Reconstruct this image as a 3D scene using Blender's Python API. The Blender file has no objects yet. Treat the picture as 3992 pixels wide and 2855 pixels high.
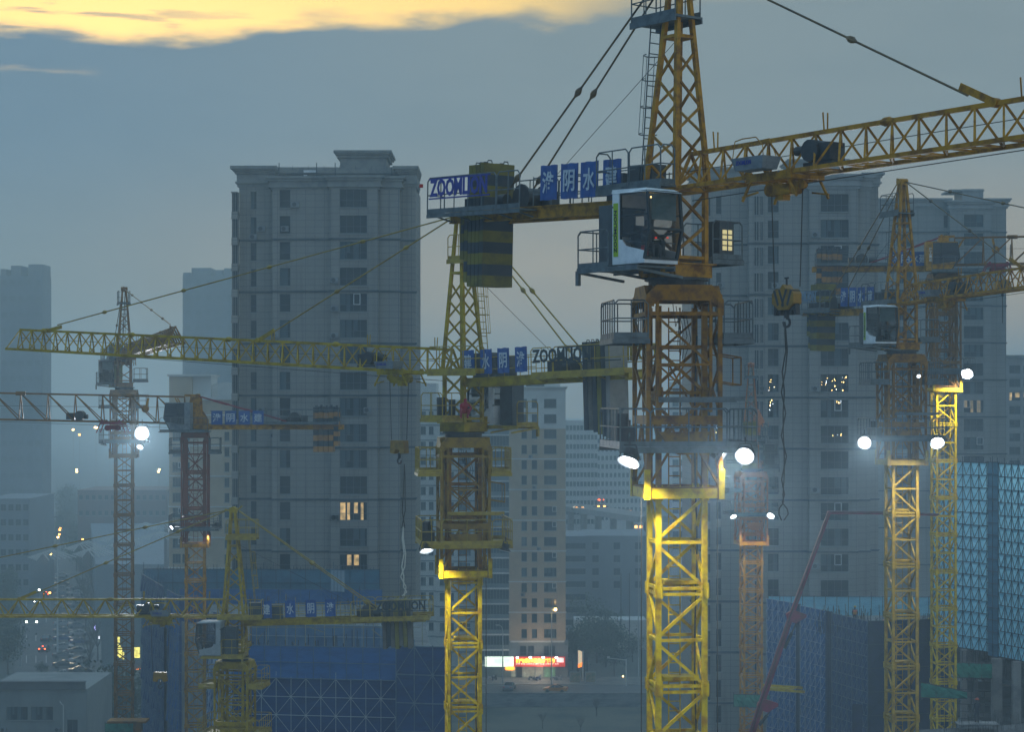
# dusk over a tower-crane site: everything is built where it stands, in metres, camera at (0, 0, 55)
SKY_LOL = (.20, .26, .27); SKY_LOR = (.60, .46, .28)
SKY_HIL = (.15, .25, .34);  SKY_HIR = (.235, .30, .32)
SKY_SL = (.09, .20, .36); SKY_SR = (.36, .38, .37); SKY_TOP = (.30, .49, .66)
SKY_YEL = (.63, .385, .0)
EXPOSURE = 0.0
LAMP_E = 16.0
SPOT_W = 900.0
HAZE_D = 0.0009
HAZE_C = (.60, .84, .99)
import bpy, bmesh, math, random
from mathutils import Matrix, Vector
R = math.radians
rnd = random.Random(7)
scene = bpy.context.scene
col = scene.collection

# ------------------------------------------------------------ camera
F = 7800.0; W0 = 3992.0; CX = 1996.0; HY = 1560.0; CZ = 55.0
cam_d = bpy.data.cameras.new('camera')
cam_d.sensor_width = 36.0
cam_d.lens = F / W0 * 36.0
cam_d.shift_y = (HY - 1427.5) / W0
cam_d.clip_start = 0.5
cam_d.clip_end = 20000
cam = bpy.data.objects.new('camera', cam_d)
cam.location = (0, 0, CZ)
cam.rotation_euler = (R(90), 0, 0)
col.objects.link(cam)
scene.camera = cam

# ------------------------------------------------------------ world: dusk sky, high cloud with a yellow break
w = bpy.data.worlds.new('World'); scene.world = w; w.use_nodes = True
nt = w.node_tree; nt.nodes.clear()
def N(tree, t, **kw):
    n = tree.nodes.new(t)
    for k, v in kw.items():
        if k.startswith('i_'): n.inputs[int(k[2:])].default_value = v
        else: setattr(n, k, v)
    return n
def L(tree, a, b): tree.links.new(a, b)
def math_n(tree, op, a, b=None, c=None, clamp=False):
    n = tree.nodes.new('ShaderNodeMath'); n.operation = op; n.use_clamp = clamp
    for i, v in enumerate((a, b, c)):
        if v is None: continue
        if isinstance(v, (int, float)): n.inputs[i].default_value = v
        else: tree.links.new(v, n.inputs[i])
    return n.outputs[0]
def mixc(tree, fac, a, b, mode='MIX'):
    n = tree.nodes.new('ShaderNodeMix'); n.data_type = 'RGBA'; n.blend_type = mode
    for s, v in ((n.inputs[0], fac), (n.inputs[6], a), (n.inputs[7], b)):
        if isinstance(v, (int, float)): s.default_value = v
        elif isinstance(v, tuple): s.default_value = (*v, 1)
        else: tree.links.new(v, s)
    return n.outputs[2]
def sstep(tree, v, lo, hi):
    n = tree.nodes.new('ShaderNodeMapRange'); n.interpolation_type = 'SMOOTHSTEP'
    tree.links.new(v, n.inputs[0]); n.inputs[1].default_value = lo; n.inputs[2].default_value = hi
    return n.outputs[0]
tc = N(nt, 'ShaderNodeTexCoord')
sep = N(nt, 'ShaderNodeSeparateXYZ'); L(nt, tc.outputs['Generated'], sep.inputs[0])
dx, dy, dz = sep.outputs
mp = N(nt, 'ShaderNodeMapping'); mp.inputs['Scale'].default_value = (8, 8, 26); L(nt, tc.outputs['Generated'], mp.inputs[0])
nz = N(nt, 'ShaderNodeTexNoise', i_2=1.0, i_3=5.0, i_4=0.55); L(nt, mp.outputs[0], nz.inputs['Vector'])
nz.inputs['Scale'].default_value = 1.6
mp2 = N(nt, 'ShaderNodeMapping'); mp2.inputs['Scale'].default_value = (16, 16, 150); mp2.inputs['Location'].default_value = (3.1, 1, .4); L(nt, tc.outputs['Generated'], mp2.inputs[0])
nz2 = N(nt, 'ShaderNodeTexNoise', i_3=4.0); L(nt, mp2.outputs[0], nz2.inputs['Vector']); nz2.inputs['Scale'].default_value = 1.3
# lower edge of the bright break, rising to the right
edge = math_n(nt, 'MULTIPLY_ADD', dx, 0.062, 0.1865)
d1 = math_n(nt, 'SUBTRACT', dz, edge)
d1 = math_n(nt, 'ADD', d1, math_n(nt, 'MULTIPLY', math_n(nt, 'SUBTRACT', nz.outputs[0], 0.5), 0.040))
m1 = sstep(nt, d1, -0.004, 0.009)
# thin bars of cloud across the break
bars = sstep(nt, nz2.outputs[0], 0.53, 0.66)
leftw = sstep(nt, dx, -0.08, -0.22)
m1 = math_n(nt, 'MULTIPLY', m1, math_n(nt, 'SUBTRACT', 1.0, math_n(nt, 'MULTIPLY', bars, math_n(nt, 'MULTIPLY_ADD', leftw, 0.6, 0.05))))
# break fades to a pale veil to the right
rightw = sstep(nt, dx, 0.085, -0.02)
m1 = math_n(nt, 'MULTIPLY', m1, math_n(nt, 'MULTIPLY_ADD', rightw, 0.85, 0.15))
up = sstep(nt, dz, 0.34, 0.22)
front = sstep(nt, dy, 0.3, 0.8)
m1 = math_n(nt, 'MULTIPLY', m1, math_n(nt, 'MULTIPLY', up, front))
# second small streak at the far left
d2 = math_n(nt, 'ABSOLUTE', math_n(nt, 'SUBTRACT', dz, 0.1585))
d2 = math_n(nt, 'ADD', d2, math_n(nt, 'MULTIPLY', math_n(nt, 'SUBTRACT', nz.outputs[0], 0.5), 0.02))
m2 = math_n(nt, 'MULTIPLY', sstep(nt, d2, 0.004, 0.0), sstep(nt, dx, -0.195, -0.235))
m2 = math_n(nt, 'MULTIPLY', m2, math_n(nt, 'MULTIPLY', front, sstep(nt, nz2.outputs[0], .38, .62)))
m = math_n(nt, 'MAXIMUM', m1, math_n(nt, 'MULTIPLY', m2, 0.40))
lr = sstep(nt, dx, -0.30, 0.08)
base_lo = mixc(nt, lr, SKY_LOL, SKY_LOR)
base_hi = mixc(nt, lr, SKY_HIL, SKY_HIR)
base = mixc(nt, sstep(nt, dz, 0.03, 0.14), base_lo, base_hi)
dome = mixc(nt, front, mixc(nt, sstep(nt, dx, -.8, .8), SKY_SL, SKY_SR), base)
dome = mixc(nt, sstep(nt, dz, 0.22, 0.6), dome, SKY_TOP)
dome = mixc(nt, math_n(nt, 'MULTIPLY', math_n(nt, 'SUBTRACT', nz.outputs[0], 0.45), 0.5), dome, (.10, .17, .22))
skyc = mixc(nt, m, dome, SKY_YEL)
bg1 = N(nt, 'ShaderNodeBackground'); L(nt, skyc, bg1.inputs[0]); bg1.inputs[1].default_value = 1.0
nis = N(nt, 'ShaderNodeTexSky'); nis.sky_type = 'NISHITA'; nis.sun_disc = False
SUN_EL, SUN_ROT = 5.0, -12.0
nis.sun_elevation = R(SUN_EL); nis.sun_rotation = R(SUN_ROT)
bg2 = N(nt, 'ShaderNodeBackground'); L(nt, nis.outputs[0], bg2.inputs[0]); bg2.inputs[1].default_value = 0.05
# the clear Nishita sky only shows through the break in the cloud deck
bgb = N(nt, 'ShaderNodeAddShader'); L(nt, bg1.outputs[0], bgb.inputs[0]); L(nt, bg2.outputs[0], bgb.inputs[1])
add = N(nt, 'ShaderNodeMixShader'); L(nt, m, add.inputs[0]); L(nt, bg1.outputs[0], add.inputs[1]); L(nt, bgb.outputs[0], add.inputs[2])
wo = N(nt, 'ShaderNodeOutputWorld'); L(nt, add.outputs[0], wo.inputs[0])

# ------------------------------------------------------------ sun (behind cloud, ahead of the camera)
sd = bpy.data.lights.new('sun', 'SUN'); sd.energy = 0.5; sd.angle = R(20); sd.color = (1, .85, .6)
sun = bpy.data.objects.new('sun', sd); col.objects.link(sun)
az = R(SUN_ROT); el = R(SUN_EL)
sv = Vector((math.sin(az) * math.cos(el), math.cos(az) * math.cos(el), math.sin(el)))
sun.rotation_euler = sv.to_track_quat('Z', 'Y').to_euler()

scene.view_settings.view_transform = 'Standard'
scene.view_settings.look = 'None'
scene.view_settings.exposure = EXPOSURE
scene.view_settings.gamma = 1
scene.cycles.max_bounces = 5
scene.cycles.diffuse_bounces = 2
scene.cycles.glossy_bounces = 2
scene.cycles.transmission_bounces = 3
scene.cycles.transparent_max_bounces = 10
scene.cycles.volume_bounces = 1
scene.cycles.use_denoising = True
scene.cycles.sample_clamp_indirect = 3.0
scene.cycles.caustics_reflective = False
scene.cycles.caustics_refractive = False

# ------------------------------------------------------------ materials
def mat(name, c, rough=0.6, c2=None, scale=1.5, amount=0.5, metal=0.0, bump=0.0, emit=None, estr=0.0, spec=0.5, alpha=None, stretch=None):
    m = bpy.data.materials.new(name); m.use_nodes = True
    t = m.node_tree; b = t.nodes['Principled BSDF']
    b.inputs['Base Color'].default_value = (*c, 1)
    b.inputs['Roughness'].default_value = rough
    b.inputs['Metallic'].default_value = metal
    b.inputs['Specular IOR Level'].default_value = spec
    if c2 or bump:
        co = t.nodes.new('ShaderNodeTexCoord'); mp_ = t.nodes.new('ShaderNodeMapping')
        L(t, co.outputs['Object'], mp_.inputs[0])
        if stretch: mp_.inputs['Scale'].default_value = stretch
        n = t.nodes.new('ShaderNodeTexNoise'); n.inputs['Scale'].default_value = scale; n.inputs['Detail'].default_value = 6; n.inputs['Roughness'].default_value = .65
        L(t, mp_.outputs[0], n.inputs['Vector'])
    if c2:
        f = sstep(t, n.outputs[0], 0.40, 0.66)
        f = math_n(t, 'MULTIPLY', f, amount * 2 if amount < .5 else 1.0)
        L(t, mixc(t, f, c, c2), b.inputs['Base Color'])
    if bump:
        bp = t.nodes.new('ShaderNodeBump'); bp.inputs['Strength'].default_value = bump; L(t, n.outputs[0], bp.inputs['Height'])
        L(t, bp.outputs[0], b.inputs['Normal'])
    if emit:
        b.inputs['Emission Color'].default_value = (*emit, 1); b.inputs['Emission Strength'].default_value = estr
    if alpha is not None: b.inputs['Alpha'].default_value = alpha
    return m
M_ = {}
def grid_mat(name, c, c2, line, sx, sz, lw=0.03, off=(0, 0), rough=.8):
    """wall cladding: rectangular tiles sx by sz metres with thin dark joints"""
    m = bpy.data.materials.new(name); m.use_nodes = True; t = m.node_tree; b = t.nodes['Principled BSDF']
    b.inputs['Roughness'].default_value = rough
    co = t.nodes.new('ShaderNodeTexCoord'); sp = t.nodes.new('ShaderNodeSeparateXYZ'); L(t, co.outputs['Object'], sp.inputs[0])
    hx = math_n(t, 'ADD', sp.outputs[0], sp.outputs[1])
    def lines(v, s, o):
        a = math_n(t, 'FRACT', math_n(t, 'MULTIPLY_ADD', v, 1.0 / s, o))
        return math_n(t, 'LESS_THAN', a, lw / s)
    lx = lines(hx, sx, off[0]); lz = lines(sp.outputs[2], sz, off[1])
    ln = math_n(t, 'MAXIMUM', lx, lz)
    n = t.nodes.new('ShaderNodeTexNoise'); n.inputs['Scale'].default_value = .25; n.inputs['Detail'].default_value = 6
    mpp = t.nodes.new('ShaderNodeMapping'); mpp.inputs['Scale'].default_value = (1, 1, .3); L(t, co.outputs['Object'], mpp.inputs[0]); L(t, mpp.outputs[0], n.inputs['Vector'])
    # per tile tint
    cx_ = math_n(t, 'FLOOR', math_n(t, 'MULTIPLY_ADD', hx, 1.0 / sx, off[0])); cz_ = math_n(t, 'FLOOR', math_n(t, 'MULTIPLY_ADD', sp.outputs[2], 1.0 / sz, off[1]))
    cb = t.nodes.new('ShaderNodeCombineXYZ'); L(t, cx_, cb.inputs[0]); L(t, cz_, cb.inputs[1])
    wn = t.nodes.new('ShaderNodeTexWhiteNoise'); L(t, cb.outputs[0], wn.inputs['Vector'])
    f = math_n(t, 'MULTIPLY_ADD', wn.outputs[0], .35, math_n(t, 'MULTIPLY', n.outputs[0], .65))
    cc = mixc(t, f, c, c2)
    # rain streaks below ledges and patched panels
    n2 = t.nodes.new('ShaderNodeTexNoise'); n2.inputs['Scale'].default_value = 1.0; n2.inputs['Detail'].default_value = 4
    mp3 = t.nodes.new('ShaderNodeMapping'); mp3.inputs['Scale'].default_value = (1.6, 1.6, .07); L(t, co.outputs['Object'], mp3.inputs[0]); L(t, mp3.outputs[0], n2.inputs['Vector'])
    cc = mixc(t, math_n(t, 'MULTIPLY', sstep(t, n2.outputs[0], .5, .75), .5), cc, tuple(x * .55 for x in c2))
    L(t, mixc(t, math_n(t, 'MULTIPLY', ln, .9), cc, line), b.inputs['Base Color'])
    M_[name] = m
    return m
def mk(name, *a, **k): M_[name] = mat(name, *a, **k); return M_[name]
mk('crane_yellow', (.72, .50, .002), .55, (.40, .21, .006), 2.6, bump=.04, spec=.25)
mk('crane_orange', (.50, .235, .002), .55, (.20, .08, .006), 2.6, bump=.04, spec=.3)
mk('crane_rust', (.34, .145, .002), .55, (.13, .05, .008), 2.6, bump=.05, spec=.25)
mk('crane_vermilion', (.50, .135, .012), .55, (.34, .08, .01), 1.5)
mk('reflector', (.75, .78, .8), .35)
mk('indoor_faint', (.3, .25, .15), .5, emit=(1, .65, .3), estr=.12)
mk('crane_olive', (.47, .32, .002), .55, (.26, .16, .004), 1.8, bump=.03, spec=.3)
mk('crane_dull', (.34, .19, .002), .55, (.17, .085, .004), 2.2, bump=.04)
mk('crane_red_orange', (.58, .26, .006), .5, (.34, .12, .02), 1.5)
mk('crane_brown', (.25, .11, .012), .6, (.12, .055, .012), 1.5, spec=.2)
mk('crane_red', (.30, .02, .04), .5, (.16, .02, .03), 2)
mk('galv', (.125, .155, .165), .5, (.07, .09, .10), 3, metal=.2)
mk('yellow_rail', (.42, .29, .02), .5, (.26, .17, .02), 3)
mk('steel_dark', (.025, .03, .035), .5, (.05, .05, .05), 3)
mk('rope', (.035, .035, .03), .6)
mk('tie', (.16, .10, .03), .5, (.07, .05, .03), 3)
mk('tie_yellow', (.36, .25, .02), .5, (.2, .13, .02), 3)
mk('cw_yellow', (.21, .18, .025), .8, (.12, .10, .03), 1.2, bump=.1)
mk('cw_dark', (.035, .05, .065), .8, (.06, .07, .08), 1.2, bump=.1)
mk('cw_grey', (.16, .15, .13), .85, (.09, .085, .08), 1.0, bump=.15)
mk('cw_orange', (.40, .19, .05), .8, (.25, .12, .05), 1.2)
mk('concrete_dark', (.09, .095, .095), .9, (.05, .055, .06), .5, bump=.1)
mk('concrete', (.22, .22, .21), .9, (.13, .13, .13), .5, bump=.1)
mk('cab_white', (.80, .82, .82), .35, (.6, .63, .65), 1.2)
mk('cab_grey', (.22, .25, .27), .5, (.13, .15, .17), 2)
mk('cab_dark', (.02, .03, .035), .4)
mk('glass', (.012, .02, .026), .08, spec=.8)
mk('glass_blue', (.006, .022, .034), .12, spec=.35)
mk('crane_red_brown', (.22, .04, .012), .5, (.14, .04, .02), 2)
mk('blind', (.20, .32, .33), .6, (.15, .25, .26), 4)
mk('green_strip', (.33, .50, .01), .5)
mk('ink', (.01, .02, .03), .6)
mk('letter_blue', (.012, .03, .28), .5)
mk('letter_white', (.55, .62, .68), .6, (.4, .45, .5), 5)
mk('letter_dark', (.02, .035, .04), .5)
mk('banner_blue', (.02, .10, .34), .6, (.015, .07, .25), 1.5)
mk('cabinet', (.07, .09, .10), .5, (.05, .06, .07), 2)
mk('hook_yellow', (.34, .18, .012), .5, (.2, .11, .015), 3)
mk('red', (.5, .02, .02), .5)
mk('lamp_on', (.8, .8, .8), .5, emit=(.86, .92, 1.0), estr=LAMP_E)
mk('lamp_on_big', (.8, .8, .8), .5, emit=(.88, .93, 1.0), estr=LAMP_E * 2.2)
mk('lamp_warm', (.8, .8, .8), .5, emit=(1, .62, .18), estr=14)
mk('lamp_orange', (.8, .4, .1), .5, emit=(1, .40, .08), estr=9)
mk('lamp_off', (.2, .22, .24), .3)
mk('indoor_light', (.35, .28, .15), .5, emit=(1, .64, .24), estr=.40)
mk('sign_cream', (.6, .5, .3), .5, emit=(1, .75, .45), estr=.7); mk('hoard', (.30, .22, .13), .8, (.12, .17, .10), 1.5); mk('bill_red', (.5, .05, .03), .5, emit=(1, .1, .06), estr=.25)
mk('indoor_yellow', (.8, .7, .2), .6, emit=(1, .85, .15), estr=1.1); mk('lamp_orange_dim', (.8, .4, .1), .5, emit=(1, .5, .05), estr=1.5)
mk('indoor_dim', (.2, .2, .18), .6, emit=(.75, .85, .6), estr=.12); mk('indoor_green', (.1, .2, .12), .6, emit=(.3, .7, .45), estr=.12)
mk('reflection_glow', (.8, .8, .8), .5, emit=(.8, .9, 1), estr=5)
mk('sign_white', (.6, .7, .6), .5, emit=(.85, 1, .80), estr=1.5); mk('sign_pale', (.5, .7, .6), .5, emit=(.55, .85, .70), estr=1.0)
mk('sign_red', (.5, .02, .01), .5, emit=(1, .06, .02), estr=.45); mk('sign_yellow', (.8, .7, .1), .5, emit=(1, .8, .05), estr=1.6); mk('sign_orange', (.8, .3, .05), .5, emit=(1, .22, .02), estr=2.2)
mk('white_letters', (.8, .8, .8), .5, emit=(1, .9, .85), estr=.8); mk('neon_blue', (.3, .3, .8), .5, emit=(.45, .4, 1), estr=5); mk('neon_white', (.8, .8, .8), .5, emit=(.9, .9, 1), estr=2.5)
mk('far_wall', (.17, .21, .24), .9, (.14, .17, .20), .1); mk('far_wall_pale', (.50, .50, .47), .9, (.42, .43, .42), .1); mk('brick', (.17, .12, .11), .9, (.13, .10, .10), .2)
mk('roof_dark', (.09, .10, .11), .9, (.06, .07, .08), .3); mk('car_white', (.32, .33, .35), .45); mk('car_black', (.03, .035, .04), .25); mk('car_silver', (.15, .16, .18), .45); mk('car_orange', (.55, .20, .02), .35); mk('car_blue', (.05, .08, .2), .3)
mk('pole', (.30, .33, .34), .5, metal=.3); mk('pole_white', (.45, .48, .48), .6)
mk('headlamp', (.8, .8, .8), .3, emit=(1, .95, .75), estr=22); mk('taillamp', (.5, .02, .01), .4, emit=(1, .10, .02), estr=12); mk('lamp_cool', (.8, .8, .8), .3, emit=(.9, 1, .8), estr=9)
mk('leaf', (.055, .085, .05), .9, (.03, .05, .035), .6); mk('bark', (.07, .06, .05), .95, (.04, .035, .03), 3); mk('twig', (.075, .07, .06), .95)
mk('render_grey', (.21, .235, .235), .9, (.15, .17, .175), .25, bump=.05, stretch=(1, 1, .4))
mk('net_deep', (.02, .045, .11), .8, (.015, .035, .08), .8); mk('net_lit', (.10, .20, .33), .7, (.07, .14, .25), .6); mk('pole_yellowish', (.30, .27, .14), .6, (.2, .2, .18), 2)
mk('pump_red', (.28, .010, .06), .45, (.13, .01, .02), 1.5); mk('pump_pipe', (.10, .02, .03), .5); mk('louvre_glow', (.6, .55, .3), .4, emit=(1, .82, .38), estr=.5); mk('red_cloth', (.4, .02, .04), .8)
mk('sling_pale', (.75, .74, .66), .4)
mk('cw_light', (.27, .26, .235), .85, (.18, .175, .16), .8, bump=.15); mk('cab_pale', (.34, .37, .38), .5, (.26, .29, .3), 2); mk('cab_dark2', (.05, .07, .08), .5); mk('crane_yellow_dim', (.48, .30, .02), .5, (.27, .16, .02), 2.2); mk('letter_pale', (.12, .22, .32), .5); mk('haze_tmp', (1, 1, 1))
HAZE_G = 0.5
mk('net_frame', (.12, .20, .28), .5, (.08, .14, .2), 3); mk('net_frame_light', (.34, .42, .48), .5); mk('net_frame_dark', (.02, .05, .075), .5)
mk('net_green', (.03, .22, .16), .8, (.02, .15, .11), 2, bump=.3)
mk('skin', (.35, .22, .16), .6); mk('cloth_dark', (.04, .045, .06), .9); mk('cloth_grey', (.12, .13, .14), .9); mk('vest_orange', (.75, .22, .10), .7); mk('helmet_yellow', (.7, .5, .05), .4); mk('helmet_red', (.6, .10, .05), .4); mk('helmet_white', (.6, .62, .62), .4); mk('hi_vis', (.7, .7, .1), .7)
mk('trim_sill', (.22, .24, .24), .85)

def room_glow(name):
    m = M_[name]; t = m.node_tree; b = t.nodes['Principled BSDF']; e0 = b.inputs['Emission Strength'].default_value
    co = t.nodes.new('ShaderNodeTexCoord'); n = t.nodes.new('ShaderNodeTexVoronoi'); n.inputs['Scale'].default_value = 1.7; L(t, co.outputs['Object'], n.inputs['Vector'])
    n2 = t.nodes.new('ShaderNodeTexNoise'); n2.inputs['Scale'].default_value = 1.1; L(t, co.outputs['Object'], n2.inputs['Vector'])
    v = math_n(t, 'MULTIPLY', math_n(t, 'MULTIPLY_ADD', n.outputs[0], 1.3, .15), math_n(t, 'MULTIPLY_ADD', n2.outputs[0], 2.6, -.3, clamp=False))
    L(t, math_n(t, 'MAXIMUM', math_n(t, 'MULTIPLY', v, e0 * 1.6), .03), b.inputs['Emission Strength'])
for k_ in ('indoor_light', 'indoor_faint', 'indoor_yellow', 'indoor_dim', 'indoor_green'): room_glow(k_)
mk('net_teal_dim', (.05, .17, .26), .7, (.035, .12, .20), .8); mk('net_shine', (.40, .50, .62), .4, (.2, .28, .38), 2, metal=.3)  # net_shine: highlights from the site lights put into the frame colour
# ------------------------------------------------------------ mesh tools
def at(px, py, Y):
    return Vector(((px - CX) / F * Y, Y, CZ - (py - HY) / F * Y))
def X_(px, Y): return (px - CX) / F * Y
def Z_(py, Y): return CZ - (py - HY) / F * Y
class MB:
    def __init__(s, M=None):
        s.v = []; s.f = []; s.mi = []; s.M = M or Matrix.Identity(4); s.cur = 0
    def add(s, vs, fs):
        b = len(s.v); M = s.M
        s.v.extend([tuple(M @ Vector(v)) for v in vs])
        s.f.extend([tuple(i + b for i in f) for f in fs]); s.mi.extend([s.cur] * len(fs))
    def box(s, c, d, rz=0.0):
        x, y, z = c; a, b, e = d[0] / 2, d[1] / 2, d[2] / 2
        cr, sr = math.cos(rz), math.sin(rz)
        vs = [(x + u * a * cr - v * b * sr, y + u * a * sr + v * b * cr, z + w_ * e) for w_ in (-1, 1) for v in (-1, 1) for u in (-1, 1)]
        s.add(vs, [(0, 2, 3, 1), (4, 5, 7, 6), (0, 1, 5, 4), (2, 6, 7, 3), (0, 4, 6, 2), (1, 3, 7, 5)])
    def box2(s, a, b):
        s.box(((a[0] + b[0]) / 2, (a[1] + b[1]) / 2, (a[2] + b[2]) / 2), (abs(b[0] - a[0]), abs(b[1] - a[1]), abs(b[2] - a[2])))
    def bar(s, p, q, w_=0.06, h=None):
        p = Vector(p); q = Vector(q); d = q - p
        if d.length < 1e-6: return
        d.normalize(); up = Vector((0, 0, 1)) if abs(d.z) < .95 else Vector((0, 1, 0))
        r = d.cross(up).normalized(); u = r.cross(d)
        a = w_ / 2; b = (h or w_) / 2
        vs = [o + r * (i * a) + u * (j * b) for o in (p, q) for i, j in ((-1, -1), (1, -1), (1, 1), (-1, 1))]
        s.add(vs, [(3, 2, 1, 0), (4, 5, 6, 7), (0, 1, 5, 4), (1, 2, 6, 5), (2, 3, 7, 6), (3, 0, 4, 7)])
    def tube(s, p, q, r=0.03, n=6, r2=None, caps=True):
        p = Vector(p); q = Vector(q); d = (q - p)
        if d.length < 1e-6: return
        d.normalize(); up = Vector((0, 0, 1)) if abs(d.z) < .95 else Vector((0, 1, 0))
        a = d.cross(up).normalized(); b = a.cross(d); r2 = r if r2 is None else r2
        vs = []
        for o, rr in ((p, r), (q, r2)):
            for i in range(n):
                t = 2 * math.pi * i / n
                vs.append(o + a * (rr * math.cos(t)) + b * (rr * math.sin(t)))
        fs = [(i, (i + 1) % n, n + (i + 1) % n, n + i) for i in range(n)]
        if caps: fs += [tuple(range(n - 1, -1, -1)), tuple(range(n, 2 * n))]
        s.add(vs, fs)
    def path(s, pts, r=0.03, n=5):
        for a, b in zip(pts, pts[1:]): s.tube(a, b, r, n)
    def prism(s, poly, z0, z1):
        n = len(poly)
        vs = [(x, y, z0) for x, y in poly] + [(x, y, z1) for x, y in poly]
        s.add(vs, [tuple(range(n - 1, -1, -1)), tuple(range(n, 2 * n))] + [(i, (i + 1) % n, n + (i + 1) % n, n + i) for i in range(n)])
    def extr(s, poly, o, ax, ay, dv):
        """planar polygon (u,v) on axes ax, ay at o, thickened by dv"""
        o = Vector(o); ax = Vector(ax); ay = Vector(ay); dv = Vector(dv); n = len(poly)
        a = [o + ax * u + ay * v for u, v in poly]; b = [p + dv for p in a]
        s.add(a + b, [tuple(range(n - 1, -1, -1)), tuple(range(n, 2 * n))] + [(i, (i + 1) % n, n + (i + 1) % n, n + i) for i in range(n)])
    def quad(s, a, b, c, d): s.add([a, b, c, d], [(0, 1, 2, 3)])
    def build(s, name, mats, parent=None, label=None, kind=None, smooth=False, loc=None):
        me = bpy.data.meshes.new(name); me.from_pydata(s.v, [], s.f); 
        if isinstance(mats, str): mats = [mats]
        for m in mats: me.materials.append(M_[m])
        if len(mats) > 1: me.polygons.foreach_set('material_index', s.mi)
        bm = bmesh.new(); bm.from_mesh(me); bmesh.ops.recalc_face_normals(bm, faces=bm.faces); bm.to_mesh(me); bm.free()
        if smooth: me.polygons.foreach_set('use_smooth', [True] * len(me.polygons))
        o = bpy.data.objects.new(name, me); col.objects.link(o)
        if parent: o.parent = parent
        if loc is not None: o.location = loc
        if label: o['label'] = label
        if kind: o['kind'] = kind
        return o
def tag(o, label=None, cat=None, group=None, kind=None):
    if label: o['label'] = label
    if cat: o['category'] = cat
    if group: o['group'] = group
    if kind: o['kind'] = kind
    return o
def empty(name, loc, label, cat, group=None, rz=0.0):
    o = bpy.data.objects.new(name, None); o.empty_display_size = .5; col.objects.link(o)
    o.location = loc; o.rotation_euler = (0, 0, rz)
    return tag(o, label, cat, group)
def T(x, y, z): return Matrix.Translation((x, y, z))
def RZ(a): return Matrix.Rotation(a, 4, 'Z')
_txt = {}
def text_mb(mb, txt, o, ax, up, height, depth=0.01, bold=0.0, width=None, shear=0.0, align='C'):
    """lettering as real extruded mesh; o = centre of the baseline band, ax = reading direction, up = up"""
    key = (txt, bold, depth, shear)
    if key not in _txt:
        cu = bpy.data.curves.new('t', 'FONT'); cu.body = txt; cu.size = 1.0; cu.offset = bold; cu.shear = shear
        cu.resolution_u = 2
        ob = bpy.data.objects.new('t', cu); col.objects.link(ob)
        dg = bpy.context.evaluated_depsgraph_get(); me = bpy.data.meshes.new_from_object(ob.evaluated_get(dg))
        vs = [tuple(v.co) for v in me.vertices]; fs = [tuple(p.vertices) for p in me.polygons]
        bpy.data.objects.remove(ob); bpy.data.curves.remove(cu); bpy.data.meshes.remove(me)
        _txt[key] = (vs, fs)
    vs, fs = _txt[key]
    if not vs: return
    x0 = min(v[0] for v in vs); x1 = max(v[0] for v in vs); y0 = min(v[1] for v in vs); y1 = max(v[1] for v in vs)
    ax = Vector(ax).normalized(); up = Vector(up).normalized(); nn = ax.cross(up); o = Vector(o)
    sy = height / (y1 - y0); sx = sy if width is None else width / (x1 - x0)
    a = [o + ax * ((v[0] - (x0 + x1) / 2) * sx) + up * ((v[1] - (y0 + y1) / 2) * sy) for v in vs]
    n = len(a)
    # front face plus a back face make a thin solid; side walls from boundary edges
    b = [p + nn * depth for p in a]
    cnt = {}
    for f in fs:
        for i in range(len(f)):
            e = (f[i], f[(i + 1) % len(f)]); cnt[tuple(sorted(e))] = cnt.get(tuple(sorted(e)), []) + [e]
    sides = [(e[0][0], e[0][1], e[0][1] + n, e[0][0] + n) for e in cnt.values() if len(e) == 1]
    mb.add(a + b, [tuple(i + n for i in f) for f in fs] + [tuple(reversed(f)) for f in fs] + sides)

# ------------------------------------------------------------ tower crane pieces
def sq(hw): return [(-hw, -hw), (hw, -hw), (hw, hw), (-hw, hw)]
def mast_mb(mb, ztop, zbot, w_, zj0, sec=3.0, post=.165, br=.095, full=True, both=True):
    """square lattice mast, sections aligned so that a joint falls at zj0"""
    hw = w_ / 2 - post / 2
    c = sq(hw)
    for x, y in c: mb.bar((x, y, zbot), (x, y, ztop), post)
    k = math.ceil((zbot - zj0) / sec); z = zj0 + k * sec
    while z > zbot: z -= sec
    i = 0
    while z < ztop:
        for fi in range(4):
            a = c[fi]; b = c[(fi + 1) % 4]
            def P(u, zz): return (a[0] + (b[0] - a[0]) * u, a[1] + (b[1] - a[1]) * u, zz)
            def B(u, z0, v, z1, ww=br):
                if max(z0, z1) <= ztop + .01 and min(z0, z1) >= zbot - .01: mb.bar(P(u, z0), P(v, z1), ww)
            u0, u1 = (.0, 1.) if fi % 2 == 0 else (1., .0)
            B(0, z + .09, 1, z + .09); B(0, z - .09, 1, z - .09)
            B(0, z + sec / 2, 1, z + sec / 2)
            B(u0, z + sec / 2 - .12, u1, z + .12)
            B(u0, z + sec / 2 + .12, u1, z + sec - .12)
        if zbot <= z <= ztop:
            for x, y in c: mb.box((x, y, z), (post + .09, post + .09, .36))
            if full:
                for x, y in c:
                    for s_ in (-1, 1):
                        mb.tube((x + s_ * .09 * (1 if x > 0 else -1), y - .13, z - .22), (x + s_ * .09 * (1 if x > 0 else -1), y - .13, z + .26), .025, 6)
        z += sec; i += 1
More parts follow.
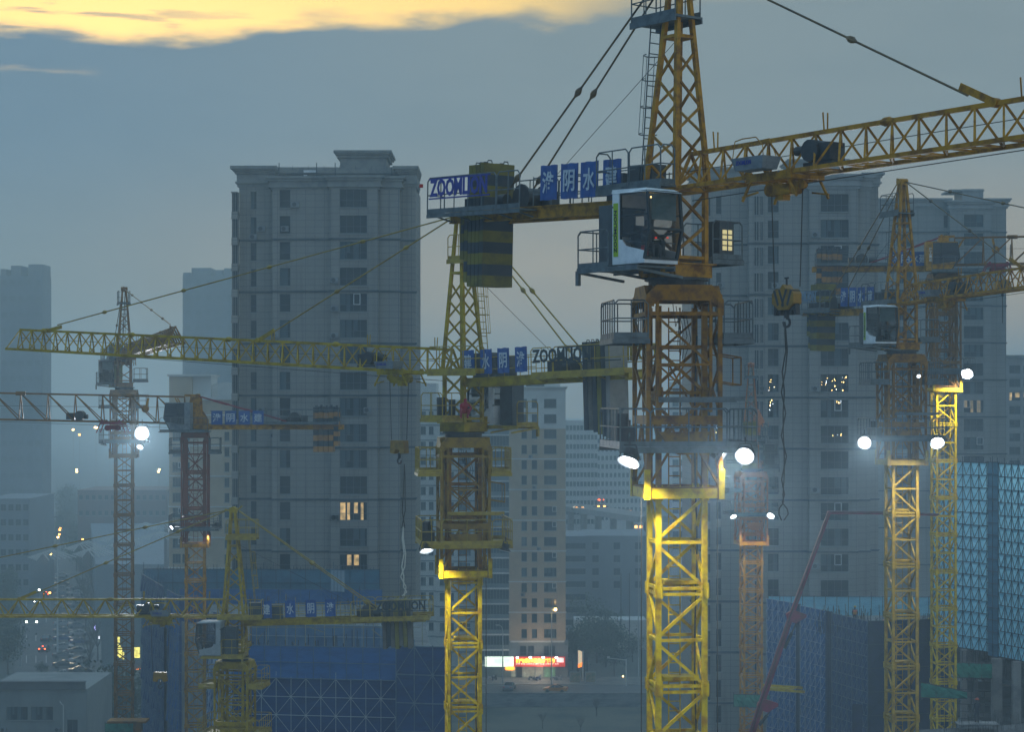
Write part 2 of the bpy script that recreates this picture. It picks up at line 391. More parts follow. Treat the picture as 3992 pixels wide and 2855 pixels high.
def ladder_mb(mb, x, y, z0, z1, w_=.4, ax=(1, 0), rung=.3, r=.022, x2=None, y2=None):
    x2 = x if x2 is None else x2; y2 = y if y2 is None else y2
    a, b = ax
    for s_ in (-.5, .5):
        mb.tube((x + a * w_ * s_, y + b * w_ * s_, z0), (x2 + a * w_ * s_, y2 + b * w_ * s_, z1), r, 5)
    n = int((z1 - z0) / rung)
    for i in range(n + 1):
        t = (i * rung) / (z1 - z0); zz = z0 + i * rung; xx = x + (x2 - x) * t; yy = y + (y2 - y) * t
        mb.tube((xx - a * w_ / 2, yy - b * w_ / 2, zz), (xx + a * w_ / 2, yy + b * w_ / 2, zz), r * .8, 4)
def rail_mb(mb, pts, h=1.15, r=.024, step=1.0, mid=True, closed=False, dense=False):
    """guard rail along pts (deck level)"""
    if closed: pts = pts + [pts[0]]
    for a, b in zip(pts, pts[1:]):
        a = Vector(a); b = Vector(b); d = (b - a).length
        n = max(1, round(d / step))
        up = Vector((0, 0, 1))
        c0 = a.lerp(b, min(.5, .12 / max(d, .01))); c1 = b.lerp(a, min(.5, .12 / max(d, .01)))
        mb.path([a, a + up * (h - .12), c0 + up * h, c1 + up * h, b + up * (h - .12), b], r)
        if mid: mb.tube(a + up * h * .52, b + up * h * .52, r * .9, 5)
        for i in range(1, n):
            p = a.lerp(b, i / n); mb.tube(p, p + up * h, r * .85, 5)
        mb.bar(a + up * .09, b + up * .09, .02, .16)
def jib_mb(mb, L_, H, Wd, p, tilt, s0=0.0, chord=.12, br=.06, x_end=True):
    """triangular lattice jib along +x from s0, bottom chords at z=0"""
    tt = math.tan(tilt)
    def B(s, y): return Vector((s, y * Wd / 2, s * tt))
    def Tn(s): return Vector((s, 0, H + s * tt))
    n = int((L_ - s0) / p)
    e = s0 + n * p
    for y in (-1, 1): mb.bar(B(s0, y), B(e, y), chord)
    mb.bar(Tn(s0), Tn(e - p / 2), chord * 1.05)
    for i in range(n):
        a = s0 + i * p; m_ = a + p / 2
        for y in (-1, 1):
            mb.bar(B(a, y), Tn(m_), br)
            mb.bar(Tn(m_), B(a + p, y), br)
        mb.bar(B(a, -1), B(a, 1), br)
        mb.bar(B(a, -1 if i % 2 else 1), B(a + p, 1 if i % 2 else -1), br * .8)
    for y in (-1, 1): mb.bar(B(s0, y), Tn(s0), br * 1.4)
    mb.bar(B(e, -1), B(e, 1), chord)
def flatjib_mb(mb, L_, H, Wd, p, tilt, s0=0.0, chord=.14, br=.08):
    tt = math.tan(tilt)
    def B(s, y): return Vector((s, y * Wd / 2, s * tt))
    def Tn(s): return Vector((s, 0, H + s * tt))
    n = int((L_ - s0) / p); e = s0 + n * p
    for y in (-1, 1): mb.bar(B(s0, y), B(e, y), chord)
    mb.bar(Tn(s0), Tn(e), chord * 1.05)
    for i in range(n + 1):
        a = s0 + i * p
        for y in (-1, 1):
            mb.bar(B(a, y), Tn(a), br)
            if i < n: mb.bar(B(a, y), Tn(a + p), br)
        mb.bar(B(a, -1), B(a, 1), br)
def tie_parts(par, pts_list, matn, r, Mx, knots):
    for pts, kn in zip(pts_list, knots):
        mb = MB(Mx)
        a, b = Vector(pts[0]), Vector(pts[1])
        mb.tube(a, b, r, 6)
        for k in kn:
            q = a.lerp(b, k); d = (b - a).normalized()
            mb.tube(q - d * .20, q - d * .06, r * 1.2, 6, r * 2.8); mb.tube(q - d * .06, q + d * .06, r * 3.0, 6); mb.tube(q + d * .06, q + d * .20, r * 2.8, 6, r * 1.2)
        mb.build('tie_rod', matn, par)
def flood_part(par, p, aim, rad=.28, on=True, big=False, name='floodlight', power=1.0, spot=True, size=70, label=None, mats=('steel_dark', 'reflector'), beam=None):
    """round bay floodlight: finned housing, flared reflector, yoke; emitting lens as a sub-part; a real lamp in front of it"""
    p = Vector(p); d = Vector(aim).normalized()
    mb = MB()
    mb.tube(p - d * rad * 1.15, p - d * rad * .55, rad * .45, 10)
    for i in range(5): mb.tube(p - d * rad * (.62 + i * .11), p - d * rad * (.66 + i * .11), rad * .62, 10)
    mb.tube(p - d * rad * .55, p, rad * .5, 16, rad, caps=False); mb.tube(p - d * rad * .58, p - d * rad * .55, rad * .5, 16)
    mb.cur = 1; mb.tube(p - d * rad * .53, p + d * rad * .02, rad * .46, 20, rad * .96, caps=False); mb.cur = 0
    up = Vector((0, 0, 1)); sx_ = d.cross(up).normalized()
    for s_ in (-1, 1): mb.bar(p + sx_ * s_ * rad * 1.05 - d * rad * .2, p + sx_ * s_ * rad * .6 + up * rad * 1.1 - d * rad * .4, .03)
    mb.bar(p + sx_ * rad * .6 + up * rad * 1.1 - d * rad * .4, p - sx_ * rad * .6 + up * rad * 1.1 - d * rad * .4, .03)
    mb.bar(p + up * rad * 1.1 - d * rad * .4, p + up * rad * 1.8 - d * rad * .4, .04)
    o = mb.build(name, list(mats), par, label=label)
    m2 = MB(); m2.tube(p - d * rad * .42, p - d * rad * .22, rad * .50, 20, rad * .60)
    m2.build('lamp_lens', ('lamp_on_big' if big else 'lamp_on') if on else 'lamp_off', o)
    if on and spot:
        ld = bpy.data.lights.new('floodlight_beam', 'SPOT'); ld.energy = SPOT_W * power; ld.spot_size = R(size * 2 if size < 80 else 160); ld.spot_blend = .8
        ld.color = (.92, .95, 1.0); ld.shadow_soft_size = rad * .6
        lo = bpy.data.objects.new('floodlight_beam', ld); col.objects.link(lo); lo.parent = par
        bd = Vector(beam or aim).normalized(); lo.location = p + d * (rad * .3) + bd * .05; lo.rotation_euler = (-bd).to_track_quat('Z', 'Y').to_euler()
    return o

BANNER = ['淮', '阴', '水', '建']
def basket(par, Mx, x0, x1, y0, y1, z, rm, dm='galv', open_side=None, h=1.15, step=.4, name='platform'):
    mb = MB(Mx)
    mb.box2((x0, y0, z - .06), (x1, y1, z))
    for y in (y0, y1): mb.bar((x0, y, z - .1), (x1, y, z - .1), .06, .14)
    for x in (x0, x1): mb.bar((x, y0 + .03, z - .1), (x, y1 - .03, z - .1), .06, .14)
    o = mb.build(name, dm, par)
    m2 = MB(Mx)
    c = [(x0 + .03, y0 + .03, z), (x1 - .03, y0 + .03, z), (x1 - .03, y1 - .03, z), (x0 + .03, y1 - .03, z)]
    segs = [(0, 1, 's'), (1, 2, 'e'), (2, 3, 'n'), (3, 0, 'w')]
    for a, b, n in segs:
        if n == open_side: continue
        rail_mb(m2, [c[a], c[b]], h=h, step=step)
    m2.build('railing', rm, o)
    return o

def crane(name, label, X, Y, zj, th, phi, near, col_head, col_mast, rail='galv', deck='galv', mast_w=1.6, sec=3.0, zjoint=0.0,
          jibL=30, tilt=R(1), H=1.12, p=.98, cjL=11.6, style='A', head_h=7.0, cw=None, board=True, banners=True, group=None,
          zbot=0.0, tie_s=(9.5,), cab_e=.5, text_board='letter_blue', cabm='cab_white', jib_mat=None, mast_low=None, zlow=None, tie_m='tie', trolley_s=2.6, hook_z=None, hook_m='hook_yellow', lod=2, cage=True, zcage=None, top_mat=None, cage_mat=None, walk=1.55):
    E = empty(name, (X, Y, 0), label, 'tower crane', group)
    mast = Matrix.Identity(4) @ RZ(phi)
    SL = RZ(th)
    jm = jib_mat or col_head
    zc = zcage or zj - 9.45             # foot of the climbing frame
    tm = top_mat or col_mast; cm = cage_mat or tm
    # ---- mast
    mb = MB(mast); mast_mb(mb, zj - 3.6, zc + .3, mast_w - .004, zjoint, sec, full=lod > 1); mb.build('upper_mast', tm, E)
    mb = MB(mast); mast_mb(mb, zc + .3, zbot, mast_w, zjoint, sec, full=lod > 1)
    if lod > 1:
        z = zjoint
        while z > zbot: z -= sec
        while z < zj - 4:
            if zbot < z < zc: mb.box((.12, mast_w * .18, z + .22), (mast_w * .66, mast_w * .5, .12))
            z += sec
    mm = mb.build('mast', col_mast, E)
    mb = MB(mast); ladder_mb(mb, .0, .35, zbot, zc + .3, .36, rung=.3 if lod > 1 else .45); mb.build('ladder', col_mast, mm)
    mb = MB(mast); ladder_mb(mb, .0, .35, zc + .3, zj - 3.6, .36, rung=.3 if lod > 1 else .45); mb.build('upper_ladder', tm, E)
    if lod > 1:
        mb = MB(mast)
        for (cx_, cy_, r_) in ((mast_w * .42, mast_w * .2, .03),):
            pts = []
            z = zbot
            while z < zj - 3.6: pts.append((cx_ + math.sin(z * .9) * .04, cy_ + math.cos(z * .7) * .03, z)); z += 1.5
            mb.path(pts, r_)
        mb.build('power_cable', 'rope', E)
    # ---- climbing frame
    fw = mast_w + .75 if style != 'F' else mast_w + .6
    if cage:
        mb = MB(mast); hw = fw / 2 - .06; ztop = zj - 3.35; c = sq(hw)
        for x, y in c: mb.bar((x, y, zc), (x, y, ztop), .13)
        for fi in range(4):
            a = c[fi]; b = c[(fi + 1) % 4]
            P = lambda u, z: (a[0] + (b[0] - a[0]) * u, a[1] + (b[1] - a[1]) * u, z)
            for z in (zc + .18, ztop - .5, zc + 2.35):
                mb.bar(P(0, z), P(1, z), .12, .26 if z < zc + 1 or z == zc + 2.35 else .12)
            if fi % 2:
                z0 = zc + 2.6; n = 2; hh = (ztop - .6 - z0) / n
                for i in range(n):
                    mb.bar(P(0, z0 + i * hh), P(1, z0 + (i + 1) * hh), .07); mb.bar(P(1, z0 + i * hh), P(0, z0 + (i + 1) * hh), .07)
            else:
                z0 = zc + 2.6; hh = (ztop - .6 - z0) / 2
                mb.bar(P(.13, z0), P(.13, ztop), .09); mb.bar(P(.87, z0), P(.87, ztop), .09)
                mb.bar(P(.13, z0 + hh), P(.87, z0 + hh), .07)
                mb.bar(P(.13, z0), P(.5, z0 + hh), .05); mb.bar(P(.87, z0 + hh), P(.13, ztop - .6), .07); mb.bar(P(.13, z0 + hh), P(.87, z0), .05)
            mb.bar(P(.0, zc + .3), P(.5, zc + 2.2), .07); mb.bar(P(1, zc + .3), P(.5, zc + 2.2), .07)
        for x, y in c: mb.box((x, y, zc + .25), (.2, .2, .6)); mb.box((x, y, ztop - .3), (.19, .19, .5))
        # hydraulic beam: hanging belly under the walkway
        mb.extr([(-.8, 0), (.8, 0), (.45, -.55), (.2, -.7), (-.2, -.7), (-.45, -.55)], (0, -hw - .12, zc + 2.0), (1, 0, 0), (0, 0, 1), (0, .1, 0))
        cf = mb.build('climbing_frame', cm, E)
        mb = MB(mast)
        for fi in range(4):
            a = c[fi]; b = c[(fi + 1) % 4]; a = (a[0] * 1.012, a[1] * 1.012); b = (b[0] * 1.012, b[1] * 1.012); mb.bar((a[0], a[1], zc + .12), (b[0], b[1], zc + .12), .14, .3)
        for x, y in c: mb.bar((x * 1.03, y * 1.03, zc - .06), (x * 1.03, y * 1.03, zc + .85), .18)
        mb.build('guide_collar', col_mast, E)
        # upper baskets on both sides
        g = .5; b0 = fw / 2 + .02
        for s_ in (-1, 1):
            x0, x1 = (b0, b0 + .95) if s_ > 0 else (-b0 - .95, -b0)
            if s_ < 0 and style == 'A': x0, x1 = -b0 - 1.0, -b0 + .1
            basket(E, mast, x0, x1, -fw / 2 - .05, fw / 2 + .05, zj - 4.6, rail, deck, step=.42 if lod > 1 else .8)
        # small hanging basket on the right
        if lod > 1:
            mb = MB(mast); x0 = b0 - .05; z = zj - 5.9
            pts = [(x0, -.6, z), (x0 + .75, -.6, z - .12), (x0 + .75, .5, z - .12), (x0, .5, z)]
            for pz in (0, .85): mb.path([Vector(q) + Vector((0, 0, pz)) for q in pts], .022)
            for q in pts: mb.tube(q, Vector(q) + Vector((0, 0, .85)), .022, 5)
            mb.build('side_basket', cm, E)
        # lower walkway all round
        zw = zc + walk; mb = MB(mast); o_ = fw / 2 + .95; i_ = fw / 2 + .02
        for a, b in (((-o_, -o_ * .86), (o_, -i_)), ((-o_, i_), (o_, o_ * .86)), ((-o_, -i_), (-i_, i_)), ((i_, -i_), (o_, i_))):
            mb.box2((a[0], a[1], zw - .06), (b[0], b[1], zw))
        wk = mb.build('walkway', deck, E)
        for s_ in (-1, 1):
            m3 = MB(mast); m3.bar((-o_, s_ * o_ * .86, zw - .12), (o_, s_ * o_ * .86, zw - .12), .06, .12); m3.build('edge_beam', deck, wk)
        mb = MB(mast); q = o_ - .03; qy = o_ * .86 - .03
        rail_mb(mb, [(-q, -qy, zw), (-fw / 2, -qy, zw)], step=.5); rail_mb(mb, [(-fw / 2, -qy, zw), (fw / 2, -qy, zw)], step=1.0); rail_mb(mb, [(fw / 2, -qy, zw), (q, -qy, zw)], step=.5)
        rail_mb(mb, [(q, -qy, zw), (q, qy, zw)], step=.6); rail_mb(mb, [(q, qy, zw), (-q, qy, zw)], step=.7); rail_mb(mb, [(-q, qy, zw), (-q, -qy, zw)], step=.6)
        mb.build('railing', rail, wk)
        if lod > 1:
            mb = MB(mast); mb.box((-o_ + .42, -.2, zw + .3), (.62, .9, .6)); mb.tube((-o_ + .35, -.35, zw + .6), (-o_ + .35, -.35, zw + 1.0), .2, 10); mb.tube((-o_ + .6, .1, zw + .6), (-o_ + .6, .1, zw + .8), .1, 8)
            mb.build('hydraulic_pump', 'steel_dark', E)
            # grey landing plate inside the frame
            mb = MB(mast); mb.box((.35, -fw / 2 - .25, zj - 6.52), (2.3, .5, .07)); mb.bar((-.9, -fw / 2 - .5, zj - 6.45), (1.75, -fw / 2 - .5, zj - 6.45), .05, .12)
            mb.build('landing_plate', deck, E)
            mb = MB(mast)
            mb.tube((fw / 2 - .1, -fw / 2, zj - 5.2), (1.7, -fw / 2 - .5, zj - 6.45), .02, 5); mb.tube((-.75, -fw / 2, zj - 5.2), (-.7, -fw / 2 - .5, zj - 6.45), .02, 5)
            for k in range(5):
                mb = MB(mast); mb.path([(-.1 + .1 * k, .1, zj - 3.5 - .06 * k), (0 + .12 * k, .15, zj - 4.2 - .1 * k), (.1 + .05 * k, .1, zj - 3.9 - .3 * k), (.05 + .05 * k, .1, zj - 4.9 - .1 * k)], .012, 4)
                mb.build('hanging_wire', 'rope', E)
    # ---- lower support (hexagonal skirt) and slewing ring
    mb = MB(mast); hw = fw / 2
    prof = [(-hw * .72, zj - 2.97), (hw * .72, zj - 2.97), (hw, zj - 3.28), (hw, zj - 3.62), (hw * .86, zj - 3.62), (hw * .66, zj - 3.45), (-hw * .66, zj - 3.45), (-hw * .86, zj - 3.62), (-hw, zj - 3.62), (-hw, zj - 3.28)]
    for yy in (-hw, hw - .25): mb.extr(prof, (0, yy, 0), (1, 0, 0), (0, 0, 1), (0, .25, 0))
    for xx in (-hw + .01, hw - .26): mb.extr([(a * .9, b) for a, b in prof], (xx, 0, -.004), (0, 1, 0), (0, 0, 1), (.25, 0, 0))
    mb.box((0, 0, zj - 3.07), (hw * 1.4, hw * 1.9, .18))
    mb.build('lower_support', cm, E)
    mb = MB(SL)
    mb.tube((0, 0, zj - 2.97), (0, 0, zj - 2.80), .88, 24); mb.tube((0, 0, zj - 2.80), (0, 0, zj - 2.72), 1.0, 24)
    mb.build('slewing_ring', 'steel_dark', E)
    mb = MB(SL); mb.box((0, 0, zj - 2.52), (1.55, 1.55, .38)); mb.box((0, 0, zj - 2.30), (1.75, 1.75, .05))
    for s_ in (-1, 1): mb.tube((s_ * .5, -.95, zj - 2.7), (s_ * .5, -.95, zj - 2.0), .14, 10)
    mb.build('upper_support', col_head, E)
    NS = near                            # lateral side that faces the camera
    return E, SL, mast, jm, fw, zc

def hammerhead(E, SL, jm, hm, zj, near, rail, deck, jibL, tilt, H, p, cjL, tie_m, tie_s, head_h, cw, board, banners, cab_e, text_board, cabm,
               trolley_s, hook_z, hook_m, lod, cab_side=-1, board_two=False, jib_chord=.12, Wd=1.2, order=None, sling=None, banner_s=None, lit_cab=False, cw_top=1.35, cw_bot=-3.0, apex_rods=True):
    NS = near
    S = SL @ T(0, 0, zj); jm = locals().get('jm') or hm
    # ---- rotating tower body
    mb = MB(S); c = sq(.62)
    for x, y in c: mb.bar((x, y, -2.3), (x, y, 0.1), .15)
    for fi in range(4):
        a = c[fi]; b = c[(fi + 1) % 4]; P = lambda u, z: (a[0] + (b[0] - a[0]) * u, a[1] + (b[1] - a[1]) * u, z)
        mb.bar(P(0, -2.1), P(1, -2.1), .1); mb.bar(P(0, 0), P(1, 0), .14)
        mb.bar(P(0, -1.95), P(1, -1.1), .08); mb.bar(P(1, -1.0), P(0, -.1), .08)
    mb.build('turret', hm, E)
    # ---- tower head
    mb = MB(S); hh = head_h; tw = .16
    def hp(i, z):
        f = z / hh; x, y = sq(.70)[i]; return Vector((x * (1 - f) + (.13 if x > 0 else -.13) * f + .12 * f, y * (1 - f) + (tw * (1 if y > 0 else -1)) * f, z))
    for i in range(4): mb.bar(hp(i, 0), hp(i, hh), .14)
    zz = [0, .9, 1.75, 2.6, 3.45, 4.3, 4.85]
    for i in range(4):
        j = (i + 1) % 4
        for k in range(len(zz) - 2):
            a, b = (i, j) if k % 2 == 0 else (j, i)
            mb.bar(hp(a, zz[k]), hp(b, zz[k + 1]), .07)
        mb.bar(hp(i, 4.75), hp(j, 4.75), .12, .1)
    mb.box((.1, 0, hh + .05), (.5, .42, .35)); mb.tube((.1, -.3, hh + .1), (.1, .3, hh + .1), .2, 12)
    mb.bar((-.1, 0, hh), (-.5, 0, hh + .35), .08); mb.bar((.2, 0, hh), (.7, 0, hh + .1), .1)
    th_ = mb.build('tower_head', hm, E)
    # ladder with hoops behind the head
    mb = MB(S); lx = -1.45
    ladder_mb(mb, lx, 0, .1, 5.35, .42, ax=(0, 1), rung=.33, x2=-.95)
    for z in (1.9, 2.75, 3.6, 4.35):
        xx = lx + (.50) * (z / 5.35); pts = [(xx - .33 * math.sin(t), -.33 * math.cos(t) * (1), z) for t in [math.pi * k / 8 for k in range(9)]]
        mb.path([(xx, -.33, z)] + pts + [(xx, .33, z)], .018, 4)
    for k in (2, 4, 6):
        t = math.pi * k / 8
        mb.tube((lx + .50 * 1.9 / 5.35 - .33 * math.sin(t), -.33 * math.cos(t), 1.9), (lx + .50 * 4.35 / 5.35 - .33 * math.sin(t), -.33 * math.cos(t), 4.35), .014, 4)
    mb.build('caged_ladder', deck, E)
    # platform near the top
    mb = MB(S); z = 5.3
    mb.box2((-1.55, -.55, z), (.55, .55, z + .07))
    for y in (-.55, .55): mb.bar((-1.55, y, z - .03), (.55, y, z - .03), .06, .2)
    hp_ = mb.build('head_platform', deck, E)
    mb = MB(S); rail_mb(mb, [(.5, .52, z + .07), (-1.52, .52, z + .07), (-1.52, -.52, z + .07), (.5, -.52, z + .07)], step=.6); mb.build('railing', rail, hp_)
    # ---- jib
    mb = MB(S @ T(.65, 0, 0)); jib_mb(mb, jibL, H, Wd, p, tilt, chord=jib_chord)
    for s_ in (1.1, 5.6, 12.5):
        if s_ < jibL - 2:
            for y in (-.07, .07): mb.tube((s_, y, H + s_ * math.tan(tilt)), (s_ - .02, y * 1.4, H + .55 + s_ * math.tan(tilt)), .025, 5)
    k = 7.9
    while k < jibL - 1:
        zt = H + k * math.tan(tilt)
        mb.tube((k - .25, 0, zt), (k - .1, 0, zt), .07, 8, .12); mb.tube((k - .1, 0, zt), (k + .1, 0, zt), .13, 8); mb.tube((k + .1, 0, zt), (k + .25, 0, zt), .12, 8, .07)
        k += 8.0
    jb = mb.build('jib', jm, E)
    mb = MB(S @ T(.65, 0, 0)); tt = math.tan(tilt)
    mb.box2((5.0, -.3, .12 + 5.4 * tt), (6.1, .3, .22 + 5.4 * tt)); mb.tube((5.3, -.38, .55 + 5.4 * tt), (5.3, .38, .55 + 5.4 * tt), .32, 14); mb.box((5.75, .05, .5 + 5.5 * tt), (.5, .62, .5)); mb.tube((4.55, -.1, .62 + 5 * tt), (5.1, -.1, .62 + 5 * tt), .14, 10)
    mb.build('trolley_winch', 'steel_dark', E)
    # rope runs along the jib
    mb = MB(S @ T(.65, 0, 0))
    if lod > 1:
        mb.tube((-.3, 0, .55), (jibL * .97, .1, .62 + jibL * tt), .012, 4)
        mb.tube((0, .05, -.35), (jibL * .9, .05, -.18 + jibL * tt), .014, 4)
        mb.build('trolley_rope', 'rope', E)
    # ---- trolley, maintenance basket, hoist ropes, hook
    ts = trolley_s; tz = ts * tt
    mb = MB(S @ T(.65 + ts, 0, tz))
    for y in (-.66, .66): mb.bar((-.9, y, -.08), (.9, y, -.08), .08, .2)
    for x in (-.9, -.3, .3, .9): mb.bar((x, -.66, -.12), (x, .66, -.12), .08, .12)
    for x in (-.55, .45):
        mb.tube((x, -.12, -.38), (x, .12, -.38), .2, 14); mb.tube((x + .25, -.08, -.3), (x + .25, .08, -.3), .14, 12)
    for y in (-.66, .66):
        for x in (-.95, .95):
            mb.bar((x * .75, y, -.1), (x * 1.15, y, -.72), .06)
        mb.bar((-1.1, y, -.6), (-.45, y, -.5), .05); mb.bar((.45, y, -.5), (1.1, y, -.6), .05)
    mb.box((0, 0, -.42), (.7, .4, .3)); mb.box((-.1, 0, -.62), (.3, .3, .2))
    for x in (-.8, .8):
        for y in (-.66, .66): mb.tube((x, y - .05, .02), (x, y + .05, .02), .1, 10)
    mb.build('trolley', jm, E)
    if lod > 0:
        bs = -1 if near < 0 else 1
        mb = MB(S @ T(.65 + ts - .2, bs * 1.0, tz)); mb.add([(-.55, -.3, .1), (.55, -.3, .1), (.55, .3, .1), (-.55, .3, .1), (-.65, -.38, .46), (.65, -.38, .46), (.65, .38, .46), (-.65, .38, .46)], [(0, 1, 2, 3), (0, 1, 5, 4), (1, 2, 6, 5), (2, 3, 7, 6), (3, 0, 4, 7)])
        mb.bar((-.6, -bs * .3, .05), (-.6, -bs * .6, -.1), .05); mb.bar((.6, -bs * .3, .05), (.6, -bs * .6, -.1), .05)
        bk = mb.build('maintenance_basket', 'cab_grey', E)
        if board:
            mb = MB(S @ T(.65 + ts - .2, bs * 1.0, tz)); 
            ax = (-bs, 0, 0) if False else ((1, 0, 0) if bs < 0 else (-1, 0, 0))
            text_mb(mb, 'ZOOMLION', (-.15 * ax[0], bs * .36, .31), ax, (0, 0, 1), .13, .012, .02, width=.62); mb.build('lettering', 'letter_blue', bk)
        mb = MB(S @ T(.65 + ts - .2, bs * 1.0, tz)); mb.path([(-.6, bs * .35, .46), (-.5, bs * .35, .95), (-.2, bs * .35, 1.0), (.35, bs * .35, 1.0), (.62, bs * .35, .75), (.64, bs * .35, .46)], .018, 4); mb.path([(-.6, -bs * .2, .46), (-.5, -bs * .2, .95), (.35, -bs * .2, 1.0), (.62, -bs * .2, .46)], .018, 4); mb.build('basket_rail', jm, bk)
    if hook_z is not None:
        mb = MB(S @ T(.65 + ts, 0, tz)); hz = hook_z - (zj + tz)
        for x in (-.55, .70): mb.tube((x, 0, -.45), (x * .82 + .02, 0, hz + .55), .018, 5)
        mb.build('hoist_rope', 'rope', E)
        mb = MB(S @ T(.65 + ts + .06, 0, tz + hz) @ Matrix.Scale(.86, 4))
        if hook_m == 'stripe':
            hm_ = ['hook_yellow', 'cw_dark', 'steel_dark']
            mb.extr([(-.5, .1), (-.5, .42), (-.36, .58), (-.12, .6), (0, .74), (.12, .6), (.36, .58), (.5, .42), (.5, .1), (.2, -.12), (-.2, -.12)], (0, -.2, 0), (1, 0, 0), (0, 0, 1), (0, .4, 0))
            mb.cur = 1
            for s_ in (-1, 1):
                for k in (0, 1):
                    o = .12 + k * .22
                    mb.extr([(s_ * o, .56 - k * .02), (s_ * (o + .1), .57 - k * .03), (s_ * (o - .14 + k * .05), -.04 + .05 * k), (s_ * (o - .19 + k * .02), .05)], (0, -.205, 0), (1, 0, 0), (0, 0, 1), (0, .41, 0))
            mb.cur = 2
            for s_ in (-1, 1): mb.extr([(s_ * .2, -.1), (s_ * .5, .08), (s_ * .52, -.3), (s_ * .42, -.3), (s_ * .4, -.12), (s_ * .3, -.12), (s_ * .28, -.3), (s_ * .18, -.3)], (0, -.1, 0), (1, 0, 0), (0, 0, 1), (0, .2, 0))
            mb.bar((0, 0, .7), (0, 0, .98), .05); mb.bar((-.08, 0, .96), (.08, 0, .96), .06)
        else:
            hm_ = ['hook_yellow', 'hook_yellow', 'steel_dark']
            mb.extr([(-.5, .5), (.5, .5), (.55, -.2), (.25, -.25), (.15, -.02), (-.15, -.02), (-.25, -.25), (-.55, -.2)], (0, -.2, .1), (1, 0, 0), (0, 0, 1), (0, .4, 0))
        mb.cur = 2
        mb.tube((0, 0, -.1), (0, 0, -.4), .09, 8)
        pts = [(.0 + .15 * math.sin(t), 0, -.52 - .14 * math.cos(t) + .02) for t in [math.pi * (-.1 + k * .17) for k in range(11)]]
        pts = [(.15 * math.sin(t), 0, -.55 + .15 * math.cos(t)) for t in [k * math.pi / 7 for k in range(12)]]
        mb.path(pts, .045, 6)
        mb.build('hook_block', hm_, E)
    # ---- counter-jib (pinned at the turret, tips up slightly)
    S_ = S; S = S @ T(-.6, 0, 0) @ Matrix.Rotation(R(1.9), 4, 'Y') @ T(.6, 0, 0)
    mb = MB(S); cz = -.42
    for y in (-.55, .55):
        mb.box2((-cjL, y - .03, cz - .17), (-.6, y + .03, cz + .17)); mb.box2((-cjL, y - .09, cz + .17), (-.6, y + .09, cz + .21)); mb.box2((-cjL, y - .09, cz - .21), (-.6, y + .09, cz - .17))
    for k in range(7): mb.box2((-cjL + .02 + k * (cjL - .8) / 6, -.52, cz - .12), (-cjL + .12 + k * (cjL - .8) / 6, .52, cz + .12))
    for k in range(6):
        x0 = -cjL + k * (cjL - .8) / 6; mb.bar((x0, -.5, cz), (x0 + (cjL - .8) / 6, .5, cz), .05)
    cj = mb.build('counter_jib', hm, E)
    # side walkways with railings and signs
    for sd_ in (-1, 1):
        mb = MB(S); y0 = sd_ * .62; y1 = sd_ * 1.35
        mb.box2((-cjL - .35, min(y0, y1), cz + .05), (-cjL + 4.9, max(y0, y1), cz + .1))
        mb.bar((-cjL - .35, y1, cz + .02), (-cjL + 4.9, y1, cz + .02), .05, .13)
        for k in range(5): mb.bar((-cjL + .1 + k * 1.15, sd_ * .6, cz - .15), (-cjL + .1 + k * 1.15, y1, cz + .02), .05)
        wk = mb.build('walkway', deck, E)
        mb = MB(S); zz_ = cz + .1
        rail_mb(mb, [(-cjL - .33, y1, zz_), (-cjL + 3.6, y1, zz_)], h=1.25, step=.75); rail_mb(mb, [(-cjL + 3.65, y1, zz_), (-cjL + 4.88, y1, zz_)], h=1.25, step=.7)
        rail_mb(mb, [(-cjL - .33, y0, zz_), (-cjL - .33, y1, zz_)], h=1.25, step=.7)
        mb.build('railing', rail, wk)
        # rail along the beam, carries the banners
        mb = MB(S); yb = sd_ * .86
        for z in (.55, 1.1): mb.tube((-cjL + 5.0, yb, cz + .1 + z - .1), (-1.0, yb, cz + .1 + z - .1), .02, 5)
        k = -cjL + 5.0
        while k < -.9: mb.tube((k, yb, cz + .2), (k, yb, cz + 1.15), .02, 5); k += .95
        mb.build('beam_railing', rail, E)
        ax = (1, 0, 0) if sd_ < 0 else (-1, 0, 0)
        if board and (sd_ == near or board_two):
            mb = MB(S)
            text_mb(mb, 'ZOOMLION', (-cjL + (1.55 if near < 0 or cjL > 12 else 3.1 if sd_ == near else 1.2), y1 + sd_ * .06, cz + .1 + .88), ax, (0, 0, 1), .62, .02, .035, width=3.3)
            mb.bar((-cjL - .2, y1 + sd_ * .03, cz + 1.3), (-cjL + 3.3, y1 + sd_ * .03, cz + 1.3), .03, .05); mb.bar((-cjL - .2, y1 + sd_ * .03, cz + .62), (-cjL + 3.3, y1 + sd_ * .03, cz + .62), .03, .05)
            mb.build('name_board', text_board if sd_ == near else jm, E)
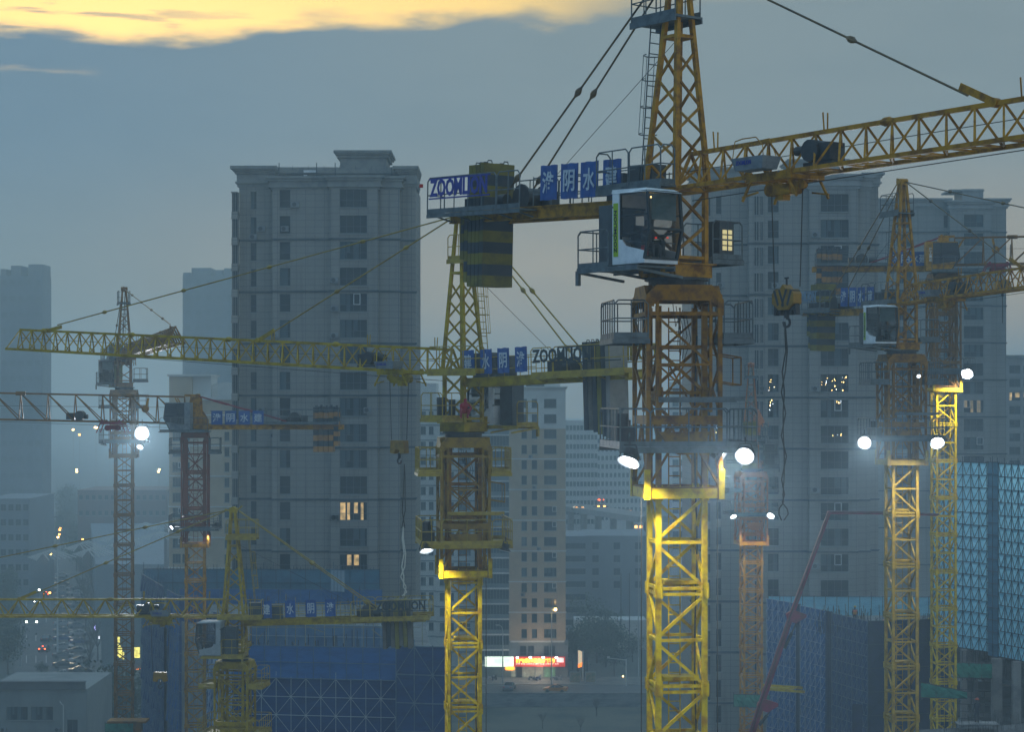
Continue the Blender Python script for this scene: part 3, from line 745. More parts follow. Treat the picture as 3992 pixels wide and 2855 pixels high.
        if banners and sd_ == near:
            order_ = order or BANNER
            b0, b1 = (-cjL + 5.1, -1.0)
            for i in range(4):
                bx = b0 + (b1 - b0) * (i + .5) / 4 if not isinstance(banner_s, list) else banner_s[i]
                bw_ = abs(b1 - b0) / 4 * .43 if not isinstance(banner_s, list) else (.35 if near > 0 else .43)
                mb = MB(S); zc_ = cz + .92
                n = 6; vs = []; fs = []
                for u in range(n + 1):
                    for v in range(2):
                        vs.append((bx + (u / n - .5) * 2 * bw_, yb + sd_ * (.045 + .015 * math.sin(u * 2.1 + i)), zc_ - .58 + 1.14 * v + .012 * math.sin(u * 1.7 + i * 2)))
                for u in range(n): fs.append((2 * u, 2 * u + 2, 2 * u + 3, 2 * u + 1))
                m_ = len(vs); vs2 = [(a, b - sd_ * .02, c2) for a, b, c2 in vs]
                mb.add(vs + vs2, fs + [tuple(x + m_ for x in reversed(f)) for f in fs])
                bo = mb.build('sign_panel', 'banner_blue', E)
                mb = MB(S); ch = order_[i]
                text_mb(mb, ch, (bx, yb + sd_ * .075, zc_ + .0), ax, (0, 0, 1), .72, .008, .02, width=bw_ * 1.35)
                mb.build('character', 'letter_white', bo)
    # hoist winch and electrical cabinets on the counter jib
    mb = MB(S); hx = -cjL + 3.9
    mb.tube((hx, -.5, .12), (hx, .45, .12), .34, 16); mb.tube((hx, -.52, .12), (hx, -.46, .12), .46, 16); mb.tube((hx, .4, .12), (hx, .46, .12), .46, 16)
    mb.box((hx - .1, 0, -.24), (1.5, 1.0, .12)); mb.tube((hx - .9, near * .75, .05), (hx - .45, near * .75, .05), .2, 12); mb.box((hx + .55, .3, .1), (.4, .4, .5))
    mb.build('hoist_winch', 'steel_dark', E)
    mb = MB(S); mb.box((-1.6, .2, .35), (1.1, .6, 1.15)); mb.box((-2.9, .25, .25), (.8, .55, .95)); mb.box((-1.6, -.115, .35), (1.0, .02, 1.0)); mb.bar((-1.6, -.14, .9), (-1.6, -.14, -.1), .02)
    mb.build('electric_cabinet', 'cabinet', E)
    SC = S; S = S_
    # ---- tower-foot platform round the head
    mb = MB(S); mb.box2((-2.1, near * .85 if near > 0 else -1.5, .0), (.9, 1.5 if near > 0 else -.85, .06)); mb.bar((-2.1, near * 1.5, .0), (.9, near * 1.5, .0), .05, .2)
    fp = mb.build('foot_platform', deck, E)
    mb = MB(S); rail_mb(mb, [(-2.1, near * .9, .06), (-2.1, near * 1.47, .06), (-.6, near * 1.47, .06)], h=1.2, step=.7); rail_mb(mb, [(-.55, near * 1.47, .06), (.88, near * 1.47, .06), (.88, near * .9, .06)], h=1.2, step=.7); mb.build('railing', rail, fp)
    # ---- counterweights: slabs hung through the end of the counter-jib
    x = -cjL + (.7 if near < 0 else 1.0)
    for i, (th_i, zt, zb, bands) in enumerate(cw):
        mb = MB(SC)
        if bands:
            z = zb; k = 0; n = bands
            hb = (zt - zb) / n
            for k in range(n):
                mb.cur = k % 2
                mb.box2((x, -.66 + (0.004 if k % 2 else 0), zb + k * hb), (x + th_i - .03, .66 - (0.004 if k % 2 else 0), zb + (k + 1) * hb))
            mats = ['cw_yellow', 'cw_dark'] if bands > 1 else ['cw_yellow']
        else:
            mb.box2((x, -.66, zb), (x + th_i - .03, .66, zt)); mats = [CWPL[i % len(CWPL)]]
        for y in (-.35, .35):
            mb.cur = 1 if len(mats) > 1 else 0
            pts = [(x + th_i / 2, y - .1, zt), (x + th_i / 2, y - .08, zt + .1), (x + th_i / 2, y + .08, zt + .1), (x + th_i / 2, y + .1, zt)]
            mb.path(pts, .02, 4)
        mb.build('counterweight_slab', mats, E); x += th_i
    # ---- cab
    cy = cab_side * 1.72; mb = MB(S @ T(cab_e, cy, -2.38))
    # frame of pillars and panels: local x forward, width 1.3, height 2.1
    Lc, Wc, Hc = 1.55, 1.35, 2.28
    fx = Lc / 2; by = Wc / 2
    lean = .12
    def C(x, y, z): return (x, y, z)
    f0 = [(fx - .12, -by, .12), (fx - .12, by, .12)]; f1 = [(fx + lean, -by, 1.0), (fx + lean, by, 1.0)]; f2 = [(fx + .02, -by, Hc - .12), (fx + .02, by, Hc - .12)]
    # floor, roof, rear wall, lower side skirts
    mb.box2((-fx, -by, 0), (fx - .1, by, .12)); 
    mb.add([(-fx - .02, -by - .02, Hc - .12), (fx + .1, -by - .02, Hc - .16), (fx + .1, by + .02, Hc - .16), (-fx - .02, by + .02, Hc - .12), (-fx, -by, Hc), (fx - .15, -by + .1, Hc - .03), (fx - .15, by - .1, Hc - .03), (-fx, by, Hc)], [(0, 1, 2, 3), (4, 5, 6, 7), (0, 1, 5, 4), (1, 2, 6, 5), (2, 3, 7, 6), (3, 0, 4, 7)])
    mb.box2((-fx, -by, .12), (-fx + .32, -by + .06, Hc - .12)); mb.box2((-fx, by - .06, .12), (-fx + .32, by, Hc - .12)); mb.box2((-fx, -by + .06, .12), (-fx + .06, by - .06, .9)); mb.box2((-fx, -by + .06, 1.75), (-fx + .06, by - .06, Hc - .12))
    for y in (-1, 1):
        yy = y * by
        mb.extr([(-fx + .32, .12), (fx - .15, .12), (fx - .05, .35), (-fx + .6, .55), (-fx + .42, .75), (-fx + .32, .75)], (0, yy, 0), (1, 0, 0), (0, 0, 1), (0, -y * .05, 0))
    cab = mb.build('cab', cabm, E)
    mb = MB(S @ T(cab_e, cy, -2.38))
    for y in (-1, 1):
        yy = y * (by - .03)
        a = (fx - .12, yy, .12); b = (fx + lean, yy, 1.0); c3 = (fx + .02, yy, Hc - .14)
        mb.bar(a, b, .08); mb.bar(b, c3, .08)
        mb.bar((-fx + .36, yy, .7), (-fx + .36, yy, Hc - .14), .05); mb.bar((-fx + .36, yy, Hc - .16), c3, .06)
        mb.bar((-fx + .36, yy, 1.45), (fx + .06, yy, 1.45), .05); mb.bar((-fx + .36, yy, .85), b, .05)
    for z, xx in ((.14, fx - .12), (1.02, fx + lean), (Hc - .15, fx + .02)): mb.bar((xx, -by + .03, z), (xx, by - .03, z), .07)
    mb.bar((-fx + .03, -by, .9), (-fx + .03, by, .9), .06); mb.bar((-fx + .03, -by, 1.75), (-fx + .03, by, 1.75), .06)
    mb.build('window_frame', 'cab_dark', cab)
    mb = MB(S @ T(cab_e, cy, -2.38)); q = by - .05
    mb.quad((fx - .12, -q, .16), (fx - .12, q, .16), (fx + lean, q, 1.0), (fx + lean, -q, 1.0)); mb.quad((fx + lean, -q, 1.0), (fx + lean, q, 1.0), (fx + .02, q, Hc - .16), (fx + .02, -q, Hc - .16))
    for y in (-1, 1):
        yy = y * (by - .04)
        mb.add([(-fx + .36, yy, .72), (fx - .08, yy, .4), (fx + lean, yy, 1.0), (fx + .02, yy, Hc - .16), (-fx + .36, yy, Hc - .16)], [(0, 1, 2, 3, 4)])
    mb.quad((-fx + .02, -q, .92), (-fx + .02, q, .92), (-fx + .02, q, 1.74), (-fx + .02, -q, 1.74))
    mb.build('window_glass', 'glass_clear', cab)
    mb = MB(S @ T(cab_e, cy, -2.38)); mb.box((-.1, 0, .45), (.5, .5, .12)); mb.box((-.35, 0, .85), (.12, .5, .7)); mb.box((.15, -.4, .5), (.35, .16, .5)); mb.box((.15, .4, .5), (.35, .16, .5)); mb.box((-.15, 0, .25), (.3, .3, .3))
    mb.build('operator_seat', 'steel_dark', cab)
    mb = MB(S @ T(cab_e, cy, -2.38)); mb.box2((fx - .06, -by + .25, 1.3), (fx - .04, by - .12, Hc - .2)); mb.build('sun_blind', 'blind', cab)
    mb = MB(S @ T(cab_e, cy, -2.38))
    for z in (.62, .86): mb.tube((fx - .1, -by + .06, z), (fx - .1, by - .06, z), .014, 5)
    for z in (.62, .86): mb.tube((-fx + .4, -by + .09, z + .1), (fx - .1, -by + .09, z - .02), .012, 5)
    mb.build('guard_bar', 'galv', cab)
    if lit_cab:
        mb = MB(S @ T(cab_e, cy, -2.38)); mb.box((fx - .18, -.25, Hc - .3), (.06, .16, .04)); mb.build('cab_lamp', 'lamp_warm', cab)
        mb = MB(S @ T(cab_e, cy, -2.38)); mb.box((.5, -.05, .78), (.04, .05, .04)); mb.box((.52, .4, .8), (.04, .05, .04)); mb.build('indicator_light', 'lamp_red', cab)
        mb = MB(S @ T(cab_e, cy, -2.38)); mb.box((.5, -.5, .38), (.12, .18, .3)); mb.build('red_bag', 'red', cab)
    if cabm == 'cab_white' and cab_side == near:
        mb = MB(S @ T(cab_e, cy, -2.38)); yy = near * (by + .012)
        mb.box((-fx + .17, yy, 1.05), (.2, .02, 1.62)); gs = mb.build('name_strip', 'green_strip', cab)
        mb = MB(S @ T(cab_e, cy, -2.38)); text_mb(mb, 'ZOOMLION', (-fx + .17, yy + near * .012, 1.0), (0, 0, 1), (-1 if near < 0 else 1, 0, 0), .125, .01, .02, width=1.28); mb.build('lettering', 'ink', gs)
    # cab platform and control cabinet behind the cab
    mb = MB(S); y0 = cab_side * 1.0; y1 = cab_side * 2.5; ya, yb_ = min(y0, y1), max(y0, y1)
    mb.box2((cab_e - 2.3, ya, -2.5), (cab_e + .5, yb_, -2.44))
    mb.bar((cab_e - 2.3, y1, -2.5), (cab_e + .5, y1, -2.5), .07, .16); mb.bar((cab_e - 2.3, y0, -2.5), (cab_e + .5, y0, -2.5), .07, .16)
    for xx in (cab_e - 2.3, cab_e - 1.0, cab_e + .4): mb.bar((xx, y1, -2.54), (xx, cab_side * .6, -2.75), .08)
    mb.bar((cab_e - 2.27, y1, -2.5), (cab_e - 2.27, y1, -2.95), .12)
    cp = mb.build('cab_platform', deck, E)
    mb = MB(S); rail_mb(mb, [(cab_e - .85, y1, -2.44), (cab_e - 2.27, y1, -2.44), (cab_e - 2.27, y0, -2.44)], h=1.15, step=.8); mb.build('railing', rail, cp)
    mb = MB(S); mb.box2((cab_e - 1.75, min(cab_side * 1.25, cab_side * 2.1), -2.36), (cab_e - 1.0, max(cab_side * 1.25, cab_side * 2.1), -.5)); 
    for xx in (-1.7, -1.05): mb.box((cab_e + xx, cab_side * 1.6, -2.40), (.06, .7, .1))
    mb.box((cab_e - 1.37, cab_side * 2.105, -.9), (.3, .02, .2)); mb.build('control_cabinet', 'cabinet', E)
    # platform on the other side of the turret
    yo = -cab_side
    mb = MB(S); ya, yb_ = sorted((yo * .85, yo * 2.2)); mb.box2((-.7, ya, -2.16), (.7, yb_, -2.1)); mb.bar((-.7, yo * 2.2, -2.17), (.7, yo * 2.2, -2.17), .06, .16); mb.bar((-.7, ya, -2.18), (-.7, yb_, -2.18), .06, .14); mb.bar((.7, ya, -2.18), (.7, yb_, -2.18), .06, .14)
    op = mb.build('side_platform', deck, E)
    mb = MB(S); rail_mb(mb, [(-.67, yo * .9, -2.1), (-.67, yo * 2.17, -2.1), (.67, yo * 2.17, -2.1), (.67, yo * .9, -2.1)], h=1.2, step=.65); mb.build('railing', rail, op)
    # ---- ties
    ap = Vector((.1, 0, head_h)); pls = []; kns = []
    for y in (-.5, .5):
        pls.append(((-.3, y * .25, head_h), (-cjL + 2.1, y * 1.1, -.3))); kns.append((.47, .82))
    for s_ in tie_s:
        pls.append(((.5, 0, head_h + .05), (.65 + s_ - .9, 0, H + s_ * tt + .32))); kns.append((.2, .42, .64, .86) if s_ > 16 else (.25, .62))
    tie_parts(E, pls, tie_m, .035 if lod > 1 else .04, S, kns)
    for s_ in tie_s:
        mb = MB(S); a = Vector((.65 + s_, 0, H + s_ * tt + .02)); b = Vector((.5, 0, head_h + .05)); d = (b - a).normalized()
        mb.bar(a, a + d * 1.3, .05, .2); mb.tube(a + Vector((0, -.12, 0)), a + Vector((0, .12, 0)), .13, 10); mb.build('tie_plate', jm, E)
    mb = MB(S); mb.tube((-.2, .25, head_h - 2.2), (-cjL + 4.2, .1, .5), .012, 4); mb.build('hoist_line', 'rope', E)
    return S
CWPL = ['cw_grey', 'cw_dark', 'cw_dark', 'cw_yellow']
mk('lamp_red', (.5, 0, 0), .5, emit=(1, .05, .02), estr=1.0)
mk('glass_clear', (.02, .03, .035), .05, spec=.9, alpha=.45)
def flattop(E, SL, zj, near, jibL, tilt, cjL, lod=1, banners=True, hook_s=None, cab_near=True, cab_white=True, jm='crane_brown', hm='crane_orange', order=None, H=2.2, trolley_s=7.0, reach=0.0, cabside=None, winch_s=13.5, cab_x=1.0, cab_s=1.0):
    """flat-topped crane: no head, deep jib pinned to a boxy turret, red ties to the counter-jib"""
    S = SL @ T(0, 0, zj); tt = math.tan(tilt)
    mb = MB(S)
    for y in (-.55, .55):
        mb.extr([(-1.0, -.5), (.7, -.5), (.85, .1), (.5, .4), (.35, 2.3), (-.45, 2.3), (-.5, 1.2), (-1.0, .4)], (0, y - .06, 0), (1, 0, 0), (0, 0, 1), (0, .12, 0))
    mb.box2((-.45, -.49, 2.0), (.35, .49, 2.25)); mb.box2((-.9, -.49, -.45), (.65, .49, -.2)); mb.bar((-.4, 0, 2.4), (.9, 0, 2.42), .2); mb.tube((-.2, -.5, 2.42), (-.2, .5, 2.42), .14, 10)
    for y in (-.5, .5): mb.bar((-.9, y, .3), (.3, y, 1.9), .1); mb.bar((.4, y, .2), (1.6, y, 2.2), .09)
    mb.build('turret', hm, E)
    mb = MB(S @ T(.9, 0, .1)); flatjib_mb(mb, jibL, H, 1.25, 2.28, tilt)
    k = 4.6
    while k < jibL: mb.tube((k - .4, 0, H + k * tt), (k + .4, 0, H + k * tt), .16, 8); k += 9.1
    jb = mb.build('jib', jm, E)
    mb = MB(S @ T(.9, 0, .1))
    mb.tube((0, .1, H * .6), (jibL * .98, .1, H * .5 + jibL * tt), .014, 4); mb.tube((0, 0, -.4), (jibL * .9, 0, -.2 + jibL * tt), .014, 4); mb.build('trolley_rope', 'rope', E)
    mb = MB(S @ T(winch_s, 0, .1 + winch_s * tt)); mb.tube((0, -.45, .45), (0, .45, .45), .4, 14); mb.box((.75, 0, .4), (.7, .8, .55)); mb.tube((-.6, -.1, .35), (-.3, -.1, .35), .2, 10); mb.build('trolley_winch', 'steel_dark', E)
    mb = MB(S @ T(3.9, near * .15, 1.35)); mb.bar((0, 0, .85), (.15, 0, .2), .16); mb.tube((.25, -.12, -.05), (.25, .12, -.05), .3, 12); mb.build('rope_pulley', [hm], E)
    mb = MB(S @ T(.9 + trolley_s, 0, .1 + trolley_s * tt))
    for y in (-.7, .7): mb.bar((-.9, y, -.1), (.9, y, -.1), .1, .2); mb.tube((-.7, y - .06, .05), (-.7, y + .06, .05), .13, 8); mb.tube((.7, y - .06, .05), (.7, y + .06, .05), .13, 8); mb.bar((-.9, y, -.1), (-1.2, y, -.9), .08); mb.bar((.9, y, -.1), (1.2, y, -.9), .08)
    for x in (-.6, .6): mb.bar((x, -.7, -.15), (x, .7, -.15), .1); mb.tube((x * .7, -.15, -.5), (x * .7, .15, -.5), .25, 12)
    mb.box((0, 0, -.45), (1.0, .5, .35)); mb.build('trolley', 'crane_red', E)
    # counter-jib
    mb = MB(S); cz = -.2
    for y in (-.6, .6): mb.box2((-cjL, y - .09, cz - .2), (-.7, y + .09, cz + .2))
    for k in range(6): mb.box2((-cjL + .05 + k * (cjL - 1.2) / 5, -.5, cz - .12), (-cjL + .2 + k * (cjL - 1.2) / 5, .5, cz + .1))
    mb.build('counter_jib', hm, E)
    for sd_ in (-1, 1):
        mb = MB(S); mb.box2((-cjL + .3, min(sd_ * .7, sd_ * 1.3), cz + .22), (-.9 if sd_ != near else -cjL + 6.3, max(sd_ * .7, sd_ * 1.3), cz + .28)); wk = mb.build('walkway', 'galv', E)
        mb = MB(S); rail_mb(mb, [(-cjL + .3, sd_ * .7, cz + .28), (-cjL + .3, sd_ * 1.28, cz + .28), (-cjL + 6.2, sd_ * 1.28, cz + .28)], h=1.15, step=1.0, r=.02); mb.build('railing', 'galv', wk)
    order_ = order or BANNER
    if banners:
        x1 = -1.35; x0 = -cjL + 6.4; ax = (-near * -1, 0, 0) if False else ((1, 0, 0) if near < 0 else (-1, 0, 0))
        mb = MB(S); yb = near * .74
        mb.box2((x0, yb - .02, cz + .25), (x1, yb + .02, cz + .3)); mb.box2((x0, yb - .02, cz + 1.32), (x1, yb + .02, cz + 1.36))
        k = x0
        while k <= x1: mb.bar((k, yb, cz + .2), (k, yb, cz + 1.36), .04); k += 1.0
        mb.build('beam_railing', 'galv', E)
        for i in range(4):
            bx = x0 + (x1 - x0) * (i + .5) / 4; hw = .46
            mb = MB(S); mb.box((bx, yb + near * .04, cz + .78), (hw * 2, .03, 1.15)); bo = mb.build('sign_panel', 'banner_blue', E)
            mb = MB(S); text_mb(mb, order_[i], (bx, yb + near * .075, cz + .78), ax, (0, 0, 1), .72, .008, .02, width=.68); mb.build('character', 'letter_white', bo)
    mb = MB(S); hx = -cjL + 4.0
    mb.tube((hx, -.5, .55), (hx, .5, .55), .5, 14); mb.box((hx - .2, 0, .12), (2.0, 1.1, .3)); mb.tube((hx + .6, -.2, .5), (hx + 1.2, -.2, .4), .3, 10); mb.box((hx - .8, .2, .45), (.5, .5, .6)); mb.build('hoist_winch', 'steel_dark', E)
    # red ties
    for y in (-.3, .3):
        mb = MB(S); a = Vector((-.3, y, 2.35)); b = Vector((-cjL + 4.6, y * 2, .25)); mb.bar(a, b, .09)
        for k in (.25, .6): q = a.lerp(b, k); d = (b - a).normalized(); mb.bar(q - d * .6, q + d * .6, .16)
        mb.build('tie_rod', 'crane_red', E)
    # counterweights
    x = -cjL + .35
    for i in range(5):
        mb = MB(S); zt = 1.45 + (.05 if i % 2 else 0); zb = -2.25 + (.5 if i in (0,) else 0); n = 8
        for k in range(n):
            mb.cur = k % 2; mb.box2((x, -.75 + .003 * (k % 2), zb + (zt - zb) * k / n), (x + .38, .75 - .003 * (k % 2), zb + (zt - zb) * (k + 1) / n))
        for y in (-.4, .4): mb.path([(x + .2, y - .12, zt), (x + .2, y - .08, zt + .14), (x + .2, y + .08, zt + .14), (x + .2, y + .12, zt)], .03, 4)
        mb.build('counterweight_slab', ['cw_orange', 'cw_dark'], E); x += .42
    # platform and cab
    cs_ = near if cabside is None else cabside
    mb = MB(S); mb.box2((-1.2, min(cs_ * .7, cs_ * 2.4), -.62), (2.6, max(cs_ * .7, cs_ * 2.4), -.55)); mb.box2((-1.2, -.66, -.62), (.9, .66, -.52)); cp = mb.build('cab_platform', 'galv', E)
    mb = MB(S); rail_mb(mb, [(-1.15, cs_ * .75, -.55), (-1.15, cs_ * 2.35, -.55), (2.5, cs_ * 2.35, -.55)], step=.9, r=.02); mb.build('railing', 'galv', cp)
    mb = MB(S @ T(cab_x, cs_ * 1.55, -.5) @ Matrix.Diagonal((cab_s, 1, 1.05, 1)))
    lx, hy_, hz = .95, .72, 2.15
    prof = [(-lx, 0), (lx - .25, 0), (lx + .25, 1.0), (lx + .1, hz), (-lx, hz)]
    for y in (-hy_, hy_ - .05):
        mb.extr([(-lx, 0), (lx - .25, 0), (lx + .1, .7), (-lx, .45)], (0, y, 0), (1, 0, 0), (0, 0, 1), (0, .05, 0)); mb.extr([(-lx, .45), (-lx + .45, .45), (-lx + .45, hz), (-lx, hz)], (0, y, 0), (1, 0, 0), (0, 0, 1), (0, .05, 0))
    mb.box2((-lx, -hy_ + .05, 0), (lx - .3, hy_ - .05, .08)); mb.box2((-lx, -hy_ + .06, .08), (-lx + .05, hy_ - .06, hz)); mb.box2((-lx, -hy_, hz), (lx + .12, hy_, hz + .08))
    cab = mb.build('cab', 'cab_grey' if cab_white else 'crane_orange', E)
    mb = MB(S @ T(cab_x, cs_ * 1.55, -.5) @ Matrix.Diagonal((cab_s, 1, 1.05, 1))); q = hy_ - .02
    for y in (-q, q): mb.bar((lx - .25, y, .08), (lx + .25, y, 1.0), .07); mb.bar((lx + .25, y, 1.0), (lx + .1, y, hz), .07); mb.bar((0, y, .5), (0, y, hz), .06); mb.bar((-lx + .45, y, 1.3), (lx + .2, y, 1.3), .05)
    mb.bar((lx + .25, -q, 1.0), (lx + .25, q, 1.0), .06); mb.build('window_frame', 'cab_dark', cab)
    mb = MB(S @ T(cab_x, cs_ * 1.55, -.5) @ Matrix.Diagonal((cab_s, 1, 1.05, 1))); q -= .02
    for y in (-q, q): mb.add([(-lx + .45, y, .46), (lx - .1, y, .5), (lx + .22, y, 1.0), (lx + .08, y, hz), (-lx + .45, y, hz)], [(0, 1, 2, 3, 4)])
    mb.quad((lx - .24, -q, .08), (lx - .24, q, .08), (lx + .23, q, 1.0), (lx + .23, -q, 1.0)); mb.quad((lx + .23, -q, 1.0), (lx + .23, q, 1.0), (lx + .08, q, hz), (lx + .08, -q, hz)); mb.build('window_glass', 'glass', cab)
    if not cab_white:
        mb = MB(S @ T(cab_x, cs_ * 1.55, -.5))
        for i_, ch in enumerate('徐工重机'): text_mb(mb, ch, (-.82, cs_ * .78, 1.75 - i_ * .3), (1 if cs_ < 0 else -1, 0, 0), (0, 0, 1), .24, .01, .02)
        mb.build('lettering', 'cab_white', cab)
    return S

# ------------------------------------------------------------ buildings
def wall_grid(mb, x0, x1, z0, z1, y, holes, nrm=-1, depth=.18, plane='x', fixed=None):
    """wall face in the xz plane at y with rectangular openings (x0,x1,z0,z1) and their reveals; plane='y' swaps roles (face at x=y)"""
    xs = sorted(set([x0, x1] + [h[0] for h in holes] + [h[1] for h in holes])); zs = sorted(set([z0, z1] + [h[2] for h in holes] + [h[3] for h in holes]))
    xs = [v for v in xs if x0 - 1e-6 <= v <= x1 + 1e-6]; zs = [v for v in zs if z0 - 1e-6 <= v <= z1 + 1e-6]
    P = (lambda a, b, d=0: (a, y + d, b)) if plane == 'x' else (lambda a, b, d=0: (y + d, a, b))
    bx = {}
    for h in holes:
        bx.setdefault((h[0], h[1]), []).append(h)
    for i in range(len(xs) - 1):
        a, b = xs[i], xs[i + 1]; mx = (a + b) / 2
        col_h = sorted([h for h in holes if h[0] - 1e-6 <= mx <= h[1] + 1e-6], key=lambda h: h[2])
        z = z0
        for h in col_h:
            if h[2] > z + 1e-6: mb.add([P(a, z), P(b, z), P(b, h[2]), P(a, h[2])], [(0, 1, 2, 3)])
            z = max(z, h[3])
        if z < z1 - 1e-6: mb.add([P(a, z), P(b, z), P(b, z1), P(a, z1)], [(0, 1, 2, 3)])
    dd = -nrm * depth
    for h in holes:
        a, b, c, d = h
        for p, q in (((a, c), (b, c)), ((b, c), (b, d)), ((b, d), (a, d)), ((a, d), (a, c))):
            mb.add([P(*p), P(*q), P(q[0], q[1], dd), P(p[0], p[1], dd)], [(0, 1, 2, 3)])
_wm = {}
def window_mesh(w_, h, nx, transom, var, curt=False, lit=0, gm='glass_blue'):
    """window seen from -y: frame, mullions, glass, optional curtains / lit pane; origin at lower-left front"""
    key = (round(w_, 3), round(h, 3), nx, transom, var, curt, lit, gm)
    if key in _wm: return _wm[key]
    r = random.Random(hash((nx, var, lit)) & 0xffff)
    mb = MB(); fr = .05
    mb.box2((0, -.04, 0), (w_, .03, fr)); mb.box2((0, -.04, h - fr), (w_, .03, h)); mb.box2((0, -.04, fr), (fr, .03, h - fr)); mb.box2((w_ - fr, -.04, fr), (w_, .03, h - fr))
    for i in range(1, nx): mb.box2((w_ * i / nx - fr / 2, -.035, fr), (w_ * i / nx + fr / 2, .025, h - fr))
    if transom:
        for i in range(nx): mb.box2((w_ * i / nx + fr / 2, -.03, h * transom - fr / 2), (w_ * (i + 1) / nx - fr / 2, .02, h * transom + fr / 2))
    if var == 1 and nx > 2:      # an open white sash
        i = r.randrange(nx); x = w_ * i / nx; t_ = transom or .4
        mb.cur = 3
        for q in ((x, h * t_, x + .07, h), (x + w_ / nx - .07, h * t_, x + w_ / nx, h), (x, h * t_, x + w_ / nx, h * t_ + .07), (x, h - .07, x + w_ / nx, h)): mb.box2((q[0], -.10, q[1]), (q[2], -.05, q[3]))
    mb.cur = 4; mb.box2((-.08, -.25, -.13), (w_ + .08, -.02, -.004))
    mb.cur = 1
    mb.box2((fr, .0, fr), (w_ - fr, .01, h - fr))
    if curt or lit:
        mb.cur = 2
        for i in range(nx):
            if r.random() < .5 or lit:
                x = w_ * i / nx + fr; ww = w_ / nx - 2 * fr; k = r.uniform(.4, 1.0)
                if lit == 2 and r.random() < .5: continue
                z0_ = fr if r.random() < .6 else h * (transom or .4)
                mb.box2((x, -.012, z0_), (x + ww * k, -.002, h - fr))
    me_o = mb.build('window_tmp', ['frame_grey', gm, ('indoor_faint' if lit == 3 else 'indoor_light') if lit else 'curtain', 'cab_white', 'trim_sill'])
    me = me_o.data; me.name = 'window'; bpy.data.objects.remove(me_o)
    _wm[key] = me
    return me
mk('frame_grey', (.07, .095, .11), .5); mk('curtain', (.07, .115, .14), .9, (.025, .05, .065), 6, stretch=(8, 1, .2))
def put_window(par, me, loc, rz=0.0, label=None, name='window'):
    o = bpy.data.objects.new(name, me); col.objects.link(o); o.parent = par; o.location = loc; o.rotation_euler = (0, 0, rz)
    if label: o['label'] = label
    return o
def cornice(mb, x0, x1, y0, y1, z, steps):
    """stepped moulding around a box: steps = [(out, dz)] from z up"""
    for out, h in steps:
        mb.box2((x0 - out, y0 - out, z), (x1 + out, y1 + out, z + h)); z += h
def ac_unit(par, x, y, z):
    mb = MB(); mb.box2((x, y - .35, z), (x + .85, y, z + .6)); mb.cur = 1; mb.tube((x + .32, y - .37, z + .3), (x + .32, y - .345, z + .3), .24, 14); mb.cur = 0; mb.box2((x, y - .3, z - .05), (x + .85, y, z - .02))
    mb.build('air_conditioner', ['cab_grey', 'steel_dark'], par)

def tower_block(name, label, D, bays, zt, zb, pitch, wtop0, win_h, wall, trim, windows, group=None, bands_every=2, depth=14.0, band0=1, roof=None, lits={}, band_out=.15, topbays=None, seed=1, ac=(), nrows=40, gm='glass_blue', maxwin=100, sill=True, nac=0):
    """bays: (px0, px1, forward offset m); windows: (px0, px1, bay index, nx, transom)"""
    r = random.Random(seed)
    E = empty(name, (X_((bays[0][0] + bays[-1][1]) / 2, D), D, 0), label, 'apartment building', group)
    ox = E.location.x
    mb = MB(); bands = {}
    holes = [[] for _ in bays]; wins = []
    for (p0, p1, bi, nx, tr) in windows:
        fy = bays[bi][2]; y = D - fy
        x0 = X_(p0, D) - ox; x1 = X_(p1, D) - ox
        for k in range(nrows):
            z1 = wtop0 - k * pitch; z0 = z1 - win_h
            if z0 < zb: break
            holes[bi].append((x0, x1, z0, z1)); wins.append((x0, x1, z0, z1, bi, nx, tr, k))
    for bi, (p0, p1, fy) in enumerate(bays):
        x0 = X_(p0, D) - ox; x1 = X_(p1, D) - ox; y = -fy
        wall_grid(mb, x0, x1, zb, zt[bi] if isinstance(zt, (list, tuple)) else zt, y, holes[bi])
        ztb = zt[bi] if isinstance(zt, (list, tuple)) else zt
        mb.quad((x0, y, zb), (x0, depth, zb), (x0, depth, ztb), (x0, y, ztb)); mb.quad((x1, y, zb), (x1, depth, zb), (x1, depth, ztb), (x1, y, ztb)); mb.quad((x0, depth, zb), (x1, depth, zb), (x1, depth, ztb), (x0, depth, ztb)); mb.quad((x0, y, ztb), (x1, y, ztb), (x1, depth, ztb), (x0, depth, ztb))
        if bands_every:
            k = 0
            while True:
                zz = wtop0 - (band0 + k * bands_every) * pitch + (pitch - win_h) * .42
                zz = wtop0 - (band0 + k * bands_every) * pitch + .25
                if zz < zb: break
                e = .003 * bi
                bm_ = bands.setdefault(k, MB())
                bm_.box2((x0 - band_out + e, y - band_out + e, zz), (x1 + band_out - e, y + .5, zz + .14)); bm_.box2((x0 - band_out * .5 + e, y - band_out * .5 + e, zz - .1), (x1 + band_out * .5 - e, y + .5, zz)); k += 1
        cz = ztb - .01
    wo_ = mb.build('wall', wall, E)
    for bm_ in bands.values(): bm_.build('string_course', trim, wo_)
    sb = MB(); n = 0; extra = MB()
    wins.sort(key=lambda w_: w_[7])
    for (x0, x1, z0, z1, bi, nx, tr, k) in wins:
        lit = lits.get((k, bi, nx), lits.get((k, bi), 0)) or (3 if nac and r.random() < .012 else 0); me = window_mesh(x1 - x0, z1 - z0, nx, tr, r.randrange(6), curt=r.random() < .6, lit=lit, gm=gm)
        if n < maxwin:
            put_window(E, me, (x0, -bays[bi][2] + .13, z0), label=('window with warm light on inside' if lit else None)); n += 1
    for k in range(nac):
        q = r.choice(wins); sd = r.choice((q[1] + .15, q[0] - 1.0)); ac_unit(E, sd, -bays[q[4]][2], q[2] + r.uniform(-.1, .4))
    return E, ox
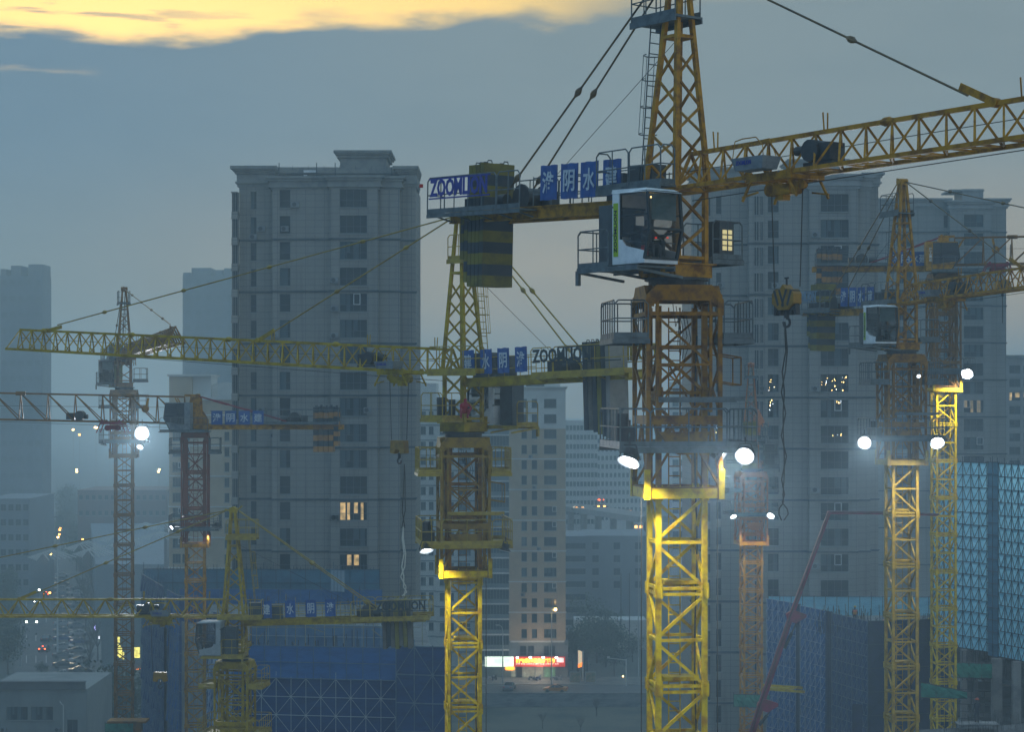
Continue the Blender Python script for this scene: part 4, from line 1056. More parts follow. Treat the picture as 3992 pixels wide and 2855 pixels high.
# ------------------------------------------------------------ the setting: ground, roads
mk('ground', (.045, .055, .05), .95, (.09, .10, .085), .02, bump=.1)
mk('asphalt', (.06, .068, .072), .8, (.085, .09, .092), .15)
mk('dirt', (.11, .105, .075), .95, (.045, .055, .042), .09, bump=.3)
mk('paving', (.16, .16, .15), .85, (.10, .10, .10), .3)
mk('paint', (.5, .5, .48), .7)
def sheet(name, pts, z, m, kind='structure'):
    mb = MB(); mb.add([(x, y, z) for x, y in pts], [tuple(range(len(pts)))]); return mb.build(name, m, kind=kind)
sheet('ground', [(-3500, 20), (3500, 20), (3500, 6000), (-3500, 6000)], 0, 'ground')
def ray(px, Y): return (X_(px, Y), Y)
sheet('road', [ray(45, 345), ray(225, 345), ray(214, 1500), ray(95, 1500)], .008, 'asphalt')
sheet('pavement', [ray(232, 345), ray(470, 345), ray(330, 900), ray(222, 900)], .012, 'paving')
sheet('cross_road', [(-260, 366), (260, 366), (260, 385), (-260, 385)], .004, 'asphalt')
sheet('forecourt', [(-30, 386), (60, 386), (60, 396), (-30, 396)], .12, 'paving')
mb = MB(); mb.box2((-30, 385.4, 0), (60, 385.9, .14)); mb.build('kerb', 'concrete', kind='structure')
sheet('car_park', [ray(2380, 440), ray(2560, 440), ray(2540, 600), ray(2330, 600)], .01, 'paving')
sheet('waste_ground', [(-20, 250), (75, 250), (75, 358), (-20, 358)], .006, 'dirt')
mb = MB()
for s_ in range(12):
    for px in (103, 140, 180):
        a = 380 + s_ * 38; x0, _ = ray(px, a); x1, _ = ray(px + (150 - px) * .0, a + 12)
        mb.add([(x0 - .07, a, .014), (x0 + .07, a, .014), (x1 + .07, a + 12, .014), (x1 - .07, a + 12, .014)], [(0, 1, 2, 3)])
mb.build('lane_markings', 'paint', kind='structure')

# site boundary wall
mk('site_wall', (.20, .22, .23), .9, (.10, .12, .13), .25, bump=.05, stretch=(1, 1, 4))
E = empty('boundary_wall', (14, 358, 0), 'long grey rendered site wall along the road in front of the red shop', 'wall')
mb = MB(); mb.box2((-38, -.12, 0), (42, .12, 2.4)); mb.build('wall_face', 'site_wall', E)
mb = MB(); mb.box2((-38.1, -.2, 2.4), (42.1, .2, 2.55)); mb.build('coping', 'concrete', E)
mb = MB()
for k in range(14): mb.box2((-37.8 + k * 6, -.26, 0), (-37.4 + k * 6, -.121, 2.4))
mb.build('piers', 'site_wall', E)

# ------------------------------------------------------------ big tower, left (behind the crane jibs)
grid_mat('clad_a', (.29, .28, .255), (.22, .22, .21), (.075, .085, .095), 1.05, .73, .04, off=(.2, .1))
mk('trim_a', (.25, .26, .25), .85, (.17, .185, .19), .8)
mk('trim_dark', (.085, .105, .12), .85, (.05, .07, .08), .8)
D = 224.0; P1 = 101.5 / F * D
zr = Z_(645, D); zt0 = Z_(706, D)
E, ox = tower_block('apartment_tower', 'tall beige tiled apartment tower left of the striped counterweights, penthouse on its roof', D,
    [(925, 1062, -1.6), (1062, 1290, 0), (1290, 1475, .75), (1475, 1558, -.1), (1558, 1617, -1.9)], [Z_(720, D), Z_(740, D), Z_(740, D), Z_(740, D), Z_(720, D)],
    0, P1, Z_(740, D), 2.02, 'clad_a', 'trim_dark',
    [(970, 993, 0, 1, .35), (1090, 1132, 1, 1, .4), (1327, 1433, 2, 4, .38)], lits={(12, 2): 1, (14, 2): 2}, nrows=16, band0=2, seed=3, nac=9)
mb = MB(); wl = Z_(2290, D)
# left flank in glass with white frames
x0 = X_(925, D) - ox
# roof: stepped cornices, parapet, penthouse
def cbox(mb, pa, pb, ya, yb, za, zb): mb.box2((X_(pa, D) - ox, ya, za), (X_(pb, D) - ox, yb, zb))
mb = MB()
# lower cornice over the bays
for (pa, pb, f_) in ((1055, 1290, .0), (1284, 1482, .75), (1475, 1562, -.1)):
    z = Z_(740, D)
    for out, h in ((.0, .25), (.25, .22), (.12, .5), (.3, .3), (.5, .25)):
        mb.box2((X_(pa, D) - ox - out, -f_ - out + .003 * (pa % 7), z), (X_(pb, D) - ox + out, 3, z + h)); z += h
# upper cornice of the wings
for (pa, pb, f_) in ((921, 1065, -1.6), (1556, 1621, -1.9)):
    z = Z_(722, D)
    for out, h in ((.1, .35), (.3, .2), (.15, .9), (.35, .25), (.55, .25), (.8, .35)):
        mb.box2((X_(pa, D) - ox - out, -f_ - out, z), (X_(pb, D) - ox + out * .3, 9, z + h)); z += h
mb.box2((X_(1064, D) - ox, 3.0, Z_(740, D)), (X_(1562, D) - ox, 12, Z_(668, D)))
mb.box2((X_(1064, D) - ox, 2.6, Z_(668, D)), (X_(1562, D) - ox, 12, Z_(641, D)))
mb.build('roof_parapet', 'trim_a', E)
mb = MB(); z = Z_(650, D)
mb.box2((X_(1314, D) - ox, 4.0, z), (X_(1496, D) - ox, 11, Z_(598, D)))
z = Z_(598, D)
for out, h in ((.25, .2), (.1, .15), (.45, .2), (.6, .25)): mb.box2((X_(1310, D) - ox - out, 4 - out, z), (X_(1498, D) - ox + out, 11 + out, z + h)); z += h
mb.build('penthouse', 'trim_a', E)
mb = MB()
for px in (1082, 1229, 1302, 1524): mb.tube((X_(px, D) - ox, 1.5, Z_(705, D)), (X_(px, D) - ox, 1.5, Z_(628 if px < 1400 else 645, D)), .05, 6)
for px in range(945, 1620, 62): mb.tube((X_(px, D) - ox, 2.5, Z_(650, D)), (X_(px, D) - ox, 2.5, Z_(634, D)), .02, 4)
for k in range(120):
    px = 1066 + k * 4
    mb.tube((X_(px, D) - ox, 2.2, Z_(697, D)), (X_(px, D) - ox, 2.2, Z_(668, D)), .02, 4)
mb.box2((X_(1066, D) - ox, 2.17, Z_(668, D)), (X_(1546, D) - ox, 2.23, Z_(666, D)))
mb.build('roof_railing', 'trim_dark', E)
mb = MB(); mb.box2((X_(1176, D) - ox, 2.0, Z_(664, D)), (X_(1224, D) - ox, 2.1, Z_(655, D))); mb.box2((X_(1176, D) - ox, 2.0, Z_(696, D)), (X_(1190, D) - ox, 2.1, Z_(674, D))); mb.build('white_roof_frame', 'cab_white', E)
# left flank glazing strips and corner piers
mb = MB(); xs = X_(925, D) - ox
mbg = MB()
for k in range(16):
    z1 = Z_(745, D) - k * P1 - .15; z0 = z1 - 2.1
    mbg.box2((xs - .62, .4, z0), (xs - .02, 1.55, z1))
    for q in range(4): mb.box2((xs - .66, .36 + q * .38, z0), (xs - .58, .42 + q * .38, z1)) ; mb.box2((xs - .66 + q * .2, .34, z0), (xs - .62 + q * .2, .40, z1))
    mb.box2((xs - .7, .3, z0 - .85), (xs, 1.6, z0))
    mb.box2((xs - .75, .25, z1 - .004), (xs, 1.6, z1 + .12))
mb.build('bay_frame', 'clad_a', E); mbg.build('bay_glazing', 'glass_blue', E)
ac_unit(E, X_(1096, D) - ox, 0, Z_(903, D)); ac_unit(E, X_(966, D) - ox, 1.6, Z_(930, D)); ac_unit(E, X_(1048, D) - ox, 1.6, Z_(1710, D)); ac_unit(E, X_(1420, D) - ox, -.75, Z_(1610, D))

# ------------------------------------------------------------ big tower, right
grid_mat('clad_b', (.31, .305, .285), (.235, .24, .235), (.085, .10, .11), 1.05, .73, .04, off=(.4, .3))
mk('trim_b', (.33, .34, .34), .85, (.24, .26, .27), .8)
D = 226.0; P2 = 100.1 / F * D
E, ox = tower_block('apartment_tower', 'tall beige tiled apartment tower behind the hanging striped hook block', D,
    [(2700, 2920, -1.6), (2920, 3150, 0), (3150, 3340, .75), (3340, 3392, -.1), (3392, 3436, -1.9)], [Z_(690, D), Z_(735, D), Z_(735, D), Z_(735, D), Z_(700, D)],
    0, P2, Z_(759, D), 2.0, 'clad_b', 'trim_dark',
    [(2797, 2818, 0, 1, .35), (2993, 3036, 1, 2, .4), (3195, 3304, 2, 4, .38)], nrows=21, band0=2, seed=5, nac=9)
mb = MB()
def crn(mb, pa, pb, f_, z, st):
    for out, h in st: mb.box2((X_(pa, D) - ox - out, -f_ - out + .003 * (pa % 5), z), (X_(pb, D) - ox + out, 4, z + h)); z += h
for (pa, pb, f_) in ((2920, 3150, 0), (3145, 3345, .75), (3340, 3394, -.1)): crn(mb, pa, pb, f_, Z_(738, D), ((.1, .3), (.3, .2), (.15, .5), (.35, .3), (.55, .25)))
crn(mb, 2700, 2925, -1.6, Z_(700, D), ((.1, .3), (.3, .2), (.15, .5), (.35, .3), (.6, .25)))
crn(mb, 3390, 3438, -1.9, Z_(720, D), ((.1, .3), (.3, .2), (.15, .5), (.35, .3), (.6, .25)))
mb.box2((X_(2760, D) - ox, 3.2, Z_(735, D)), (X_(3400, D) - ox, 12, Z_(665, D)))
mb.build('roof_parapet', 'trim_b', E)
mb = MB(); z = Z_(665, D); mb.box2((X_(3112, D) - ox, 5, z), (X_(3318, D) - ox, 11, Z_(618, D))); z = Z_(618, D)
for out, h in ((.2, .15), (.45, .2), (.6, .15)): mb.box2((X_(3112, D) - ox - out, 5 - out, z), (X_(3318, D) - ox + out, 11 + out, z + h)); z += h
mb.build('penthouse', 'trim_b', E)
mb = MB()
for px in range(3330, 3432, 3): mb.tube((X_(px, D) - ox, 2.2, Z_(700, D)), (X_(px, D) - ox, 2.2, Z_(672, D)), .02, 4)
mb.box2((X_(3330, D) - ox, 2.17, Z_(672, D)), (X_(3432, D) - ox, 2.23, Z_(670, D))); mb.build('roof_railing', 'cab_grey', E)
# narrow bay flank glazing between wing and bay
mb = MB(); mbg = MB()
for k in range(20):
    z1 = Z_(765, D) - k * P2; z0 = z1 - 2.1
    for (pa, pb, yy) in ((2752, 2774, 1.5), (2942, 2956, -.1), (2965, 2974, -.1)):
        mbg.box2((X_(pa, D) - ox, yy, z0), (X_(pb, D) - ox, yy + .06, z1))
        mb.box2((X_(pa, D) - ox - .06, yy - .06, z0 - .1), (X_(pb, D) - ox + .06, yy - .005, z0)); mb.box2((X_(pa, D) - ox - .06, yy - .06, z1), (X_(pb, D) - ox + .06, yy - .005, z1 + .08)); mb.box2((X_((pa + pb) / 2, D) - ox - .03, yy - .05, z0), (X_((pa + pb) / 2, D) - ox + .03, yy - .005, z1))
mb.build('bay_frame', 'trim_b', E); mbg.build('bay_glazing', 'glass_blue', E)
ac_unit(E, X_(3008, D) - ox, 0, Z_(1124, D)); ac_unit(E, X_(2800, D) - ox, 1.6, Z_(1120, D))
# reflections of the lit city painted as glowing specks on the window panes
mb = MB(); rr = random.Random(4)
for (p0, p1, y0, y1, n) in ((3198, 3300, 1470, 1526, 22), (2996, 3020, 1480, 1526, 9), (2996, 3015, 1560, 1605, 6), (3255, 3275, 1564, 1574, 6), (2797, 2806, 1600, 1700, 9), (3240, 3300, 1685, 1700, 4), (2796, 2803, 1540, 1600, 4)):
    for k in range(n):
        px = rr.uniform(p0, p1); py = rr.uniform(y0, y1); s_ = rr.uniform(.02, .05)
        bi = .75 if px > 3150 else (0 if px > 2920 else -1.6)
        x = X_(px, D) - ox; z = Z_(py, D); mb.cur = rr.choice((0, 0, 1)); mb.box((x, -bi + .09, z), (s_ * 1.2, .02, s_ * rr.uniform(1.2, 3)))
mb.build('city_reflection_specks', ['lamp_warm', 'reflection_glow'], E)

# ------------------------------------------------------------ rear right tower
D = 313.0; P3 = 72.3 / F * D
grid_mat('clad_c', (.30, .305, .295), (.23, .24, .24), (.11, .125, .135), 1.4, 1.0, .05)
E, ox = tower_block('apartment_tower', 'grey beige apartment tower at the right behind the crane with the orange cab', D,
    [(3425, 3700, -1.0), (3700, 3860, .6), (3860, 3930, -1.2)], [Z_(800, D), Z_(820, D), Z_(800, D)], 0, P3, Z_(838, D), 1.95, 'clad_c', 'trim_dark',
    [(3684, 3700, 0, 1, 0), (3500, 3560, 0, 3, .4), (3754, 3830, 1, 3, .4)], nrows=16, band0=1, seed=8, nac=5, lits={(10, 1): 3})
mb = MB()
for (pa, pb, f_) in ((3425, 3702, -1.0), (3698, 3862, .6), (3858, 3934, -1.2)): crn(mb, pa, pb, f_, Z_(822, D) + (0 if f_ > 0 else .5), ((.1, .3), (.3, .2), (.15, .5), (.4, .3), (.6, .25)))
mb.box2((X_(3560, D) - ox, 3, Z_(820, D)), (X_(3900, D) - ox, 12, Z_(775, D))); mb.build('roof_parapet', 'trim_b', E)
mb = MB(); mb.box2((X_(3775, D) - ox, 4, Z_(790, D)), (X_(3857, D) - ox, 10, Z_(726, D))); mb.box2((X_(3723, D) - ox, 3.8, Z_(735, D)), (X_(3860, D) - ox, 10.2, Z_(728, D))); mb.box2((X_(3585, D) - ox, 4, Z_(790, D)), (X_(3680, D) - ox, 10, Z_(765, D))); mb.build('penthouse', 'trim_b', E)
# far right slab
D = 420.0
grid_mat('clad_d', (.30, .30, .29), (.24, .24, .24), (.2, .2, .2), 30, 2.9, .12)
E, ox = tower_block('apartment_block', 'pale apartment block at the far right edge with one yellow lit window', D, [(3915, 4120, 0)], Z_(1395, D), 0, 53 / F * D, Z_(1425, D), 1.7, 'clad_d', 'trim_a',
    [(3935, 3978, 0, 2, 0), (3990, 4030, 0, 2, 0)], nrows=14, bands_every=1, band0=1, lits={(2, 0): 1}, seed=2)
mb = MB(); mb.box2((X_(3915, D) - ox - .5, -.5, Z_(1395, D)), (X_(4120, D) - ox, 12, Z_(1385, D))); mb.build('roof_parapet', 'trim_a', E)
# ------------------------------------------------------------ beige block, centre
D = 395.0; P5 = 59.9 / F * D
mk('beige', (.46, .35, .235), .9, (.38, .29, .20), .3); mk('pale', (.58, .58, .55), .9, (.48, .49, .47), .3); mk('bluegrey', (.14, .18, .20), .85, (.11, .14, .16), .4)
E, ox = tower_block('apartment_block', 'beige apartment block above the lit red supermarket sign, white cornice lines every second floor', D, [(1985, 2205, 0)], Z_(1668, D), Z_(2500, D), P5, Z_(1556, D) - 2 * P5, 1.75, 'beige', 'pale',
    [(2033, 2054, 0, 1, 0), (2073, 2094, 0, 1, 0), (2121, 2169, 0, 3, 0)], nrows=14, bands_every=2, band0=0, seed=6, sill=False)
def bx(name, m, pa, pb, ya, yb, za, zb, par): mb = MB(); mb.box2((X_(pa, D) - ox, ya, za), (X_(pb, D) - ox, yb, zb)); return mb.build(name, m, par)
mb = MB(); hs = [(X_(a, D) - ox, X_(b, D) - ox, Z_(1556, D) - k * P5 - 1.75, Z_(1556, D) - k * P5) for k in (0, 1) for a, b in ((2033, 2054), (2073, 2094), (2121, 2169))]
wall_grid(mb, X_(1985, D) - ox, X_(2205, D) - ox, Z_(1668, D) + .003, Z_(1518, D), -.01, hs); xr = X_(2205, D) - ox
mb.quad((xr, 0, Z_(1668, D)), (xr, 14, Z_(1668, D)), (xr, 14, Z_(1518, D)), (xr, 0, Z_(1518, D)))
mb.build('upper_wall', 'pale', E)
for a, b, c, d in hs: put_window(E, window_mesh(b - a, d - c, 3 if b - a > 2 else 1, 0, 0), (a, .1, c))
mb = MB(); mb.box2((X_(1983, D) - ox, -.3, Z_(1518, D)), (X_(2207, D) - ox + .2, 12, Z_(1512, D))); mb.box2((X_(1985, D) - ox, -.6, Z_(1512, D)), (X_(2209, D) - ox + .2, 12.3, Z_(1507, D))); mb.box2((X_(2060, D) - ox, 3, Z_(1507, D)), (X_(2185, D) - ox, 9, Z_(1480, D))); mb.build('roof_parapet', 'pale', E); mb = MB(); mb.box2((X_(1990, D) - ox, -.2, Z_(2506, D)), (X_(2200, D) - ox, 1, Z_(2500, D))); mb.build('podium_band', 'pale', E)
rr = random.Random(9)
mb = MB()
for k in range(16): px = rr.uniform(1995, 2130); mb.box((X_(px, D) - ox, 1, Z_(1504, D)), (rr.uniform(.4, 1.2), .5, rr.uniform(.4, 1.1)))
mb.build('roof_clutter', 'trim_dark', E)
for k, px in ((3, 2060), (5, 2075), (9, 2092), (12, 2030)): ac_unit(E, X_(px, D) - ox, 0, Z_(1556, D) - k * P5 - 2.6)
# glazed balcony part of the same block
bx('balcony_wall', 'bluegrey', 1850, 1984, .6, 12, Z_(2560, D), Z_(1640, D), E)
mb = MB()
for k in range(16):
    z = Z_(1700, D) - k * P5; mb.box2((X_(1850, D) - ox, -.3, z), (X_(1985, D) - ox, .6, z + .28))
mb.build('balcony_slabs', 'pale', E)
mb = MB(); mbg = MB()
for k in range(15):
    z = Z_(1700, D) - k * P5 - P5 + .28
    mbg.box2((X_(1852, D) - ox, .2, z + .8), (X_(1984, D) - ox, .3, z + P5 - .3))
    mb.box2((X_(1850, D) - ox, .0, z), (X_(1985, D) - ox, .15, z + .8))
    for q in range(12): mb.box2((X_(1852 + q * 12, D) - ox - .04, .12, z + .8), (X_(1852 + q * 12, D) - ox + .04, .19, z + P5 - .3))
mb.build('balcony_parapets', 'bluegrey', E); mbg.build('balcony_glazing', 'glass_blue', E)
# podium with the shops
bx('podium', 'bluegrey', 1850, 2215, .5, 12, 0, Z_(2501, D), E)
for (a, b) in ((2027, 2052), (2058, 2082), (2120, 2140), (2144, 2165)): put_window(E, window_mesh(X_(b, D) - X_(a, D), 2.0, 2, .3, 0, lit=2 if a < 2100 else 0), (X_(a, D) - ox, .45, Z_(2560, D)))
for (a, b, m_) in ((1992, 2010, 'indoor_dim'), (2015, 2034, 'steel_dark'), (2036, 2084, 'indoor_dim'), (2088, 2118, 'indoor_dim'), (2122, 2165, 'indoor_green')):
    mb = MB(); mb.box2((X_(a, D) - ox, .35, .15), (X_(b, D) - ox, .46, 3.2)); mb.build('shopfront', m_, E)
SHOP_D = D
# grey flats left of it
D = 402.0
E, ox = tower_block('apartment_block', 'pale grey apartment block between the big left tower and the yellow crane', D, [(1600, 1700, 0), (1700, 1850, 1.0)], [Z_(1495, D), Z_(1560, D)], 0, P5, Z_(1605, D), 1.6, ['pale'][0], 'bluegrey',
    [(1640, 1660, 0, 2, 0), (1672, 1690, 0, 2, 0), (1715, 1770, 1, 4, 0), (1785, 1835, 1, 3, 0)], nrows=15, bands_every=1, band0=0, seed=12, sill=False)
# beige flats at the far left of the tower
D = 350.0
E, ox = tower_block('apartment_block', 'beige apartment block behind the blue sign panels of the left flat-topped crane', D, [(655, 745, -1.2), (745, 930, 0)], [Z_(1468, D), Z_(1560, D)], 0, 59.8 / F * D, Z_(1625, D), 1.6, 'beige', 'pale',
    [(875, 894, 1, 1, 0), (905, 920, 1, 1, 0), (668, 700, 0, 3, 0), (706, 735, 0, 3, 0)], nrows=10, bands_every=2, band0=0, seed=13, sill=False, gm='glass_blue')
mb = MB(); mb.box2((X_(655, D) - ox - .3, .9, Z_(1468, D)), (X_(818, D) - ox, 12, Z_(1460, D))); mb.box2((X_(740, D) - ox, -.5, Z_(1560, D)), (X_(930, D) - ox, 12, Z_(1548, D)))
mb.box2((X_(745, D) - ox, 2, Z_(1548, D)), (X_(815, D) - ox, 10, Z_(1468, D)))
for k in range(26): mb.bar((X_(818 + k * 4, D) - ox, 3, Z_(1548, D)), (X_(818 + k * 4, D) - ox, 3, Z_(1500 - 10 * math.sin(k / 8), D)), .12)
mb.build('roof_parapet', 'pale', E)
# ------------------------------------------------------------ shop signs
D = 394.0
E = empty('shop_sign', (X_(2104, D), D, 0), 'long red lit supermarket sign with yellow characters below the beige block', 'sign')
mb = MB(); ex = E.location.x; mb.box2((X_(2003, D) - ex, -.25, Z_(2601, D)), (X_(2203, D) - ex, 0, Z_(2562, D))); mb.build('panel', 'sign_red', E)
mb = MB(); text_mb(mb, '购物家园民生鲜超市', (X_(2088, D) - ex, -.27, Z_(2577, D)), (1, 0, 0), (0, 0, 1), .95, .03, .03, width=X_(2165, D) - X_(2011, D)); mb.build('lettering', 'sign_yellow', E)
mb = MB(); text_mb(mb, '服装 鞋帽 日用百货 烟酒 粮油 生鲜果蔬 肉类', (X_(2095, D) - ex, -.27, Z_(2590, D)), (1, 0, 0), (0, 0, 1), .25, .02, .02, width=X_(2182, D) - X_(2014, D)); mb.box2((X_(2170, D) - ex, -.28, Z_(2584, D)), (X_(2197, D) - ex, -.26, Z_(2566, D))); mb.build('small_lettering', 'white_letters', E)
for px in (2017, 2067, 2117, 2168):
    mb = MB(); mb.bar((X_(px, D) - ex, -.25, Z_(2560, D)), (X_(px, D) - ex, -1.0, Z_(2558, D)), .06); m_ = mb.build('sign_lamp', 'steel_dark', E)
    mb = MB(); mb.box((X_(px, D) - ex, -1.0, Z_(2563, D)), (.45, .3, .2)); mb.build('lamp_lens', 'lamp_on', m_)
E = empty('shop_sign', (X_(1947, D), D, 0), 'white lit shop sign with pale characters beside the red supermarket sign', 'sign')
mb = MB(); ex = E.location.x; mb.box2((X_(1891, D) - ex, -.25, Z_(2601, D)), (X_(2002, D) - ex, 0, Z_(2562, D))); mb.build('panel', 'sign_white', E)
mb = MB(); text_mb(mb, '东盟世界', (X_(1958, D) - ex, -.27, Z_(2578, D)), (1, 0, 0), (0, 0, 1), .9, .03, .02, width=X_(1990, D) - X_(1927, D)); mb.build('lettering', 'sign_pale', E)
E = empty('neon_sign', (X_(1988, D), D - .4, Z_(2607, D)), 'small oval neon sign hanging under the joint of the white and red shop signs', 'sign')
mb = MB(); pts = [(.85 * (abs(math.cos(t)) ** .5) * (1 if math.cos(t) > 0 else -1), .27 * (abs(math.sin(t)) ** .6) * (1 if math.sin(t) > 0 else -1)) for t in [math.pi * k / 10 for k in range(20)]]
mb.extr(pts, (0, 0, 0), (1, 0, 0), (0, 0, 1), (0, .1, 0)); mb.build('panel', 'sign_yellow', E)
mb = MB(); mb.path([(x * 1.12, -.03, z * 1.25) for x, z in pts + pts[:1]], .06); mb.build('neon_tube', 'sign_orange', E)
# advertising pylon
E = empty('advertising_pylon', (X_(2262, 390), 390, 0), 'tall lit advertising board with a red foot right of the red sign', 'sign')
ex = E.location.x; mb = MB(); mb.tube((.55, .1, 0), (.55, .1, 6.0), .17, 8); mb.build('post', 'pole', E)
mb = MB(); mb.extr([(-.4, 3.6), (.35, 4.0), (.35, 6.0), (.1, 6.2), (-.4, 6.3)], (0, 0, -.2), (1, 0, 0), (0, 0, 1), (0, .3, 0)); mb.build('panel', 'sign_cream', E)
mb = MB(); mb.extr([(-.45, 2.9), (.3, 3.1), (.4, 4.0), (-.4, 3.58)], (0, 0, -.2), (1, 0, 0), (0, 0, 1), (0, .3, 0)); mb.build('foot_panel', 'sign_orange', E)
# hoardings
for i, (px, lb) in enumerate(((2242, 'painted hoarding panel nearer the red sign, left of the grey post'), (2302, 'painted hoarding panel right of the grey post'))):
    E = empty('hoarding', (X_(px, 388), 388, 0), lb, 'hoarding', 'painted hoardings by the road')
    mb = MB(); mb.box((0, 0, 1.15), (1.9, .1, 1.9)); mb.build('panel', 'hoard', E)
    mb = MB(); mb.box((0, 0, 2.15), (2.1, .2, .1)); mb.box((-1, 0, 1.05), (.1, .2, 2.1)); mb.box((1, 0, 1.05), (.1, .2, 2.1)); mb.build('frame', 'pole', E)
# ------------------------------------------------------------ street lamps, posts
def lamp_post(px, Y, h, arm, lb, lit=True, double=False, grp=None, glow=None):
    E = empty('street_lamp', (X_(px, Y), Y, 0), lb, 'street lamp', grp)
    mb = MB(); mb.tube((0, 0, 0), (0, 0, h - 1.2), .14, 8, .08)
    sides = (-1, 1) if double else ((1,) if arm > 0 else (-1,))
    for s_ in sides: mb.path([(0, 0, h - 1.2), (s_ * abs(arm) * .15, 0, h - .5), (s_ * abs(arm) * .5, 0, h - .1), (s_ * abs(arm), 0, h)], .06)
    mb.build('post', 'pole', E)
    for s_ in sides:
        mb = MB(); mb.box((s_ * (abs(arm) + .25), 0, h + .03), (.8, .28, .1)); hd = mb.build('lamp_head', 'pole', E)
        mb = MB(); mb.box((s_ * (abs(arm) + .25), 0, h - .08), (.5 if not glow else glow, .3, .12 if not glow else glow)); mb.build('lamp_lens', ('lamp_warm' if lit == 1 else 'lamp_orange') if lit else 'lamp_off', hd)
    return E
lamp_post(2150, 386, 14.6, .5, 'lit orange street lamp in front of the red supermarket sign', 1, glow=.5)
ld = bpy.data.lights.new('street_lamp_light', 'POINT'); ld.energy = 280; ld.color = (1, .6, .2); ld.shadow_soft_size = .3
lo = bpy.data.objects.new('street_lamp_light', ld); col.objects.link(lo); lo.location = (X_(2150, 386) + .9, 385.2, 14.0)
ld = bpy.data.lights.new('sign_light', 'POINT'); ld.energy = 900; ld.color = (1, .75, .5); ld.shadow_soft_size = .5
lo = bpy.data.objects.new('sign_light', ld); col.objects.link(lo); lo.location = (X_(2100, 390), 391.0, 3.4)
lamp_post(1960, 386, 11.5, -.8, 'unlit curved street lamp in front of the white shop sign', 0)
E = lamp_post(2489, 395, 30.0, .25, 'tall post with a pair of lit orange lamps beside the near yellow mast', 2, double=True, glow=.45)
E = empty('traffic_signal_post', (X_(2441, 384), 384, 0), 'white overhanging signal post right of the hoardings', 'post')
mb = MB(); mb.tube((0, 0, 0), (0, 0, 5.2), .12, 8); mb.tube((0, 0, 5.0), (-3.6, 0, 5.4), .08, 6); mb.box((-3.4, 0, 5.55), (.5, .2, .35)); mb.build('post', 'pole_white', E)
mb = MB(); mb.box((-.6, -.1, 1.9), (.22, .1, .26)); mb.build('signal_light', 'lamp_warm', E)
E = empty('traffic_signal_post', (X_(82, 412), 412, 0), 'overhanging post carrying two lit lamps above the street at the left', 'post')
mb = MB(); mb.tube((0, 0, 0), (0, 0, 8.9), .1, 8); mb.tube((0, 0, 8.8), (4.2, 0, 9.1), .06, 6); mb.build('post', 'pole', E)
for x in (1.1, 3.2): mb = MB(); mb.box((x, 0, 9.25), (.36, .2, .36)); mb.build('lamp', 'lamp_cool', E)
E = empty('mast_pole', (X_(224, 430), 430, 0), 'very tall white flood mast at the right kerb of the street', 'post')
mb = MB(); mb.tube((0, 0, 0), (0, 0, Z_(2120, 430)), .22, 8, .14); mb.build('post', 'pole_white', E)
# far street lights: small lamp on a thin pole each
k = 0
for (px, py, Y, t) in ((236, 2059, 700, 2), (233, 2067, 690, 2), (231, 2085, 660, 2), (226, 2096, 640, 1), (205, 2133, 600, 2), (199, 2149, 590, 2), (199, 2162, 580, 1), (322, 2105, 620, 2), (153, 2301, 500, 0), (194, 2313, 510, 2), (285, 1676, 900, 1), (310, 1696, 900, 2), (371, 1667, 900, 1), (377, 1668, 900, 1), (426, 1672, 900, 2), (299, 1832, 880, 1), (299, 1840, 860, 1), (621, 1832, 880, 1), (618, 1840, 860, 1),
        (2230, 1823, 820, 2), (2262, 1825, 810, 2), (2322, 1830, 790, 2), (2358, 1832, 780, 2), (2388, 1836, 770, 2), (2458, 1843, 750, 2)):
    E = empty('street_lamp', (X_(px, Y), Y, 0), ('distant lit street lamp in the haze over the street at the left' if px < 1000 else 'distant orange street lamp in the row beyond the beige block'), 'street lamp', ('distant lamps along the left street' if px < 1000 else 'row of distant orange lamps'))
    z = Z_(py, Y); s_ = .0011 * Y * .8
    mb = MB(); mb.tube((0, .2, 0), (0, .2, z), .05, 5); mb.build('post', 'pole', E)
    mb = MB(); mb.tube((-s_ * .5, 0, z), (s_ * .5, 0, z), s_ * .5, 8); mb.build('lamp', ('lamp_cool', 'lamp_warm', 'lamp_orange')[t], E)
